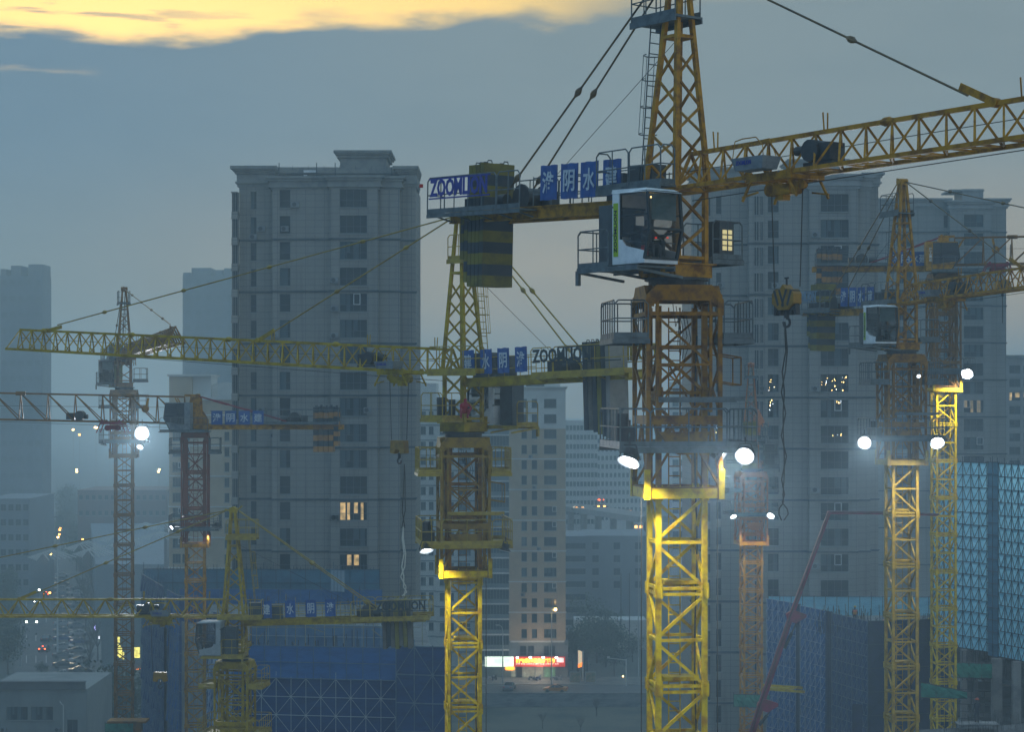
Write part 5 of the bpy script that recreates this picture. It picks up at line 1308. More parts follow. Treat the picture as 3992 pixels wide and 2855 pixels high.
# ------------------------------------------------------------ cars
_cars = {}
def car(px, Y, ang, m, lb, grp=None, front=False, rear=False, van=False, x=None):
    key = (m, front, rear, van)
    loc = (X_(px, Y) if x is None else x, Y, .012)
    if key in _cars:
        src = _cars[key]; E = src.copy(); col.objects.link(E); E.location = loc; E.rotation_euler = (0, 0, ang); E['label'] = lb
        if grp: E['group'] = grp
        for ch in src.children:
            c = ch.copy(); col.objects.link(c); c.parent = E
            for g in ch.children: d = g.copy(); col.objects.link(d); d.parent = c
        return E
    E = empty('van' if van else 'car', loc, lb, 'van' if van else 'car', grp, ang)
    # local +x forward
    h = 1.9 if van else 1.45
    prof = [(-2.2, .35), (2.2, .35), (2.25, .65), (2.05, .8), (1.1, .95), (-2.1, 1.0), (-2.25, .7)] if not van else [(-2.3, .35), (2.2, .35), (2.3, .7), (2.1, .95), (1.5, 1.05), (-2.3, 1.05)]
    mb = MB(); mb.extr(prof, (0, -.87, 0), (1, 0, 0), (0, 0, 1), (0, 1.74, 0))
    top = [(-1.5, .0), (-.2, .5), (.35, .5), (1.15, .0)] if not van else [(-2.25, 0), (-2.1, .85), (.8, .85), (1.55, 0)]
    z0 = .95 if not van else 1.04
    b = [(x, y * .84, z0 + z) for x, z in (top[0], top[3]) for y in (-1, 1)]; t = [(x, y * .66, z0 + z) for x, z in (top[1], top[2]) for y in (-1, 1)]
    vs = [b[0], b[1], b[3], b[2], t[0], t[1], t[3], t[2]]
    mb.add([tuple(v) for v in vs[4:]] + [(v[0], v[1], v[2] + .05) for v in vs[4:]], [(0, 1, 2, 3), (4, 5, 6, 7), (0, 1, 5, 4), (1, 2, 6, 5), (2, 3, 7, 6), (3, 0, 4, 7)])
    for i in range(4): mb.bar(vs[i], vs[i + 4], .07)
    for i in (0, 2): mb.bar(((vs[i][0] + vs[i ^ 2][0]) / 2 * 0, vs[i][1], z0), (0, vs[i + 4][1], z0 + top[1][1]), .08)
    mb.build('body', m, E)
    mb = MB(); mb.add(vs, [(0, 1, 5, 4), (1, 2, 6, 5), (2, 3, 7, 6), (3, 0, 4, 7)]); mb.build('windows', 'glass', E)
    for x in (-1.4, 1.4):
        for y in (-.86, .86): mb = MB(); mb.tube((x, y - .1, .33), (x, y + .1, .33), .33, 12); mb.build('wheel', 'steel_dark', E)
    for y in (-.62, .62):
        mb = MB(); mb.box((2.22, y, .68), (.1, .34, .16)); mb.build('headlight', 'headlamp' if front else 'lamp_off', E)
        mb = MB(); mb.box((-2.24, y, .82), (.1, .3, .16)); mb.build('tail_light', 'taillamp' if rear else 'red', E)
    if rear: mb = MB(); mb.box((-1.55, 0, 1.32), (.06, .4, .06)); mb.build('brake_light', 'taillamp', E)
    _cars[key] = E
    return E
car(173, 437, R(90), 'car_black', 'dark car braking on the left street, tail lights lit orange red', rear=True)
car(181, 455, R(90), 'car_black', 'dark unlit car just ahead of the braking car', rear=False)
car(186, 560, R(90), 'car_black', 'distant car on the left street with two orange tail lights', rear=True)
car(152, 540, R(-92), 'car_white', 'distant car on the left street coming towards us with white headlights on', front=True)
ORD = ['nearest'] + [a + ' nearest' for a in 'second third fourth fifth sixth seventh eighth ninth tenth eleventh twelfth thirteenth fourteenth fifteenth sixteenth'.split()]
ORD2 = 'first second third fourth fifth sixth seventh eighth ninth tenth eleventh twelfth thirteenth fourteenth fifteenth sixteenth seventeenth eighteenth nineteenth'.split()
cc = ['car_white', 'car_black', 'car_silver', 'car_white', 'car_blue', 'car_silver']
for i in range(16):
    Y = 396 + i * 15; car(248 - i * .4, Y, R(8), cc[i % 6], '%s parked car, %s in the row beside the tall white mast' % (cc[i % 6][4:], ORD[i]), 'cars parked along the left street')
for i in range(12):
    Y = 402 + i * 16; car(308 - i * .3 + 6 * math.sin(i * 2.3), Y, R(20 + 9 * math.sin(i)), cc[(i * 5 + 1) % 6], '%s car, %s in the outer parked row by the left shops' % (cc[(i * 5 + 1) % 6][4:], ORD[i]), 'cars parked in the second row')
car(1985, 379, R(80), 'car_silver', 'silver car seen from behind in front of the white shop sign', van=False)
car(2166, 376, R(168), 'car_orange', 'orange taxi in front of the red supermarket')
for i, (px, Y) in enumerate(((2400, 455), (2425, 452), (2445, 458), (2402, 540))):
    car(px, Y, R(75 + 10 * i), cc[(i * 2) % 6], '%s %s car parked in the pale car park beside the near mast' % (('leftmost', 'middle', 'rightmost', 'rearmost')[i], cc[(i * 2) % 6][4:]), 'cars in the car park')
# scooters in front of the shops
for i, px in enumerate((1915, 1927, 2075, 2092, 2100, 2160, 2175)):
    E = empty('scooter', (X_(px, 391), 391, .12), '%s parked scooter from the left in front of the lit shops' % ORD2[i], 'scooter', 'scooters in front of the shops', R(20 + 40 * math.sin(i * 2)))
    mb = MB(); 
    for x in (-.6, .6): mb.tube((x, -.06, .25), (x, .06, .25), .25, 10)
    mb.extr([(-.7, .5), (-.1, .45), (.1, .3), (.4, .35), (.6, .9), (.5, .95), (.3, .5), (.1, .45), (0, .75), (-.7, .8)], (0, -.15, 0), (1, 0, 0), (0, 0, 1), (0, .3, 0)); mb.bar((.55, -.3, 1.0), (.55, .3, 1.0), .05); mb.build('body', cc[i % 6], E)
# ------------------------------------------------------------ trees
def leaf_crown(mb, c, r, n, rr, s_=.5, flat=.8):
    clumps = [(c[0] + rr.gauss(0, r * .42), c[1] + rr.gauss(0, r * .42), c[2] + rr.gauss(0, r * .38) * flat) for _ in range(max(5, n // 40))]
    for i in range(n):
        q = rr.choice(clumps); d = r * .26
        x, y, z = q[0] + rr.gauss(0, d), q[1] + rr.gauss(0, d), q[2] + rr.gauss(0, d) * flat
        a = Vector((rr.gauss(0, 1), rr.gauss(0, 1), rr.gauss(0, 1))).normalized() * s_ * rr.uniform(.5, 1.2); b = a.cross(Vector((rr.gauss(0, 1), rr.gauss(0, 1), rr.gauss(0, 1)))).normalized() * s_ * rr.uniform(.3, .8)
        p = Vector((x, y, z)); mb.add([p - a, p + b, p + a, p - b], [(0, 1, 2, 3)])
_tr = {}
def tree(x, Y, h, kind, lb, grp, seed):
    v = (kind, seed % 4)
    if v not in _tr:
        rr = random.Random(seed % 4 + 10 * (kind == 'bare')); mt = MB(); ml = MB()
        H = 10.0
        mt.tube((0, 0, 0), (0, 0, H * .35), .22, 7, .15)
        tips = []
        for k in range(7):
            a = k * 2.4 + rr.random(); l = H * rr.uniform(.25, .45); z = H * rr.uniform(.25, .4)
            q = (math.cos(a) * l * .5, math.sin(a) * l * .5, z + l); mt.tube((0, 0, z), q, .1, 5, .03); tips.append(q)
            if kind == 'bare':
                for m_ in range(9):
                    b = rr.random() * 6.3; l2 = rr.uniform(.8, 2.2); f = rr.uniform(.4, 1); s_ = Vector((0, 0, z)).lerp(Vector(q), f); e = s_ + Vector((math.cos(b) * l2 * .6, math.sin(b) * l2 * .6, l2))
                    ml.tube(s_, e, .035, 3, .01)
                    for w_ in range(4): e2 = s_.lerp(e, rr.uniform(.4, 1)); ml.tube(e2, e2 + Vector((rr.gauss(0, .5), rr.gauss(0, .5), rr.uniform(.3, .9))), .018, 3, .008)
        if kind != 'bare': leaf_crown(ml, (0, 0, H * .65), H * .36, 1500, rr, .32)
        _tr[v] = (mt, ml, {})
    mt, ml, d = _tr[v]
    E = empty('tree', (x, Y, 0), lb, 'tree', grp, seed * 1.3)
    if not d: 
        a = mt.build('trunk', 'bark', E); b = ml.build('crown', 'leaf' if kind != 'bare' else 'twig', E); d['t'] = a; d['c'] = b
    else:
        for k_ in 'tc': o = d[k_].copy(); col.objects.link(o); o.parent = E
    E.scale = (h / 10,) * 3
    return E
rr = random.Random(21)
for i in range(40):
    px = rr.uniform(2225, 2500); Y = rr.uniform(392, 560)
    if px > 2380 and 430 < Y < 600: continue
    tree(X_(px, Y), Y, rr.uniform(5.5, 10.5), 'leafy', 'dark evergreen tree in the grove between the beige block and the near yellow mast', 'dark trees beside the beige block', i)
for i in range(26):
    Y = 395 + i * 13; px = 345 + rr.uniform(-12, 40) - i * 1.5
    tree(X_(px, Y), Y, rr.uniform(6, 9), 'bare', 'bare street tree beside the parked cars at the left', 'bare trees along the left street', i)
for i in range(14):
    Y = 400 + i * 22; tree(X_(28 + rr.uniform(-12, 8), Y), Y, rr.uniform(7, 11), 'leafy', 'dark tree on the far left kerb of the street', 'trees on the left kerb', i)
for i in range(16):
    Y = 620 + i * 22; px = rr.choice((rr.uniform(0, 90), rr.uniform(228, 300))); tree(X_(px, Y), Y, rr.uniform(10, 16), 'leafy', 'distant dark tree beside the far end of the left street', 'distant trees by the street', i)
for i in range(7):
    px = 2000 + i * 55 + rr.uniform(-18, 18); Y = rr.uniform(300, 350); tree(X_(px, Y), Y, rr.uniform(2.5, 5), 'bare', 'bare bush on the waste ground behind the site wall foot', 'bare bushes on the waste ground', i)
# ------------------------------------------------------------ far buildings
def slab_block(name, lb, D, px0, px1, py, m, rows, cols, ph, wd=1.4, wh=1.5, depth=14, steps=None, grp=None, wmat='glass_blue', cat='building'):
    E = empty(name, (X_((px0 + px1) / 2, D), D, 0), lb, cat, grp); ex = E.location.x
    x0 = X_(px0, D) - ex; x1 = X_(px1, D) - ex; zt = Z_(py, D)
    holes = []
    n = 0
    for r_ in range(rows):
        for c_ in range(cols):
            cx_ = x0 + (x1 - x0) * (c_ + .5) / cols; z1 = zt - 1.6 - r_ * ph
            if z1 - wh > .5: holes.append((cx_ - wd / 2, cx_ + wd / 2, z1 - wh, z1))
    mb = MB(); wall_grid(mb, x0, x1, 0, zt, 0, holes)
    mb.quad((x0, 0, 0), (x0, depth, 0), (x0, depth, zt), (x0, 0, zt)); mb.quad((x1, 0, 0), (x1, depth, 0), (x1, depth, zt), (x1, 0, zt)); mb.quad((x0, 0, zt), (x1, 0, zt), (x1, depth, zt), (x0, depth, zt)); mb.quad((x0, depth, 0), (x1, depth, 0), (x1, depth, zt), (x0, depth, zt))
    for (a, b, y2) in steps or ():
        mb.box2((X_(a, D) - ex, 1, zt), (X_(b, D) - ex, depth - 1, Z_(y2, D)))
    mb.build('wall', m, E)
    for h in holes[:100]: put_window(E, window_mesh(h[1] - h[0], h[3] - h[2], 2, 0, 0, gm=wmat), (h[0], .13, h[2]))
    if len(holes) > 100:
        mb = MB()
        for h in holes[100:]: mb.box2((h[0], .13, h[2]), (h[1], .16, h[3]))
        mb.build('windows', wmat, E, kind='stuff')
    return E, ex
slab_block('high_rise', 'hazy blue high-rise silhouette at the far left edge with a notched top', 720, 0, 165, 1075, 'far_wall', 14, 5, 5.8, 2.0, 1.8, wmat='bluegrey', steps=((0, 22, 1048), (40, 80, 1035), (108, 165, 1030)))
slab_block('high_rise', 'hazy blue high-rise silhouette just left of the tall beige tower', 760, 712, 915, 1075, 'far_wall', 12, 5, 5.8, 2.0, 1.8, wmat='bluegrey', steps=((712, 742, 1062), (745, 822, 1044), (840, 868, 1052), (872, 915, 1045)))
slab_block('office_building', 'dim brownish long building far behind the left masts', 640, 303, 650, 1912, 'brick', 2, 14, 5, 1.2, 1.5, 30)
slab_block('office_building', 'hazy flat-roofed building at the far left edge beside the street', 560, -60, 115, 1945, 'far_wall', 9, 6, 4.2, 1.5, 1.8, 30)
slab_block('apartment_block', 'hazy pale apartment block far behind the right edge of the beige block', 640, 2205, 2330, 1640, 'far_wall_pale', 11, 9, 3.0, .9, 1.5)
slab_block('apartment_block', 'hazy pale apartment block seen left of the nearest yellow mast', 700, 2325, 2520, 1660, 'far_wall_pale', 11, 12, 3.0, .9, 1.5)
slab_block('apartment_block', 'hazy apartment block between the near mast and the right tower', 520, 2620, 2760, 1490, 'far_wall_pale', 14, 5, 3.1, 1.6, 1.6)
# grey hall with small windows
D = 480.0
E, ex = slab_block('factory_building', 'grey building with stacked square windows beyond the car park', D, 2280, 2530, 2090, 'far_wall', 4, 3, 3.1, 1.6, 1.7, 24)
slab_block('factory_building', 'grey wing with dark balconies right beside the beige block', 470, 2207, 2281, 2092, 'far_wall', 9, 4, 3.0, 1.4, 1.4, 20)
slab_block('low_building', 'long low shed before the grey building with stacked square windows', 440, 2240, 2520, 2420, 'far_wall_pale', 1, 0, 3, depth=8)
for px in (2421, 2454): E = empty('mast_pole', (X_(px, 440), 440, 0), 'thin dark pole standing before the low shed', 'post', 'thin poles before the shed'); mb = MB(); mb.tube((0, 0, 0), (0, 0, Z_(2235, 440)), .12, 6); mb.build('post', 'steel_dark', E)
# elevated road
D0 = 560
E = empty('elevated_road', (X_(2300, D0), D0, 0), 'elevated road with light trails in the haze left of the near mast', 'bridge'); ex = E.location.x
a0 = at(2200, 1965, 640) - Vector((ex, D0, 0)); a1 = at(2560, 2015, 520) - Vector((ex, D0, 0))
mb = MB(); d = (a1 - a0); nn = Vector((-d.y, d.x, 0)).normalized()
mb.add([a0 - nn * 5, a1 - nn * 5, a1 + nn * 5, a0 + nn * 5, a0 - nn * 5 - Vector((0, 0, 1.5)), a1 - nn * 5 - Vector((0, 0, 1.5)), a1 + nn * 5 - Vector((0, 0, 1.5)), a0 + nn * 5 - Vector((0, 0, 1.5))], [(0, 1, 2, 3), (4, 5, 6, 7), (0, 1, 5, 4), (1, 2, 6, 5), (2, 3, 7, 6), (3, 0, 4, 7)])
for k in range(6): p = a0.lerp(a1, (k + .5) / 6); mb.tube((p.x, p.y, 0), (p.x, p.y, p.z - 1.4), 1.0, 8)
mb.build('deck', 'concrete', E)
for (px, py, t) in ((2310, 1942, 'r'), (2345, 1951, 'r'), (2345, 1976, 'w'), (2260, 1982, 'w'), (2330, 2002, 'w'), (2445, 1994, 'w'), (2365, 2002, 'w')):
    Yc = 700 if t == 'r' else 600
    E = empty('car', at(px, py, Yc), 'distant car on the elevated road with %s lights' % ('red tail' if t == 'r' else 'yellow head'), 'car', 'cars on the elevated road', R(10))
    mb = MB(); mb.extr([(-2.2, -.5), (2.2, -.5), (2.2, 0), (1.1, .15), (.6, .6), (-1.2, .6), (-1.8, .1), (-2.2, .1)], (0, .2, 0), (1, 0, 0), (0, 0, 1), (0, 1.7, 0)); mb.build('body', 'car_black', E)
    for s_ in (-1, 1): mb = MB(); mb.box((s_ * .9, 0, .1), (.7, .2, .3)); mb.build('light', 'taillamp' if t == 'r' else 'lamp_orange', E)
# terraces with decorative ribbed roofs, right side of the left street
D = 560
E = empty('terrace_building', (X_(470, D), D, 0), 'long low building with ribbed white gables on its roof behind the left mast', 'building'); ex = E.location.x
p0 = (X_(350, 680) - ex, 120); p1 = (X_(372, 480) - ex, -80); p2 = (X_(640, 480) - ex, -80); p3 = (X_(640, 680) - ex, 120)
mb = MB(); mb.prism([p0, p1, p2, p3], 0, 15.5); mb.build('wall', 'far_wall', E)
mb = MB()
for k in range(18):
    y = p1[1] + k * 11; xx = p1[0] + (p0[0] - p1[0]) * k / 18
    for f in range(3): mb.box2((xx - .15, y + 1 + f * 3.3, 2 + 0), (xx - .02, y + 3 + f * 3.3, 4)); mb.box2((xx - .15, y + 1 + f * 3.3, 6), (xx - .02, y + 3 + f * 3.3, 8)); mb.box2((xx - .15, y + 1 + f * 3.3, 10), (xx - .02, y + 3 + f * 3.3, 12))
mb.build('windows', 'glass_blue', E)
mb = MB(); rr = random.Random(3)
for gx, gy in ((395, -70), (430, -40), (470, -10), (520, -60), (560, -30), (600, 0), (440, 40), (510, 50), (570, 60)):
    x = X_(gx, D) - ex; 
    for k in range(6):
        w_ = 1.6 + k * .9; mb = MB(); mb.bar((x - w_, gy + k * 2.0, 15.6), (x, gy + k * 2.0, 17.6), .25); mb.bar((x + w_, gy + k * 2.0, 15.6), (x, gy + k * 2.0, 17.6), .25); mb.build('roof_rib', 'pale', E)
# shop block behind lowest part of the left mast, lit windows
D = 408
E, ex = slab_block('shop_building', 'low shop building with yellow lit windows behind the lower left mast', D, 395, 600, 2410, 'bluegrey', 1, 0, 3, depth=18)
for (a, b, c, d_) in ((450, 467, 2485, 2507), (520, 545, 2526, 2566), (457, 463, 2512, 2560), (464, 470, 2518, 2565), (471, 476, 2524, 2568), (477, 484, 2545, 2572), (450, 454, 2560, 2575)):
    mb = MB(); mb.box2((X_(a, D) - ex, -.12, Z_(d_, D)), (X_(b, D) - ex, -.02, Z_(c, D))); 
    if b - a > 20: mb.box2((X_(a, D) - ex - .1, -.16, (Z_(c, D) + Z_(d_, D)) / 2 - .5), (X_(b, D) - ex + .1, -.13, (Z_(c, D) + Z_(d_, D)) / 2 - .42))
    mb.build('lit_window', 'indoor_yellow', E)
mb = MB(); mb.box2((X_(517, D) - ex, -.3, Z_(2618, D)), (X_(550, D) - ex, -.05, Z_(2609, D))); mb.build('red_fascia', 'sign_orange', E)
mb = MB(); mb.box2((X_(519, D) - ex, -.25, Z_(2645, D)), (X_(548, D) - ex, -.05, Z_(2619, D))); mb.build('yellow_shopfront', 'indoor_yellow', E)
for i, (px, py, m_, h) in enumerate(((370, 2450, 'neon_blue', 1.1), (386, 2495, 'neon_white', 1.6), (398, 2537, 'neon_blue', .9), (401, 2523, 'neon_white', 1.0), (413, 2548, 'lamp_orange_dim', 2.0), (416, 2575, 'neon_blue', .8), (349, 2372, 'neon_white', .9))):
    Y = 470 - i * 10 if i < 6 else 520; z = Z_(py, Y)
    E = empty('neon_sign', (X_(px, Y), Y, 0), ['violet neon sign highest on the shop row at the left', 'white neon strip hanging below the highest violet sign', 'short violet neon sign halfway down the left shop row', 'white neon strip beside the short violet sign', 'upright orange framed lit sign left of the lower mast', 'lowest violet neon sign on the left shop row', 'small white sign light far up the left shop row'][i], 'sign')
    mb = MB(); mb.box((0, 0, z), (.3, .25, h)); mb.build('neon_tube', m_, E); mb = MB(); mb.tube((.3, .2, 0), (.3, .2, z + h / 2), .06, 5); mb.build('bracket_post', 'steel_dark', E)
D = 372
E = empty('billboard', (X_(382, D), D, 0), 'red billboard with white characters above the roof of the low grey building', 'billboard'); ex = E.location.x
mb = MB(); mb.box2((X_(344, D) - ex, -.1, Z_(2679, D)), (X_(418, D) - ex, .1, Z_(2649, D))); mb.build('panel', 'bill_red', E)
mb = MB(); text_mb(mb, '华瑞教育', (X_(384, D) - ex, -.11, Z_(2663, D)), (1, 0, 0), (0, 0, 1), .85, .02, .02, width=X_(404, D) - X_(364, D), shear=.2); mb.build('lettering', 'white_letters', E)
mb = MB(); 
for a, b, c, d_ in ((342, 344, 2645, 2683), (418, 420, 2645, 2683), (342, 420, 2645, 2648), (342, 420, 2680, 2683)): mb.box2((X_(a, D) - ex, -.15, Z_(d_, D)), (X_(b, D) - ex, .15, Z_(c, D)))
for px in (350, 412): mb.tube((X_(px, D) - ex, .2, 0), (X_(px, D) - ex, .2, Z_(2680, D)), .15, 6)
mb.build('frame', 'pole', E)
# low grey building bottom left
D = 285
E = empty('site_office', (X_(165, D), D, 0), 'low grey rendered building at the bottom left corner with two dark window groups', 'building'); ex = E.location.x
zt = Z_(2690, D); hs = [(X_(a, D) - ex, X_(b, D) - ex, Z_(2810, D), Z_(2758, D)) for a, b in ((25, 108), (122, 207))]
mb = MB(); x0 = X_(-60, D) - ex; x1 = X_(338, D) - ex; hd = (X_(261, D) - ex, X_(303, D) - ex, Z_(2900, D), Z_(2808, D))
wall_grid(mb, x0, x1, 0, zt, 0, hs + [hd]); mb.quad((x1, 0, 0), (x1, 18, 0), (x1, 18, zt), (x1, 0, zt)); mb.quad((x0, 0, zt), (x1, 0, zt), (x1, 18, zt), (x0, 18, zt)); mb.build('wall', 'render_grey', E)
for h in hs: put_window(E, window_mesh(h[1] - h[0], h[3] - h[2], 4, 0, 0, curt=True), (h[0], .13, h[2]))
put_window(E, window_mesh(hd[1] - hd[0], hd[3] - hd[2], 2, 0, 0), (hd[0], .13, hd[2]), name='door')
mb = MB(); mb.box2((x0, -.35, zt), (X_(332, D) - ex, .4, Z_(2662, D))); mb.box2((x0, -.5, Z_(2662, D)), (X_(334, D) - ex, .5, Z_(2658, D))); mb.box2((X_(238, D) - ex, -.38, zt + .1), (X_(330, D) - ex, -.352, Z_(2672, D))); mb.build('parapet', 'roof_dark', E)
mb = MB(); mb.path([(X_(234, D) - ex, -.1, Z_(2735, D)), (X_(240, D) - ex, -.15, Z_(2745, D)), (X_(248, D) - ex, -.12, Z_(2752, D)), (X_(248, D) - ex, -.12, 0)], .08); mb.build('downpipe', 'pale', E)
for px in (3, 214): ac_unit(E, X_(px, D) - ex, 0, Z_(2855, D))
for px in (26, 66, 106, 206, 300): pass
E, ex = slab_block('low_building', 'low pale building between the grey building and the left mast base', 330, 340, 470, 2770, 'far_wall', 1, 0, 3, depth=20)
for i, px in enumerate((455, 440, 470)): tree(X_(px, 320), 320 - i * 4, 12 + i, 'leafy', 'dark green tree by the base of the left mast', 'trees by the left mast base', i)
tree(X_(162, 396), 396, 3.2, 'leafy', 'small dark conifer on the street above the roof of the low grey building', None, 1)
# ------------------------------------------------------------ netted building shells
def net_mat(name, c, c2, rough=.7):
    m = mat(name, c, rough, c2, .8, stretch=(1, 1, 3)); M_[name] = m; return m
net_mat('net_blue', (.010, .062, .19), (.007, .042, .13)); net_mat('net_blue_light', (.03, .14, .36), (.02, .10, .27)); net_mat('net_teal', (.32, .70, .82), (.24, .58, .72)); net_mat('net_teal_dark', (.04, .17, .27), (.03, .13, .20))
def net_wall(par, p, q, zt, zb, pw, ph, m, fm, style='X', fold=0.0, bar_=.05, seed=0, skip_rows=(), name='net_panel'):
    """mesh-panel wall from p to q (xy, parent coords): every panel slightly tilted, rails, posts and diagonals in front"""
    p = Vector((p[0], p[1], 0)); q = Vector((q[0], q[1], 0)); d = q - p; Ln = d.length; d.normalize(); n = Vector((d.y, -d.x, 0))
    nx = max(1, round(Ln / pw)); nz = max(1, round((zt - zb) / ph)); r = random.Random(seed)
    w_ = Ln / nx; h = (zt - zb) / nz; mb = MB(); fb = MB()
    for i in range(nx):
        for k in range(nz):
            if k in skip_rows: continue
            a = p + d * (i * w_); b = a + d * w_; z0 = zb + k * h; z1 = z0 + h
            o = n * r.uniform(-.02, .02)
            if style == 'F':       # panels creased along the diagonal, catching the light
                A = a + o; B = b + o; m_ = fold * (1 if (i + k) % 1 == 0 else -1)
                c0 = Vector((A.x, A.y, z0)); c1 = Vector((B.x, B.y, z0)); c2 = Vector((B.x, B.y, z1)); c3 = Vector((A.x, A.y, z1))
                mid = (c0 + c2) / 2 + n * fold
                t1 = c0.lerp(c1, .5) + n * fold * r.uniform(.4, 1.2)
                mb.add([c0, t1, c3], [(0, 1, 2)]); mb.add([t1, c2, c3], [(0, 1, 2)]); mb.add([t1, c1, c2], [(0, 1, 2)])
                fb.bar(c3 + n * .05, t1 + n * .05, bar_ * .7); fb.bar(t1 + n * .05, c2 + n * .05, bar_ * .7)
            else:
                t = [n * r.uniform(-.03, .03) for _ in range(4)]
                mb.add([Vector((a.x, a.y, z0)) + t[0], Vector((b.x, b.y, z0)) + t[1], Vector((b.x, b.y, z1)) + t[2], Vector((a.x, a.y, z1)) + t[3]], [(0, 1, 2, 3)])
                if style == 'X':
                    e = n * .12; aa = Vector((a.x, a.y, 0)) + e; bb = Vector((b.x, b.y, 0)) + e
                    u = Vector((0, 0, z0)); v = Vector((0, 0, z1))
                    if (i + k) % 2: fb.bar(aa + u, bb + v, bar_ * .7)
                    else: fb.bar(aa + v, bb + u, bar_ * .7)
    e = n * .09
    for k in range(nz + 1): fb.bar(Vector((p.x, p.y, zb + k * h)) + e, Vector((q.x, q.y, zb + k * h)) + e, bar_)
    for i in range(nx + 1): a = p + d * (i * w_) + e; fb.bar((a.x, a.y, zb), (a.x, a.y, zt + (.5 if i % 2 else .1)), bar_ * .9)
    o = mb.build(name, m, par); fb.build('frame', fm, o); return o
def P_(px, D, ex, ey): return (X_(px, D) - ex, D - ey)
# --- left one
E = empty('netted_building', (X_(1200, 175), 175, 0), 'building under construction wrapped in dark blue mesh at the lower left', 'building'); ex, ey = E.location.x, 175
Zt = -18.6 + CZ
def NW(pa, da, pb, db, zt, zb, *a, **k): return net_wall(E, P_(pa, da, ex, ey), P_(pb, db, ex, ey), zt, zb, *a, **k)
NW(555, 212, 640, 197, Zt + .2, 20, 1.0, 1.9, 'net_blue', 'net_frame', style='F', fold=.25, seed=1)
NW(655, 196, 700, 190, Zt, 20, .9, 1.9, 'net_blue_light', 'net_frame', style='F', fold=.3, seed=2)
NW(700, 190, 815, 186, Zt, 20, 1.1, 1.9, 'net_blue', 'net_frame', style='', seed=3)
NW(815, 172, 905, 152, Zt - .5, 20, 1.0, 1.0, 'net_blue_light', 'net_shine', style='F', fold=.2, seed=4)  # lamplit side face: its light is put into the paler net colour
mb = MB(); mb.box2((*P_(813, 173, ex, ey), 20), (*P_(822, 172, ex, ey), Zt)); mb.build('corner_column', 'net_deep', E)
NW(905, 152, 1545, 150, 55 + (1560 - 2655) / F * 150, 20, 1.18, 1.35, 'net_blue', 'net_frame_light', style='X', seed=5, bar_=.05)
NW(905, 151.9, 1545, 149.9, Zt, 55 + (1560 - 2655) / F * 150, 1.3, 1.2, 'net_blue_light', 'net_frame', style='', seed=6)
NW(1545, 148, 1760, 147, Zt + .4, 20, 1.25, 2.0, 'net_blue', 'net_frame', style='X', seed=7, bar_=.075)
# far inner faces rising above the deck
NW(560, 214, 1480, 213, Z_(2222, 213), Z_(2330, 213), 1.6, 1.5, 'net_teal_dim', 'net_frame_dark', style='', seed=8)
NW(700, 206, 1490, 205, Z_(2300, 205), Z_(2440, 205), 2.2, 1.9, 'net_blue_light', 'net_frame', style='X', seed=9, bar_=.04)
NW(975, 170, 1560, 168, Z_(2438, 169), Zt - 2.4, 1.6, 1.3, 'net_lit', 'net_frame_light', style='', seed=10, bar_=.045)  # brightness of the lit interior painted in as a paler net
NW(1010, 158, 1620, 156, Z_(2560, 157), Zt - 2.4, 1.3, .9, 'net_blue_light', 'net_frame', style='', seed=12, bar_=.045)
NW(830, 178, 960, 172, Z_(2400, 175), Zt - 2.4, 1.3, 1.3, 'net_blue', 'net_frame', style='', seed=13, bar_=.045)
NW(1290, 204, 1345, 203, Z_(2225, 203), Z_(2310, 203), .5, 2.0, 'net_frame_light', 'net_frame', style='', seed=11)
mb = MB(); mb.prism([P_(575, 212, ex, ey), P_(700, 191, ex, ey), P_(830, 172, ex, ey), P_(905, 153, ex, ey), P_(1700, 150, ex, ey), P_(1640, 212, ex, ey)], 20, Zt - 2.4); mb.build('concrete_deck', 'concrete', E)
mb = MB(); rr = random.Random(5)
for k in range(150):
    D = rr.uniform(153, 205); px = rr.uniform(960, 1600); x, y = P_(px, D, ex, ey); mb.tube((x, y, Zt - 2.4), (x + rr.gauss(0, .05), y, Zt - 2.4 + rr.uniform(.5, 2.2)), .03, 4)
mb.build('starter_bars', 'steel_dark', E, kind='stuff')
mb = MB()
for k in range(18):
    D = 160; px = 1000 + k * 38; x, y = P_(px, D, ex, ey); mb = MB(); mb.tube((x, y, Zt - 2.4), (x, y, Zt + rr.uniform(1.2, 3.4)), .03, 5); mb.build('scaffold_pole', 'pole_yellowish', E)
for z in (Zt + .4, Zt + 1.5): mb = MB(); mb.tube((*P_(980, 160, ex, ey), z), (*P_(1640, 160, ex, ey), z), .03, 5); mb.build('scaffold_pole', 'pole_yellowish', E)
for k in range(26):
    px = rr.uniform(1000, 1650); D = rr.uniform(155, 175); x, y = P_(px, D, ex, ey); z = Zt + rr.uniform(-1.5, 1.6); mb = MB(); mb.tube((x, y, z), (x + rr.uniform(-1.6, 1.6), y, z + rr.uniform(-.7, .7)), .035, 5); mb.build('scaffold_pole', 'pole_yellowish', E)
mb = MB()
for k in range(70):
    px = 560 + k * 13; x, y = P_(px, 213 + .3, ex, ey); mb.tube((x, y, Z_(2225, 213)), (x, y, Z_(2225 - rr.uniform(2, 16) * (1 if k % 3 else 2), 213)), .03, 4)
mb.build('top_rods', 'net_frame_dark', E)
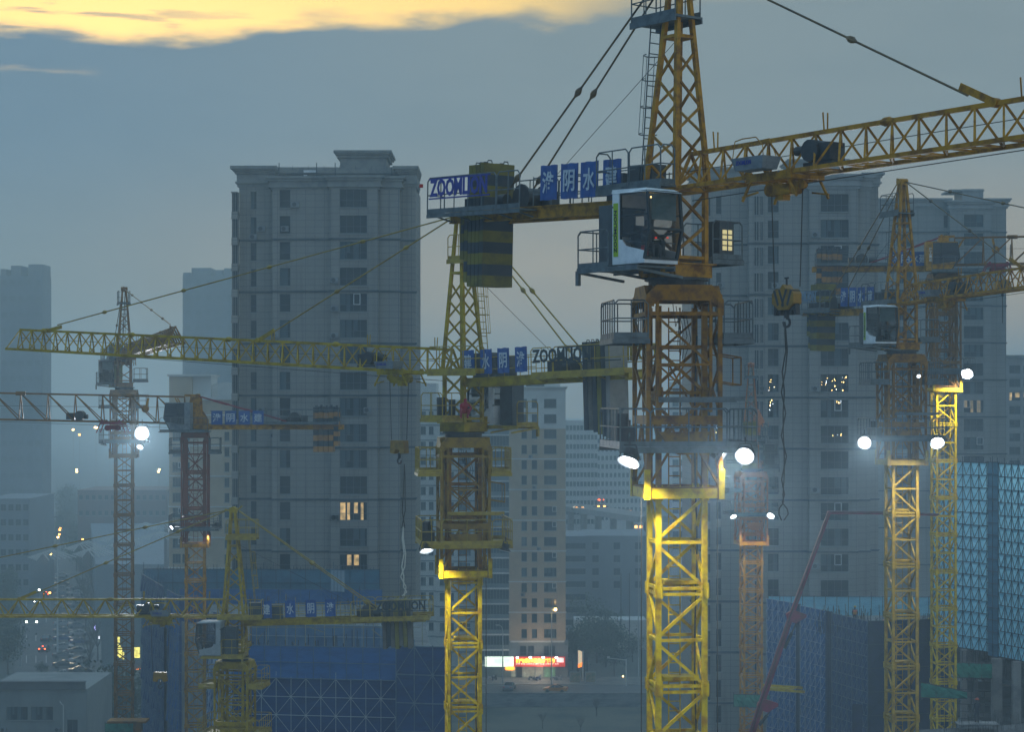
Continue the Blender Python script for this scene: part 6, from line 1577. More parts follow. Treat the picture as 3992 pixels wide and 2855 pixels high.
# --- right-centre one
E = empty('netted_building', (X_(3340, 190), 190, 0), 'blue meshed building with a worker in orange vest on its deck', 'building'); ex, ey = E.location.x, 190
Zt = Z_(2335, 205)
NW(2990, 205, 3104, 200, Zt, 15, 1.0, 1.12, 'net_blue_light', 'net_shine', style='F', fold=.22, seed=20)
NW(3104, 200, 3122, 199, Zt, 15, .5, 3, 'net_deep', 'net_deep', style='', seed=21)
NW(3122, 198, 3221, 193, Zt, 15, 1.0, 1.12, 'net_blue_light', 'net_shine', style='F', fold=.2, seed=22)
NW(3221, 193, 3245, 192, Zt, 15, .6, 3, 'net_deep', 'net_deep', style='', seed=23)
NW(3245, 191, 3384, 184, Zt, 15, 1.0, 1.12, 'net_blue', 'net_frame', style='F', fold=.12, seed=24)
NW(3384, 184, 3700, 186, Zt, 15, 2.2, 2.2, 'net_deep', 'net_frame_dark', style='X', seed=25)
NW(2995, 206.5, 3665, 205.5, Zt + .1, Z_(2450, 205), 1.15, 2.6, 'net_teal', 'net_frame_dark', style='', seed=26)
mb = MB(); mb.prism([P_(3010, 205.2, ex, ey), P_(3122, 200.6, ex, ey), P_(3260, 193.2, ex, ey), P_(3390, 186.5, ex, ey), P_(3695, 188, ex, ey), P_(3660, 205, ex, ey)], 15, Zt - 1.75); mb.build('concrete_deck', 'concrete', E)
mb = MB(); rr = random.Random(6)
for k in range(170):
    t = rr.random(); px = 3180 + t * 480; D = rr.uniform(188, 200); x, y = P_(px, D, ex, ey); mb.tube((x, y, Zt - 1.75), (x + rr.gauss(0, .08), y, Zt - 1.75 + rr.uniform(.6, 1.9)), .025, 4)
mb.build('starter_bars', 'steel_dark', E, kind='stuff')
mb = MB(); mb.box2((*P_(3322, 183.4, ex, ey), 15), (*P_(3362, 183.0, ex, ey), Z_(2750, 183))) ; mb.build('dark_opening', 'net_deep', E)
DECK_R = Zt - 1.75
# yellow loading beam left of it
E2 = empty('loading_platform', (X_(3050, 196), 196, 0), 'yellow cantilever loading beam sticking out beside the red pump boom', 'platform'); mb = MB()
mb.bar((-2.0, -1, Z_(2682, 196)), (2.0, -1.3, Z_(2692, 196)), .2, .25); mb.bar((-2.0, .3, Z_(2675, 196)), (2.0, 0, Z_(2684, 196)), .2, .25); mb.box((-.2, -.4, Z_(2682, 196)), (2.5, 1.2, .08)); mb.build('beam', 'crane_yellow', E2)
# --- far right teal one
E = empty('netted_building', (X_(3830, 170), 170, 0), 'tall building wrapped in teal folded mesh at the right edge above bare concrete columns', 'building'); ex, ey = E.location.x, 170
zt = Z_(1804, 172); zb = Z_(2512, 176)
NW(3640, 177, 3724, 174, zt, zb, .9, 1.06, 'net_teal', 'net_frame_dark', style='F', fold=.16, seed=30)
NW(3724, 174, 3851, 170.5, zt, zb, .95, 1.06, 'net_teal', 'net_frame_dark', style='F', fold=.16, seed=31)
NW(3851, 170.5, 3894, 169, zt + .1, zb - .3, .95, 1.06, 'net_teal_dark', 'net_frame_dark', style='', seed=32)
NW(3894, 169, 4080, 163, zt, zb - .2, .95, 1.06, 'net_teal', 'net_frame_dark', style='F', fold=.08, seed=33)
mb = MB(); mb.prism([P_(3645, 178, ex, ey), P_(3724, 175, ex, ey), P_(4080, 165, ex, ey), P_(4080, 190, ex, ey), P_(3700, 195, ex, ey)], zb + .3, zt - 1.0); mb.build('core_wall', 'trim_dark', E)
mb = MB()
for z in (zb + .15, Z_(2655, 170), Z_(2815, 170)):
    mb.prism([P_(3680, 177, ex, ey), P_(3730, 175.5, ex, ey), P_(4080, 165.5, ex, ey), P_(4080, 190, ex, ey), P_(3700, 195, ex, ey)], z - .3, z)
mb.build('floor_slabs', 'concrete_dark', E)
mb = MB()
for (px, D, w_) in ((3890, 166, .5), (3966, 164, .4), (3760, 172, .3), (3805, 176, .2), (3780, 180, .5), (3850, 184, .5), (3930, 184, .5)):
    x, y = P_(px, D, ex, ey); mb.box2((x - w_, y - .3, 0), (x + w_ * .6, y + .3, zb))
mb.build('columns', 'concrete', E)
mb = MB(); 
for (a, b, c, d_, D) in ((3722, 3880, 2660, 2700, 178), (3900, 3992, 2680, 2730, 180), (3722, 3870, 2740, 2800, 180)):
    x0, y0 = P_(a, D, ex, ey); x1, y1 = P_(b, D, ex, ey); mb.box2((x0, y0, Z_(d_, D)), (x1, y0 + .2, Z_(c, D)))
mb.build('infill_wall', 'concrete_dark', E)
mb = MB()
for k in range(16): x, y = P_(3735 + k * 17, 171, ex, ey); mb.tube((x, y, Z_(2660 if k % 3 else 2810, 170)), (x, y, zb), .035, 5)
for k in range(5): mb.tube((*P_(3730, 172, ex, ey), Z_(2690 + k * 28, 172)), (*P_(3990, 167, ex, ey), Z_(2700 + k * 30, 167)), .03, 5)
mb.build('props', 'steel_dark', E)
mb = MB()
for k in range(44): x, y = P_(3645 + k * 9, 178 - k * .28, ex, ey); mb.tube((x, y, zt), (x, y, zt + .12 + .35 * ((k * 7) % 3 == 0)), .025, 4)
mb.build('top_rods', 'net_frame_dark', E)
# green safety nets
def green_net(lb, pts, D, seed):
    r = random.Random(seed); E = empty('safety_net', (X_(pts[0][0], D), D, 0), lb, 'safety net'); ex = E.location.x; mb = MB()
    n = 14; vs = []; 
    (xa, ya0, ya1), (xb, yb0, yb1) = pts
    for i in range(n + 1):
        t = i / n; px = xa + (xb - xa) * t; y0 = ya0 + (yb0 - ya0) * t; y1 = ya1 + (yb1 - ya1) * t
        for v in range(5): f = v / 4; vs.append((X_(px, D) - ex, r.uniform(-.05, .05) - .07 * math.sin(f * 3.1), Z_(y0 + (y1 - y0) * f + r.uniform(-2, 2) * (v > 0), D)))
    fs = [(i * 5 + v, i * 5 + 5 + v, i * 5 + 6 + v, i * 5 + 1 + v) for i in range(n) for v in range(4)]
    mb.add(vs, fs); m_ = mb.build('net', 'net_green', E); sm = m_.modifiers.new('solid', 'SOLIDIFY'); sm.thickness = .03
    mb = MB(); mb.tube((0, 0, Z_(ya0, D)), (X_(xb, D) - ex, 0, Z_(yb0, D)), .04, 5); mb.tube((0, 0, Z_(ya1, D)), (X_(xb, D) - ex, 0, Z_(yb1, D)), .03, 5)
    for t in (0, .33, .66, 1): px = xa + (xb - xa) * t; mb.tube((X_(px, D) - ex, 0, Z_(ya0 + (yb0 - ya0) * t - 6, D)), (X_(px, D) - ex, 0, Z_(ya1 + (yb1 - ya1) * t, D)), .03, 5)
    mb.build('frame', 'steel_dark', E)
green_net('green safety net under the teal meshed building between its columns', ((3728, 2586, 2645), (3878, 2590, 2646)), 166, 1)
green_net('green sagging net beside the lower part of the rear right mast', ((3590, 2662, 2722), (3770, 2700, 2726)), 150, 2)
green_net('green net box round the orange mast beside the pump boom', ((2860, 2708, 2758), (3000, 2712, 2762)), 176, 3)
green_net('green net box at the foot of the left brown mast', ((410, 2822, 2880), (548, 2822, 2880)), 188, 4)
E = empty('timber_roof', (X_(500, 186), 186, 0), 'thin orange edged canopy over the green net at the left mast foot', 'canopy'); mb = MB(); mb.box((0, 0, Z_(2812, 186)), (3.6, 2.0, .2)); mb.box((.9, 0, Z_(2834, 186)), (.7, 1, 1.0)); mb.build('canopy_board', 'crane_brown', E)
# bottom right deck with starter bars
E = empty('concrete_deck', (X_(3830, 140), 140, 0), 'concrete floor slab bristling with starter bars at the bottom right corner', 'floor slab'); ex = E.location.x
mb = MB(); zd = Z_(2815, 152); mb.prism([(X_(3590, 145) - ex, 8), (X_(3560, 120) - ex, -20), (X_(4200, 120) - ex, -20), (X_(4200, 150) - ex, 12)], zd - 4, zd)
for k in range(3): mb.box2((X_(3640, 138) - ex, -6 + k * 5.2, zd + .004), (X_(4180, 140) - ex, -5.9 + k * 5.2, zd + .06))
mb.build('slab', 'concrete_dark', E)
mb = MB(); rr = random.Random(8)
for k in range(420):
    y = rr.uniform(-10, 11); px = rr.choice((rr.uniform(3700, 3992), rr.gauss(3870, 60), rr.gauss(3720, 30))); x = X_(px, 140 + y) - ex; mb.tube((x, y, zd), (x + rr.gauss(0, .05), y + rr.gauss(0, .05), zd + rr.uniform(.4, 1.2)), .009, 4)
mb.build('starter_bars', 'steel_dark', E, kind='stuff')
# ------------------------------------------------------------ concrete pump boom
E = empty('concrete_pump_boom', (X_(2920, 150), 150, 0), 'dark red articulated concrete pump boom reaching up in front of the right tower', 'pump boom'); ex = E.location.x
def BP(px, py, D=150): q = at(px, py, D); return Vector((q.x - ex, q.y - 150, q.z))
pts = [BP(2860, 3080), BP(2965, 2755), BP(3085, 2400), BP(3232, 2000), BP(3445, 2003), BP(3655, 2010, 152)]
ws = [(.5, .45), (.45, .38), (.36, .26), (.22, .19), (.18, .13)]
for i, (a, b) in enumerate(zip(pts, pts[1:])):
    mb = MB(); d = (b - a).normalized(); w0, w1 = ws[i]
    u = Vector((d.z, 0, -d.x)).normalized(); v = Vector((0, 1, 0))
    vs = [a + u * x * w0 * .5 + v * y * w0 * .4 for x, y in ((-1, -1), (1, -1), (1, 1), (-1, 1))] + [b + u * x * w1 * .5 + v * y * w1 * .4 for x, y in ((-1, -1), (1, -1), (1, 1), (-1, 1))]
    mb.add(vs, [(0, 1, 2, 3), (4, 5, 6, 7), (0, 1, 5, 4), (1, 2, 6, 5), (2, 3, 7, 6), (3, 0, 4, 7)])
    mb.tube(a - v * .3, a + v * .3, w0 * .6, 10)
    for k in range(1, 6): q = a.lerp(b, k / 6); mb.bar(q - u * w0 * .4 - v * w0 * .45, q + u * w0 * .4 - v * w0 * .45, .06)
    mb.build('boom_section', 'pump_red', E)
    mb = MB(); mb.tube(a - v * .35 - u * .1, b - v * .35 - u * .1, .08, 6); mb.build('delivery_pipe', 'pump_pipe', E)
for (a, b) in (((2985, 2770), (3010, 2740)), ((2995, 2760), (3080, 2690))): pass
for (p, q) in ((BP(2960, 2830), BP(3010, 2765)), (BP(3058, 2530), BP(3105, 2430)), (BP(3192, 2105), BP(3218, 2045))):
    mb = MB(); m_ = p.lerp(q, .6); mb.tube(p, m_, .12, 8); mb.tube(m_, q, .06, 8); mb.build('hydraulic_ram', 'steel_dark', E)
mb = MB()
for (x, y) in ((2985, 2752), (3095, 2405)): 
    q = BP(x, y); mb.extr([(-.6, .2), (-.1, .5), (.9, .15), (.9, -.05), (.1, -.5), (-.5, -.3)], q + Vector((0, -.28, 0)), (1, 0, 0), (0, 0, 1), (0, .5, 0))
mb.build('knuckle_linkage', 'pump_red', E)

# ------------------------------------------------------------ people
def person(loc, pose, rz, lb, helmet='helmet_yellow', cloth='cloth_dark', vest=None, parent=None, scale=1.0):
    E = empty('person', loc, lb, 'person', None, rz); E.scale = (scale,) * 3
    J = {'stand': [((0, 0, .92), .15), ((0, .01, 1.15), .145), ((0, .02, 1.38), .16), ((0, .02, 1.5), .06), ((0, 0, 1.62), .10), ((0, -.01, 1.72), .085),
                   ((-.19, .02, 1.4), .06), ((-.27, -.03, 1.14), .045), ((-.24, -.2, .95), .035), ((.19, .02, 1.4), .06), ((.27, 0, 1.13), .045), ((.25, -.1, .9), .035),
                   ((-.1, 0, .88), .1), ((-.12, -.03, .48), .07), ((-.13, .03, .08), .05), ((-.13, -.12, .04), .04), ((.1, 0, .88), .1), ((.13, -.05, .48), .07), ((.14, .05, .08), .05), ((.14, -.1, .04), .04)],
         'bend': [((0, .1, .82), .15), ((0, -.08, 1.0), .145), ((0, -.3, 1.12), .16), ((0, -.42, 1.14), .06), ((0, -.53, 1.15), .10), ((0, -.6, 1.13), .085),
                  ((-.19, -.3, 1.1), .06), ((-.22, -.38, .82), .045), ((-.15, -.5, .6), .035), ((.19, -.3, 1.1), .06), ((.22, -.36, .82), .045), ((.15, -.5, .6), .035),
                  ((-.1, .1, .8), .1), ((-.13, -.08, .45), .07), ((-.13, .05, .08), .05), ((-.13, -.1, .04), .04), ((.1, .1, .8), .1), ((.13, -.05, .45), .07), ((.14, .08, .08), .05), ((.14, -.08, .04), .04)],
         'crouch': [((0, .12, .34), .15), ((0, .0, .5), .145), ((0, -.12, .66), .16), ((0, -.18, .76), .06), ((0, -.22, .86), .10), ((0, -.24, .94), .085),
                    ((-.19, -.12, .66), .06), ((-.26, -.28, .5), .045), ((-.18, -.45, .4), .035), ((.19, -.12, .66), .06), ((.26, -.28, .5), .045), ((.18, -.45, .4), .035),
                    ((-.12, .1, .32), .1), ((-.2, -.28, .45), .07), ((-.16, .0, .1), .05), ((-.16, -.14, .04), .04), ((.12, .1, .32), .1), ((.2, -.28, .45), .07), ((.16, 0, .1), .05), ((.16, -.14, .04), .04)],
         'sit': [((0, .05, .5), .15), ((0, .05, .75), .145), ((0, .02, .98), .16), ((0, 0, 1.1), .06), ((0, -.02, 1.22), .10), ((0, -.03, 1.32), .085),
                 ((-.19, .0, 1.0), .06), ((-.26, -.1, .76), .045), ((-.2, -.35, .72), .035), ((.19, .0, 1.0), .06), ((.26, -.1, .76), .045), ((.2, -.35, .72), .035),
                 ((-.1, 0, .48), .1), ((-.14, -.42, .5), .07), ((-.14, -.45, .1), .05), ((-.14, -.6, .05), .04), ((.1, 0, .48), .1), ((.14, -.42, .5), .07), ((.14, -.45, .1), .05), ((.14, -.6, .05), .04)]}[pose]
    ed = [(0, 1), (1, 2), (2, 3), (3, 4), (4, 5), (2, 6), (6, 7), (7, 8), (2, 9), (9, 10), (10, 11), (0, 12), (12, 13), (13, 14), (14, 15), (0, 16), (16, 17), (17, 18), (18, 19)]
    me = bpy.data.meshes.new('body'); me.from_pydata([j[0] for j in J], ed, []); me.materials.append(M_[cloth]); me.materials.append(M_['skin'])
    o = bpy.data.objects.new('body', me); col.objects.link(o); o.parent = E
    sk = o.modifiers.new('skin', 'SKIN'); sk.use_smooth_shade = True
    if not me.skin_vertices: me.skin_vertices.new() if hasattr(me.skin_vertices, 'new') else None
    if me.skin_vertices:
        for i, j in enumerate(J): me.skin_vertices[0].data[i].radius = (j[1], j[1])
        me.skin_vertices[0].data[0].use_root = True
    sb = o.modifiers.new('sub', 'SUBSURF'); sb.levels = 1; sb.render_levels = 1
    hd = Vector(J[5][0]); mb = MB()
    for k in range(4): a = k * .35; mb.tube(hd + Vector((0, 0, .0 + .13 * math.sin(a))), hd + Vector((0, 0, .13 * math.sin(a + .35))), .14 * math.cos(a), 12, .14 * math.cos(a + .35))
    mb.tube(hd - Vector((0, 0, .015)), hd + Vector((0, 0, .005)), .165, 12)
    if helmet: mb.build('helmet', helmet, E, smooth=True)
    if vest:
        c0, c1 = Vector(J[0][0]), Vector(J[2][0]); mb = MB(); mb.tube(c0 + (c1 - c0) * .1, c1 + (c1 - c0) * .12, .20, 10, .24); v_ = mb.build('safety_vest', vest, E, smooth=True)
        mb = MB(); mb.tube(c0.lerp(c1, .4), c0.lerp(c1, .5), .225, 10); mb.build('reflective_band', 'hi_vis', v_)
    return E
def wp(px, D): return (X_(px, D), D, DECK_R)
person(wp(3333, 197), 'stand', R(170), 'worker in orange vest and yellow helmet standing on the blue netted deck', 'helmet_yellow', 'cloth_dark', 'vest_orange')
person(wp(3441, 190), 'bend', R(60), 'worker in orange clothes bending, half hidden left of the lower right mast', 'helmet_red', 'cloth_dark', 'vest_orange')
person(wp(3590, 191), 'bend', R(-40), 'leftmost crouching worker with yellow helmet right of the lower right mast', 'helmet_yellow', 'cloth_dark')
person(wp(3606, 192), 'bend', R(30), 'crouching worker with yellow helmet between two others on the netted deck', 'helmet_yellow', 'cloth_grey')
person(wp(3613, 189), 'bend', R(-60), 'crouching worker with white helmet beside the rear right mast', 'helmet_white', 'cloth_grey', None)
person((X_(3809, 148), 148, Z_(2820, 148)), 'stand', R(200), 'worker in dark clothes with orange helmet standing on the lower right slab edge', 'helmet_red', 'cloth_dark')
E = empty('scaffold_landing', (X_(3809, 148), 148, Z_(2820, 148)), 'plank landing under the worker at the lower right slab edge', 'platform'); mb = MB(); mb.box((0, 0, -.07), (3, 1.5, .1)); 
for x in (-1.4, 1.4): mb.tube((x, .6, -.1), (x, .6, -E.location.z), .05, 6); mb.tube((x, -.6, -.1), (x, -.6, -E.location.z), .05, 6)
mb.build('planks', 'concrete', E)

# ------------------------------------------------------------ the cranes
PX = {}
def std_cw(n=5, bands=11): return [(.25, 1.35 - (.0 if i > 0 else 1.2), (-3.0 if i > 1 else -2.2 + (-.5) * i), bands) for i in range(n)]
# A: nearest
D = 62.0; XA = X_(2638, D); zj = CZ + 6.48
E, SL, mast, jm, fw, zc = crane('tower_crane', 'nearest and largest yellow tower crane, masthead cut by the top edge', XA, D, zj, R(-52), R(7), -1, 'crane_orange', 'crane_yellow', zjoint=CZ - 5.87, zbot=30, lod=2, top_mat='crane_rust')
# slabs from the tip inward
CWA = [(.22, -.1, -1.9, 6), (.22, .2, -2.7, 8), (.22, 1.35, -2.85, 11), (.22, 1.35, -2.85, 11), (.22, 1.35, -2.85, 11), (.24, 1.4, -2.85, 11)]
hammerhead(E, SL, None, 'crane_orange', zj, -1, 'galv', 'galv', 26, R(1.0), 1.08, .95, 11.05, 'tie', (11.6, 24), 7.0, CWA, True, True, .5, 'letter_blue', 'cab_white', 4.0, CZ + (1560 - 1195) / 7800 * 58.3, 'stripe', 2, banner_s=[-5.2, -4.13, -3.13, -2.04], lit_cab=True)
EA = E
def on_mast(mt, x, y, z): v = mt @ Vector((x, y, z)); return v
for (px, py, Dd, aim, rad, big, pw, lb, bm_) in ((2450, 1803, 59.8, (-.28, -.42, -.78), .36, False, 1.7, None, (.26, .22, -1)), (2817, 1783, 61.0, (.62, -.22, -.42), .30, False, 1.5, None, (.1, .1, -1)), (2903, 1780, 60.0, (-.28, -.92, -.50), .29, True, 13.0, 'dazzling floodlight turned to the camera', (-.35, -1, -.35))):
    q = at(px, py, Dd) - Vector((XA, D, 0)); flood_part(E, q, aim, rad, True, big, power=pw, label=lb, beam=bm_, size=38 if big else 48)
for px, py, Dd, tx in ((2905, 1770, 60.8, 2905), (2455, 1785, 60.6, 2455)):
    mb = MB(); a = at(px, py, Dd) - Vector((XA, D, 0)); mb.tube(a, a + Vector((0, .2, .75)), .03, 5); mb.build('lamp_bracket', 'galv', E)
# lit inspection lamp on the right platform
Sx = SL @ T(0, 0, zj)
mb = MB(Sx); mb.box((.1, 1.75, -1.42), (.62, .62, 1.1)); bx_ = mb.build('resistor_box', 'cabinet', E)
mb = MB(Sx)
for i in range(3):
    for k in range(4): mb.box((.425, 1.62 + i * .14, -1.72 + k * .17), (.03, .11, .13))
mb.build('glowing_louvre', 'louvre_glow', bx_)
# red clip lights
for q in (Sx @ Vector((-11.75, -1.35, 1.0)),): mb = MB(); mb.tube(q, q + Vector((0, 0, .12)), .07, 8); mb.build('obstruction_light', 'red', E)
# hanging black cables each side of the mast
for px, z1 in ((2500, 1940), (2797, 1940)):
    mb = MB(); a = at(px, z1, 61.0) - Vector((XA, D, 0)); mb.tube(a, (a.x, a.y, 30), .02, 5); mb.build('hanging_cable', 'rope', E)
person(tuple(Vector((XA, D, 0)) + SL @ Vector((.55, -1.72, zj - 2.3))), 'sit', R(-52 + 90), 'seated crane operator inside the white cab of the nearest crane', None, 'cloth_grey', None, scale=.98)
# sling hanging under the hook block of A
def sling(lb, pts_px, D_, m_, r=.02, tail=None):
    E_ = empty('lifting_sling', tuple(at(*pts_px[0], D_)), lb, 'sling'); o = E_.location
    for s_ in (-1, 1):
        pts = [at(px + s_ * w_, py, D_) - o for (px, py), w_ in zip(pts_px, (0, 2, 3, 6, -6, 5, -4, 4, -5, 3, -3, 16, 18, 4)[:len(pts_px)])]
        mb = MB(); mb.path(pts, r, 5); mb.build('wire_rope', m_, E_)
    return E_
HKD = 58.3
sling('doubled black wire sling ending in a loop under the striped hook block', [(3060, 1255), (3062, 1300), (3066, 1370), (3055, 1450), (3052, 1530), (3058, 1610), (3050, 1700), (3062, 1780), (3052, 1870), (3056, 1930), (3053, 1960), (3053, 1985), (3055, 2005), (3052, 2030)], HKD, 'rope', .022)

# B: middle
D = 94.0; XB = X_(1806, D); zj = CZ + 1.22
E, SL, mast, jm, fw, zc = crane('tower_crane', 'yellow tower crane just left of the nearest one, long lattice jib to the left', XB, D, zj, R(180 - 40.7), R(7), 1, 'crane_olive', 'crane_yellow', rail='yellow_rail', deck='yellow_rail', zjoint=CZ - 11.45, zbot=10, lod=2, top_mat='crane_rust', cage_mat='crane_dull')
CWPL = ['cw_light', 'cw_dark', 'cw_yellow', 'cw_dark', 'cw_grey', 'cw_dark']
hammerhead(E, SL, None, 'crane_olive', zj, 1, 'yellow_rail', 'yellow_rail', 35, R(2.9), 1.15, 1.12, 10.2, 'tie_yellow', (13.6, 31.5), 7.4, [(.25, 1.1, -3.2 + .1 * i, 0) for i in range(5)] + [(.28, 1.1, -2.8, 0)], True, True, -.2, 'letter_dark', 'cab_white', 3.45, CZ - (1760 - 1560) / 7800 * 96.7, 'plain', 2, cab_side=-1, board_two=True, banner_s=[-1.15, -2.25, -3.3, -4.35], order=['建', '水', '阴', '淮'])
q = at(1663, 2150, 92) - Vector((XB, D, 0)); flood_part(E, q, (.18, -.35, -.8), .34, True, False, power=1.7, beam=(.22, .2, -1), size=48)
q = at(1968, 2150, 92) - Vector((XB, D, 0)); flood_part(E, q, (-.2, -.1, -.9), .30, False, False)
for px in (1895, 1660): 
    mb = MB(); a = at(px if px > 1800 else 1758, 2265, 92.5) - Vector((XB, D, 0)); mb.tube(a, (a.x, a.y, 10), .02, 5); mb.build('hanging_cable', 'rope', E)
mb = MB(SL @ T(0, 0, zj)); mb.tube((.6, .9, -2.1), (.6, .9, -1.1), .2, 10); mb.tube((-.2, 1.0, -2.1), (-.2, 1.0, -1.2), .16, 10); mb.build('slewing_motor', 'steel_dark', E)
person(tuple(Vector((XB, D, 0)) + SL @ Vector((-.95, 1.0, zj - 2.1))), 'crouch', R(20), 'worker in red clothes crouching on the slewing platform of the middle yellow crane', None, 'red_cloth')
E_ = sling('dark wire sling hanging below the small yellow hook of the middle crane', [(1576, 1810), (1577, 1860), (1576, 1920), (1574, 1990), (1572, 2060)], 96.7, 'rope', .024)
E_ = sling('pale wire sling end dangling above the lower left counter-jib', [(1572, 2056), (1570, 2100), (1578, 2160), (1572, 2210), (1568, 2250), (1578, 2290), (1582, 2310), (1572, 2325)], 96.7, 'sling_pale', .03)

# C: lower left
D = 135.0; XC = X_(916, D); zj = CZ - 14.6
CWPL = ['cw_grey', 'cw_yellow', 'cw_grey', 'cw_yellow', 'cw_grey', 'cw_dark']
E, SL, mast, jm, fw, zc = crane('tower_crane', 'olive tower crane at the lower left, its jib crossing the left street', XC, D, zj, R(176), R(-6), 1, 'crane_olive', 'crane_olive', rail='yellow_rail', deck='yellow_rail', zjoint=CZ - 22, lod=1)
hammerhead(E, SL, None, 'crane_olive', zj, 1, 'yellow_rail', 'yellow_rail', 22, R(-.4), 1.12, 1.5, 13.0, 'tie_yellow', (14.2, 29), 7.1, [(.28, .9, -2.4 + .1 * (i % 3), 0) for i in range(7)], True, True, 1.25, 'letter_dark', 'cab_pale', 4.4, CZ - (2650 - 1560) / 57.5, 'plain', 1, cab_side=1, banner_s=[-2.35, -3.95, -5.35, -6.65], order=['建', '水', '阴', '淮'])
# D: flat top, left
D = 166.0; XD = X_(762, D); zj = CZ - 2.05
E, SL, mast, jm, fw, zc = crane('tower_crane', 'flat-topped orange brown tower crane at the left with orange striped counterweight', XD, D, zj + 2.35, R(178.5), R(5), 1, 'crane_orange', 'crane_orange', zjoint=CZ - 21, lod=1, style='F', mast_w=1.65, zcage=zj - 10.1, top_mat='crane_red_brown')
flattop(E, SL, zj, 1, 18.2, R(1.2), 12.3, order=['建', '水', '阴', '淮'], cabside=1, trolley_s=6.0, winch_s=9.6)
q = at(667, 2060, 164) - Vector((XD, D, 0)); flood_part(E, q, (-.5, -.6, -.4), .22, True, False, power=.5)
q = at(846, 2064, 164) - Vector((XD, D, 0)); flood_part(E, q, (-.1, -.3, -.9), .45, False, False)
q = at(815, 2085, 165) - Vector((XD, D, 0)); flood_part(E, q, (-.25, -.05, -1), .2, True, False, power=3, size=40)
# E: far left
D = 192.0; XE = X_(484, D); zj = CZ + 3.95
E, SL, mast, jm, fw, zc = crane('tower_crane', 'brown tower crane at the far left with a dazzling floodlight', XE, D, zj, R(-74), R(5), -1, 'crane_brown', 'crane_brown', mast_w=1.75, sec=2.85, zjoint=Z_(2009, D), lod=1)
hammerhead(E, SL, None, 'crane_brown', zj, -1, 'galv', 'galv', 44, R(.4), 1.25, 1.4, 11.0, 'tie', (40,), 6.6, std_cw(4, 0), False, False, .4, 'letter_blue', 'cab_dark2', 3, None, 'plain', 1, cab_side=-1)
q = at(553, 1690, 188) - Vector((XE, D, 0)); flood_part(E, q, (.05, -1, -.10), .7, True, True, power=30, size=40, label='dazzling floodlight turned to the camera')
q = at(545, 1746, 188) - Vector((XE, D, 0)); flood_part(E, q, (-.2, -.6, -.6), .36, True, False, power=.3)
q = at(403, 1736, 190) - Vector((XE, D, 0)); flood_part(E, q, (-.2, -.2, -1), .35, False, False)
# F: hazy orange, centre right
D = 178.0; XF = X_(2928, D); zj = CZ - 3.4
E, SL, mast, jm, fw, zc = crane('tower_crane', 'hazy orange tower crane right of the nearest mast, seen through floodlight glare', XF, D, zj, R(82), R(6), -1, 'crane_vermilion', 'crane_red_orange', top_mat='crane_vermilion', mast_w=1.75, sec=2.52, zjoint=Z_(2193, D), lod=1, walk=2.75)
hammerhead(E, SL, None, 'crane_vermilion', zj, -1, 'galv', 'galv', 40, R(1.6), 1.25, 1.3, 6.0, 'tie', (30,), 6.4, std_cw(3, 0), False, False, .4, 'letter_blue', 'cab_grey', 12, None, 'plain', 1, cab_side=-1)
q = at(2860, 2017, 175.5) - Vector((XF, D, 0)); flood_part(E, q, (.25, -.55, -.7), .34, True, False, power=.7, beam=(.15, -.1, -1), size=55)
q = at(3004, 2014, 175.5) - Vector((XF, D, 0)); flood_part(E, q, (-.40, -.65, -.7), .38, True, True, power=.7, beam=(-.15, -.1, -1), size=55)
# G: right
D = 118.0; XG = X_(3514, D); zj = CZ + 5.66
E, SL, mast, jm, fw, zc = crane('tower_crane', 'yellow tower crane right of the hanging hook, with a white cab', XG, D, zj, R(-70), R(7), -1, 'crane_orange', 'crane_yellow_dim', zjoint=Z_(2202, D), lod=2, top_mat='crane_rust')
hammerhead(E, SL, None, 'crane_orange', zj, -1, 'galv', 'galv', 26, R(1.4), 1.08, 1.0, 11.05, 'tie', (11.6, 24.5), 7.1, CWA, True, True, .5, 'letter_pale', 'cab_white', 4.2, None, 'stripe', 2, banner_s=[-5.2, -4.13, -3.13, -2.04])
q = at(3370, 1728, 115.5) - Vector((XG, D, 0)); flood_part(E, q, (-.25, -1, -.35), .40, True, True, power=12, beam=(.1, -1, -.25), size=42, label='floodlight left of the mast, turned to the camera')
q = at(3655, 1728, 115.5) - Vector((XG, D, 0)); flood_part(E, q, (-.05, -.8, -.6), .42, True, True, power=3.5, beam=(-.35, -.3, -1), size=72)
q = at(3582, 1468, 116.5) - Vector((XG, D, 0)); flood_part(E, q, (0, -.8, -.3), .12, True, False, power=.2, spot=False)
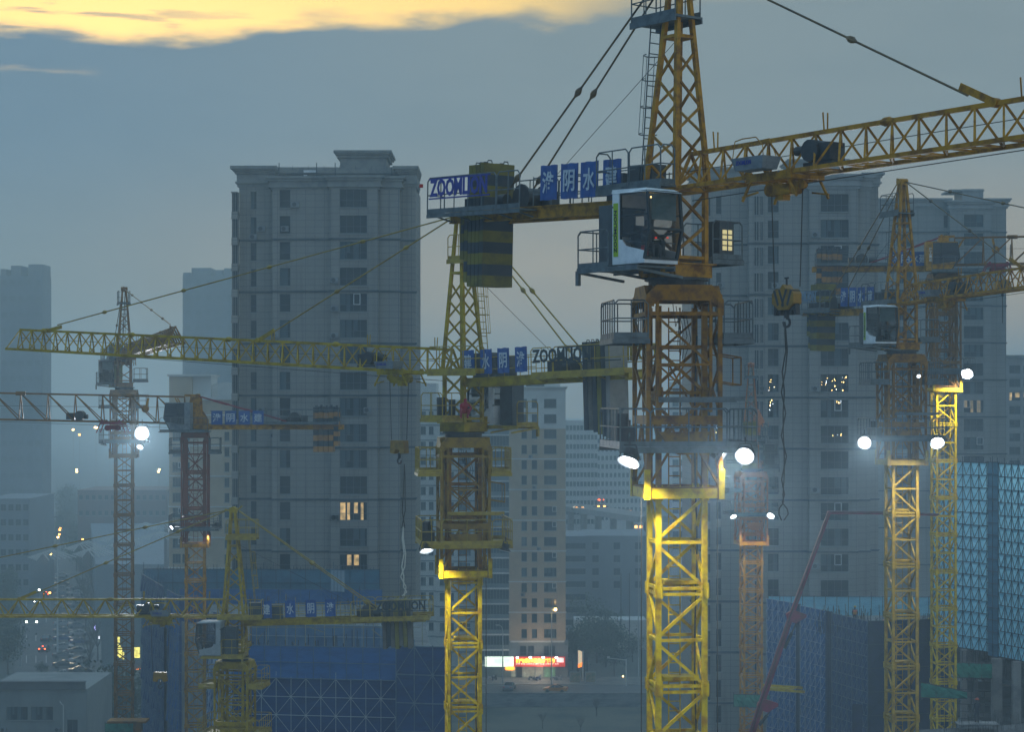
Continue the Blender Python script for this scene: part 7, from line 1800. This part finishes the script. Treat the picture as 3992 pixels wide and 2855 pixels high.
# H: rear right flat top
D = 163.0; XH = X_(3678, D); zj = CZ + 10.9
E, SL, mast, jm, fw, zc = crane('tower_crane', 'rearmost flat-topped tower crane at the right with an orange cab', XH, D, zj + 2.35, R(-6), R(5), -1, 'crane_orange', 'crane_yellow', zjoint=Z_(2085, D), lod=1, style='F', mast_w=1.7, zcage=zj - 10.2, top_mat='crane_brown')
flattop(E, SL, zj, -1, 16, R(.6), 10.6, cab_white=False, trolley_s=3.4, cab_x=-.45, cab_s=1.25)
q = at(3770, 1457, 160.5) - Vector((XH, D, 0)); flood_part(E, q, (-.35, -.75, -.6), .5, True, True, power=4, beam=(.1, .3, -1), size=72)
mb = MB(); a = at(3500, 1440, 160.5) - Vector((XH, D, 0)); b = at(3775, 1440, 160.5) - Vector((XH, D, 0)); mb.bar(a, b, .15); mb.build('lamp_beam', 'galv', E)
# second, distant striped hook at the right
E = empty('hook_block', tuple(at(3908, 1130, 150)), 'small striped hook block hanging at the far right behind the lattice jib', 'hook block')
mb = MB(); mb.extr([(-.65, 0), (-.65, .45), (-.4, .7), (.4, .7), (.65, .45), (.65, 0), (.3, -.2), (-.3, -.2)], (0, -.2, 0), (1, 0, 0), (0, 0, 1), (0, .4, 0)); mb.cur = 1
for s_ in (-1, 1):
    for k in (.15, .42): mb.extr([(s_ * k, .68), (s_ * (k + .12), .68), (s_ * (k - .05), -.05), (s_ * (k - .15), -.05)], (0, -.21, 0), (1, 0, 0), (0, 0, 1), (0, .42, 0))
mb.tube((0, 0, -.2), (0, 0, -.5), .1, 6); mb.build('block', ['hook_yellow', 'steel_dark'], E)
mb = MB(); 
for x in (-.5, .5): mb.tube((x, 0, .5), (x * 1.2, 0, 3.4), .03, 4)
mb.tube((0, 0, -.5), (0, 0, -2.5), .03, 4); mb.build('rope', 'rope', E)

# ------------------------------------------------------------ haze
mb = MB(); mb.box2((-1500, -60, -1.0), (1500, 2600, 118)); hz = mb.build('haze', 'haze_tmp')
hz['kind'] = 'stuff'
m = bpy.data.materials.new('haze'); m.use_nodes = True; t = m.node_tree; t.nodes.clear()
pv = t.nodes.new('ShaderNodeVolumePrincipled'); pv.inputs['Color'].default_value = (*HAZE_C, 1); pv.inputs['Density'].default_value = HAZE_D; pv.inputs['Anisotropy'].default_value = HAZE_G
om = t.nodes.new('ShaderNodeOutputMaterial'); L(t, pv.outputs[0], om.inputs['Volume'])
hz.data.materials.clear(); hz.data.materials.append(m)
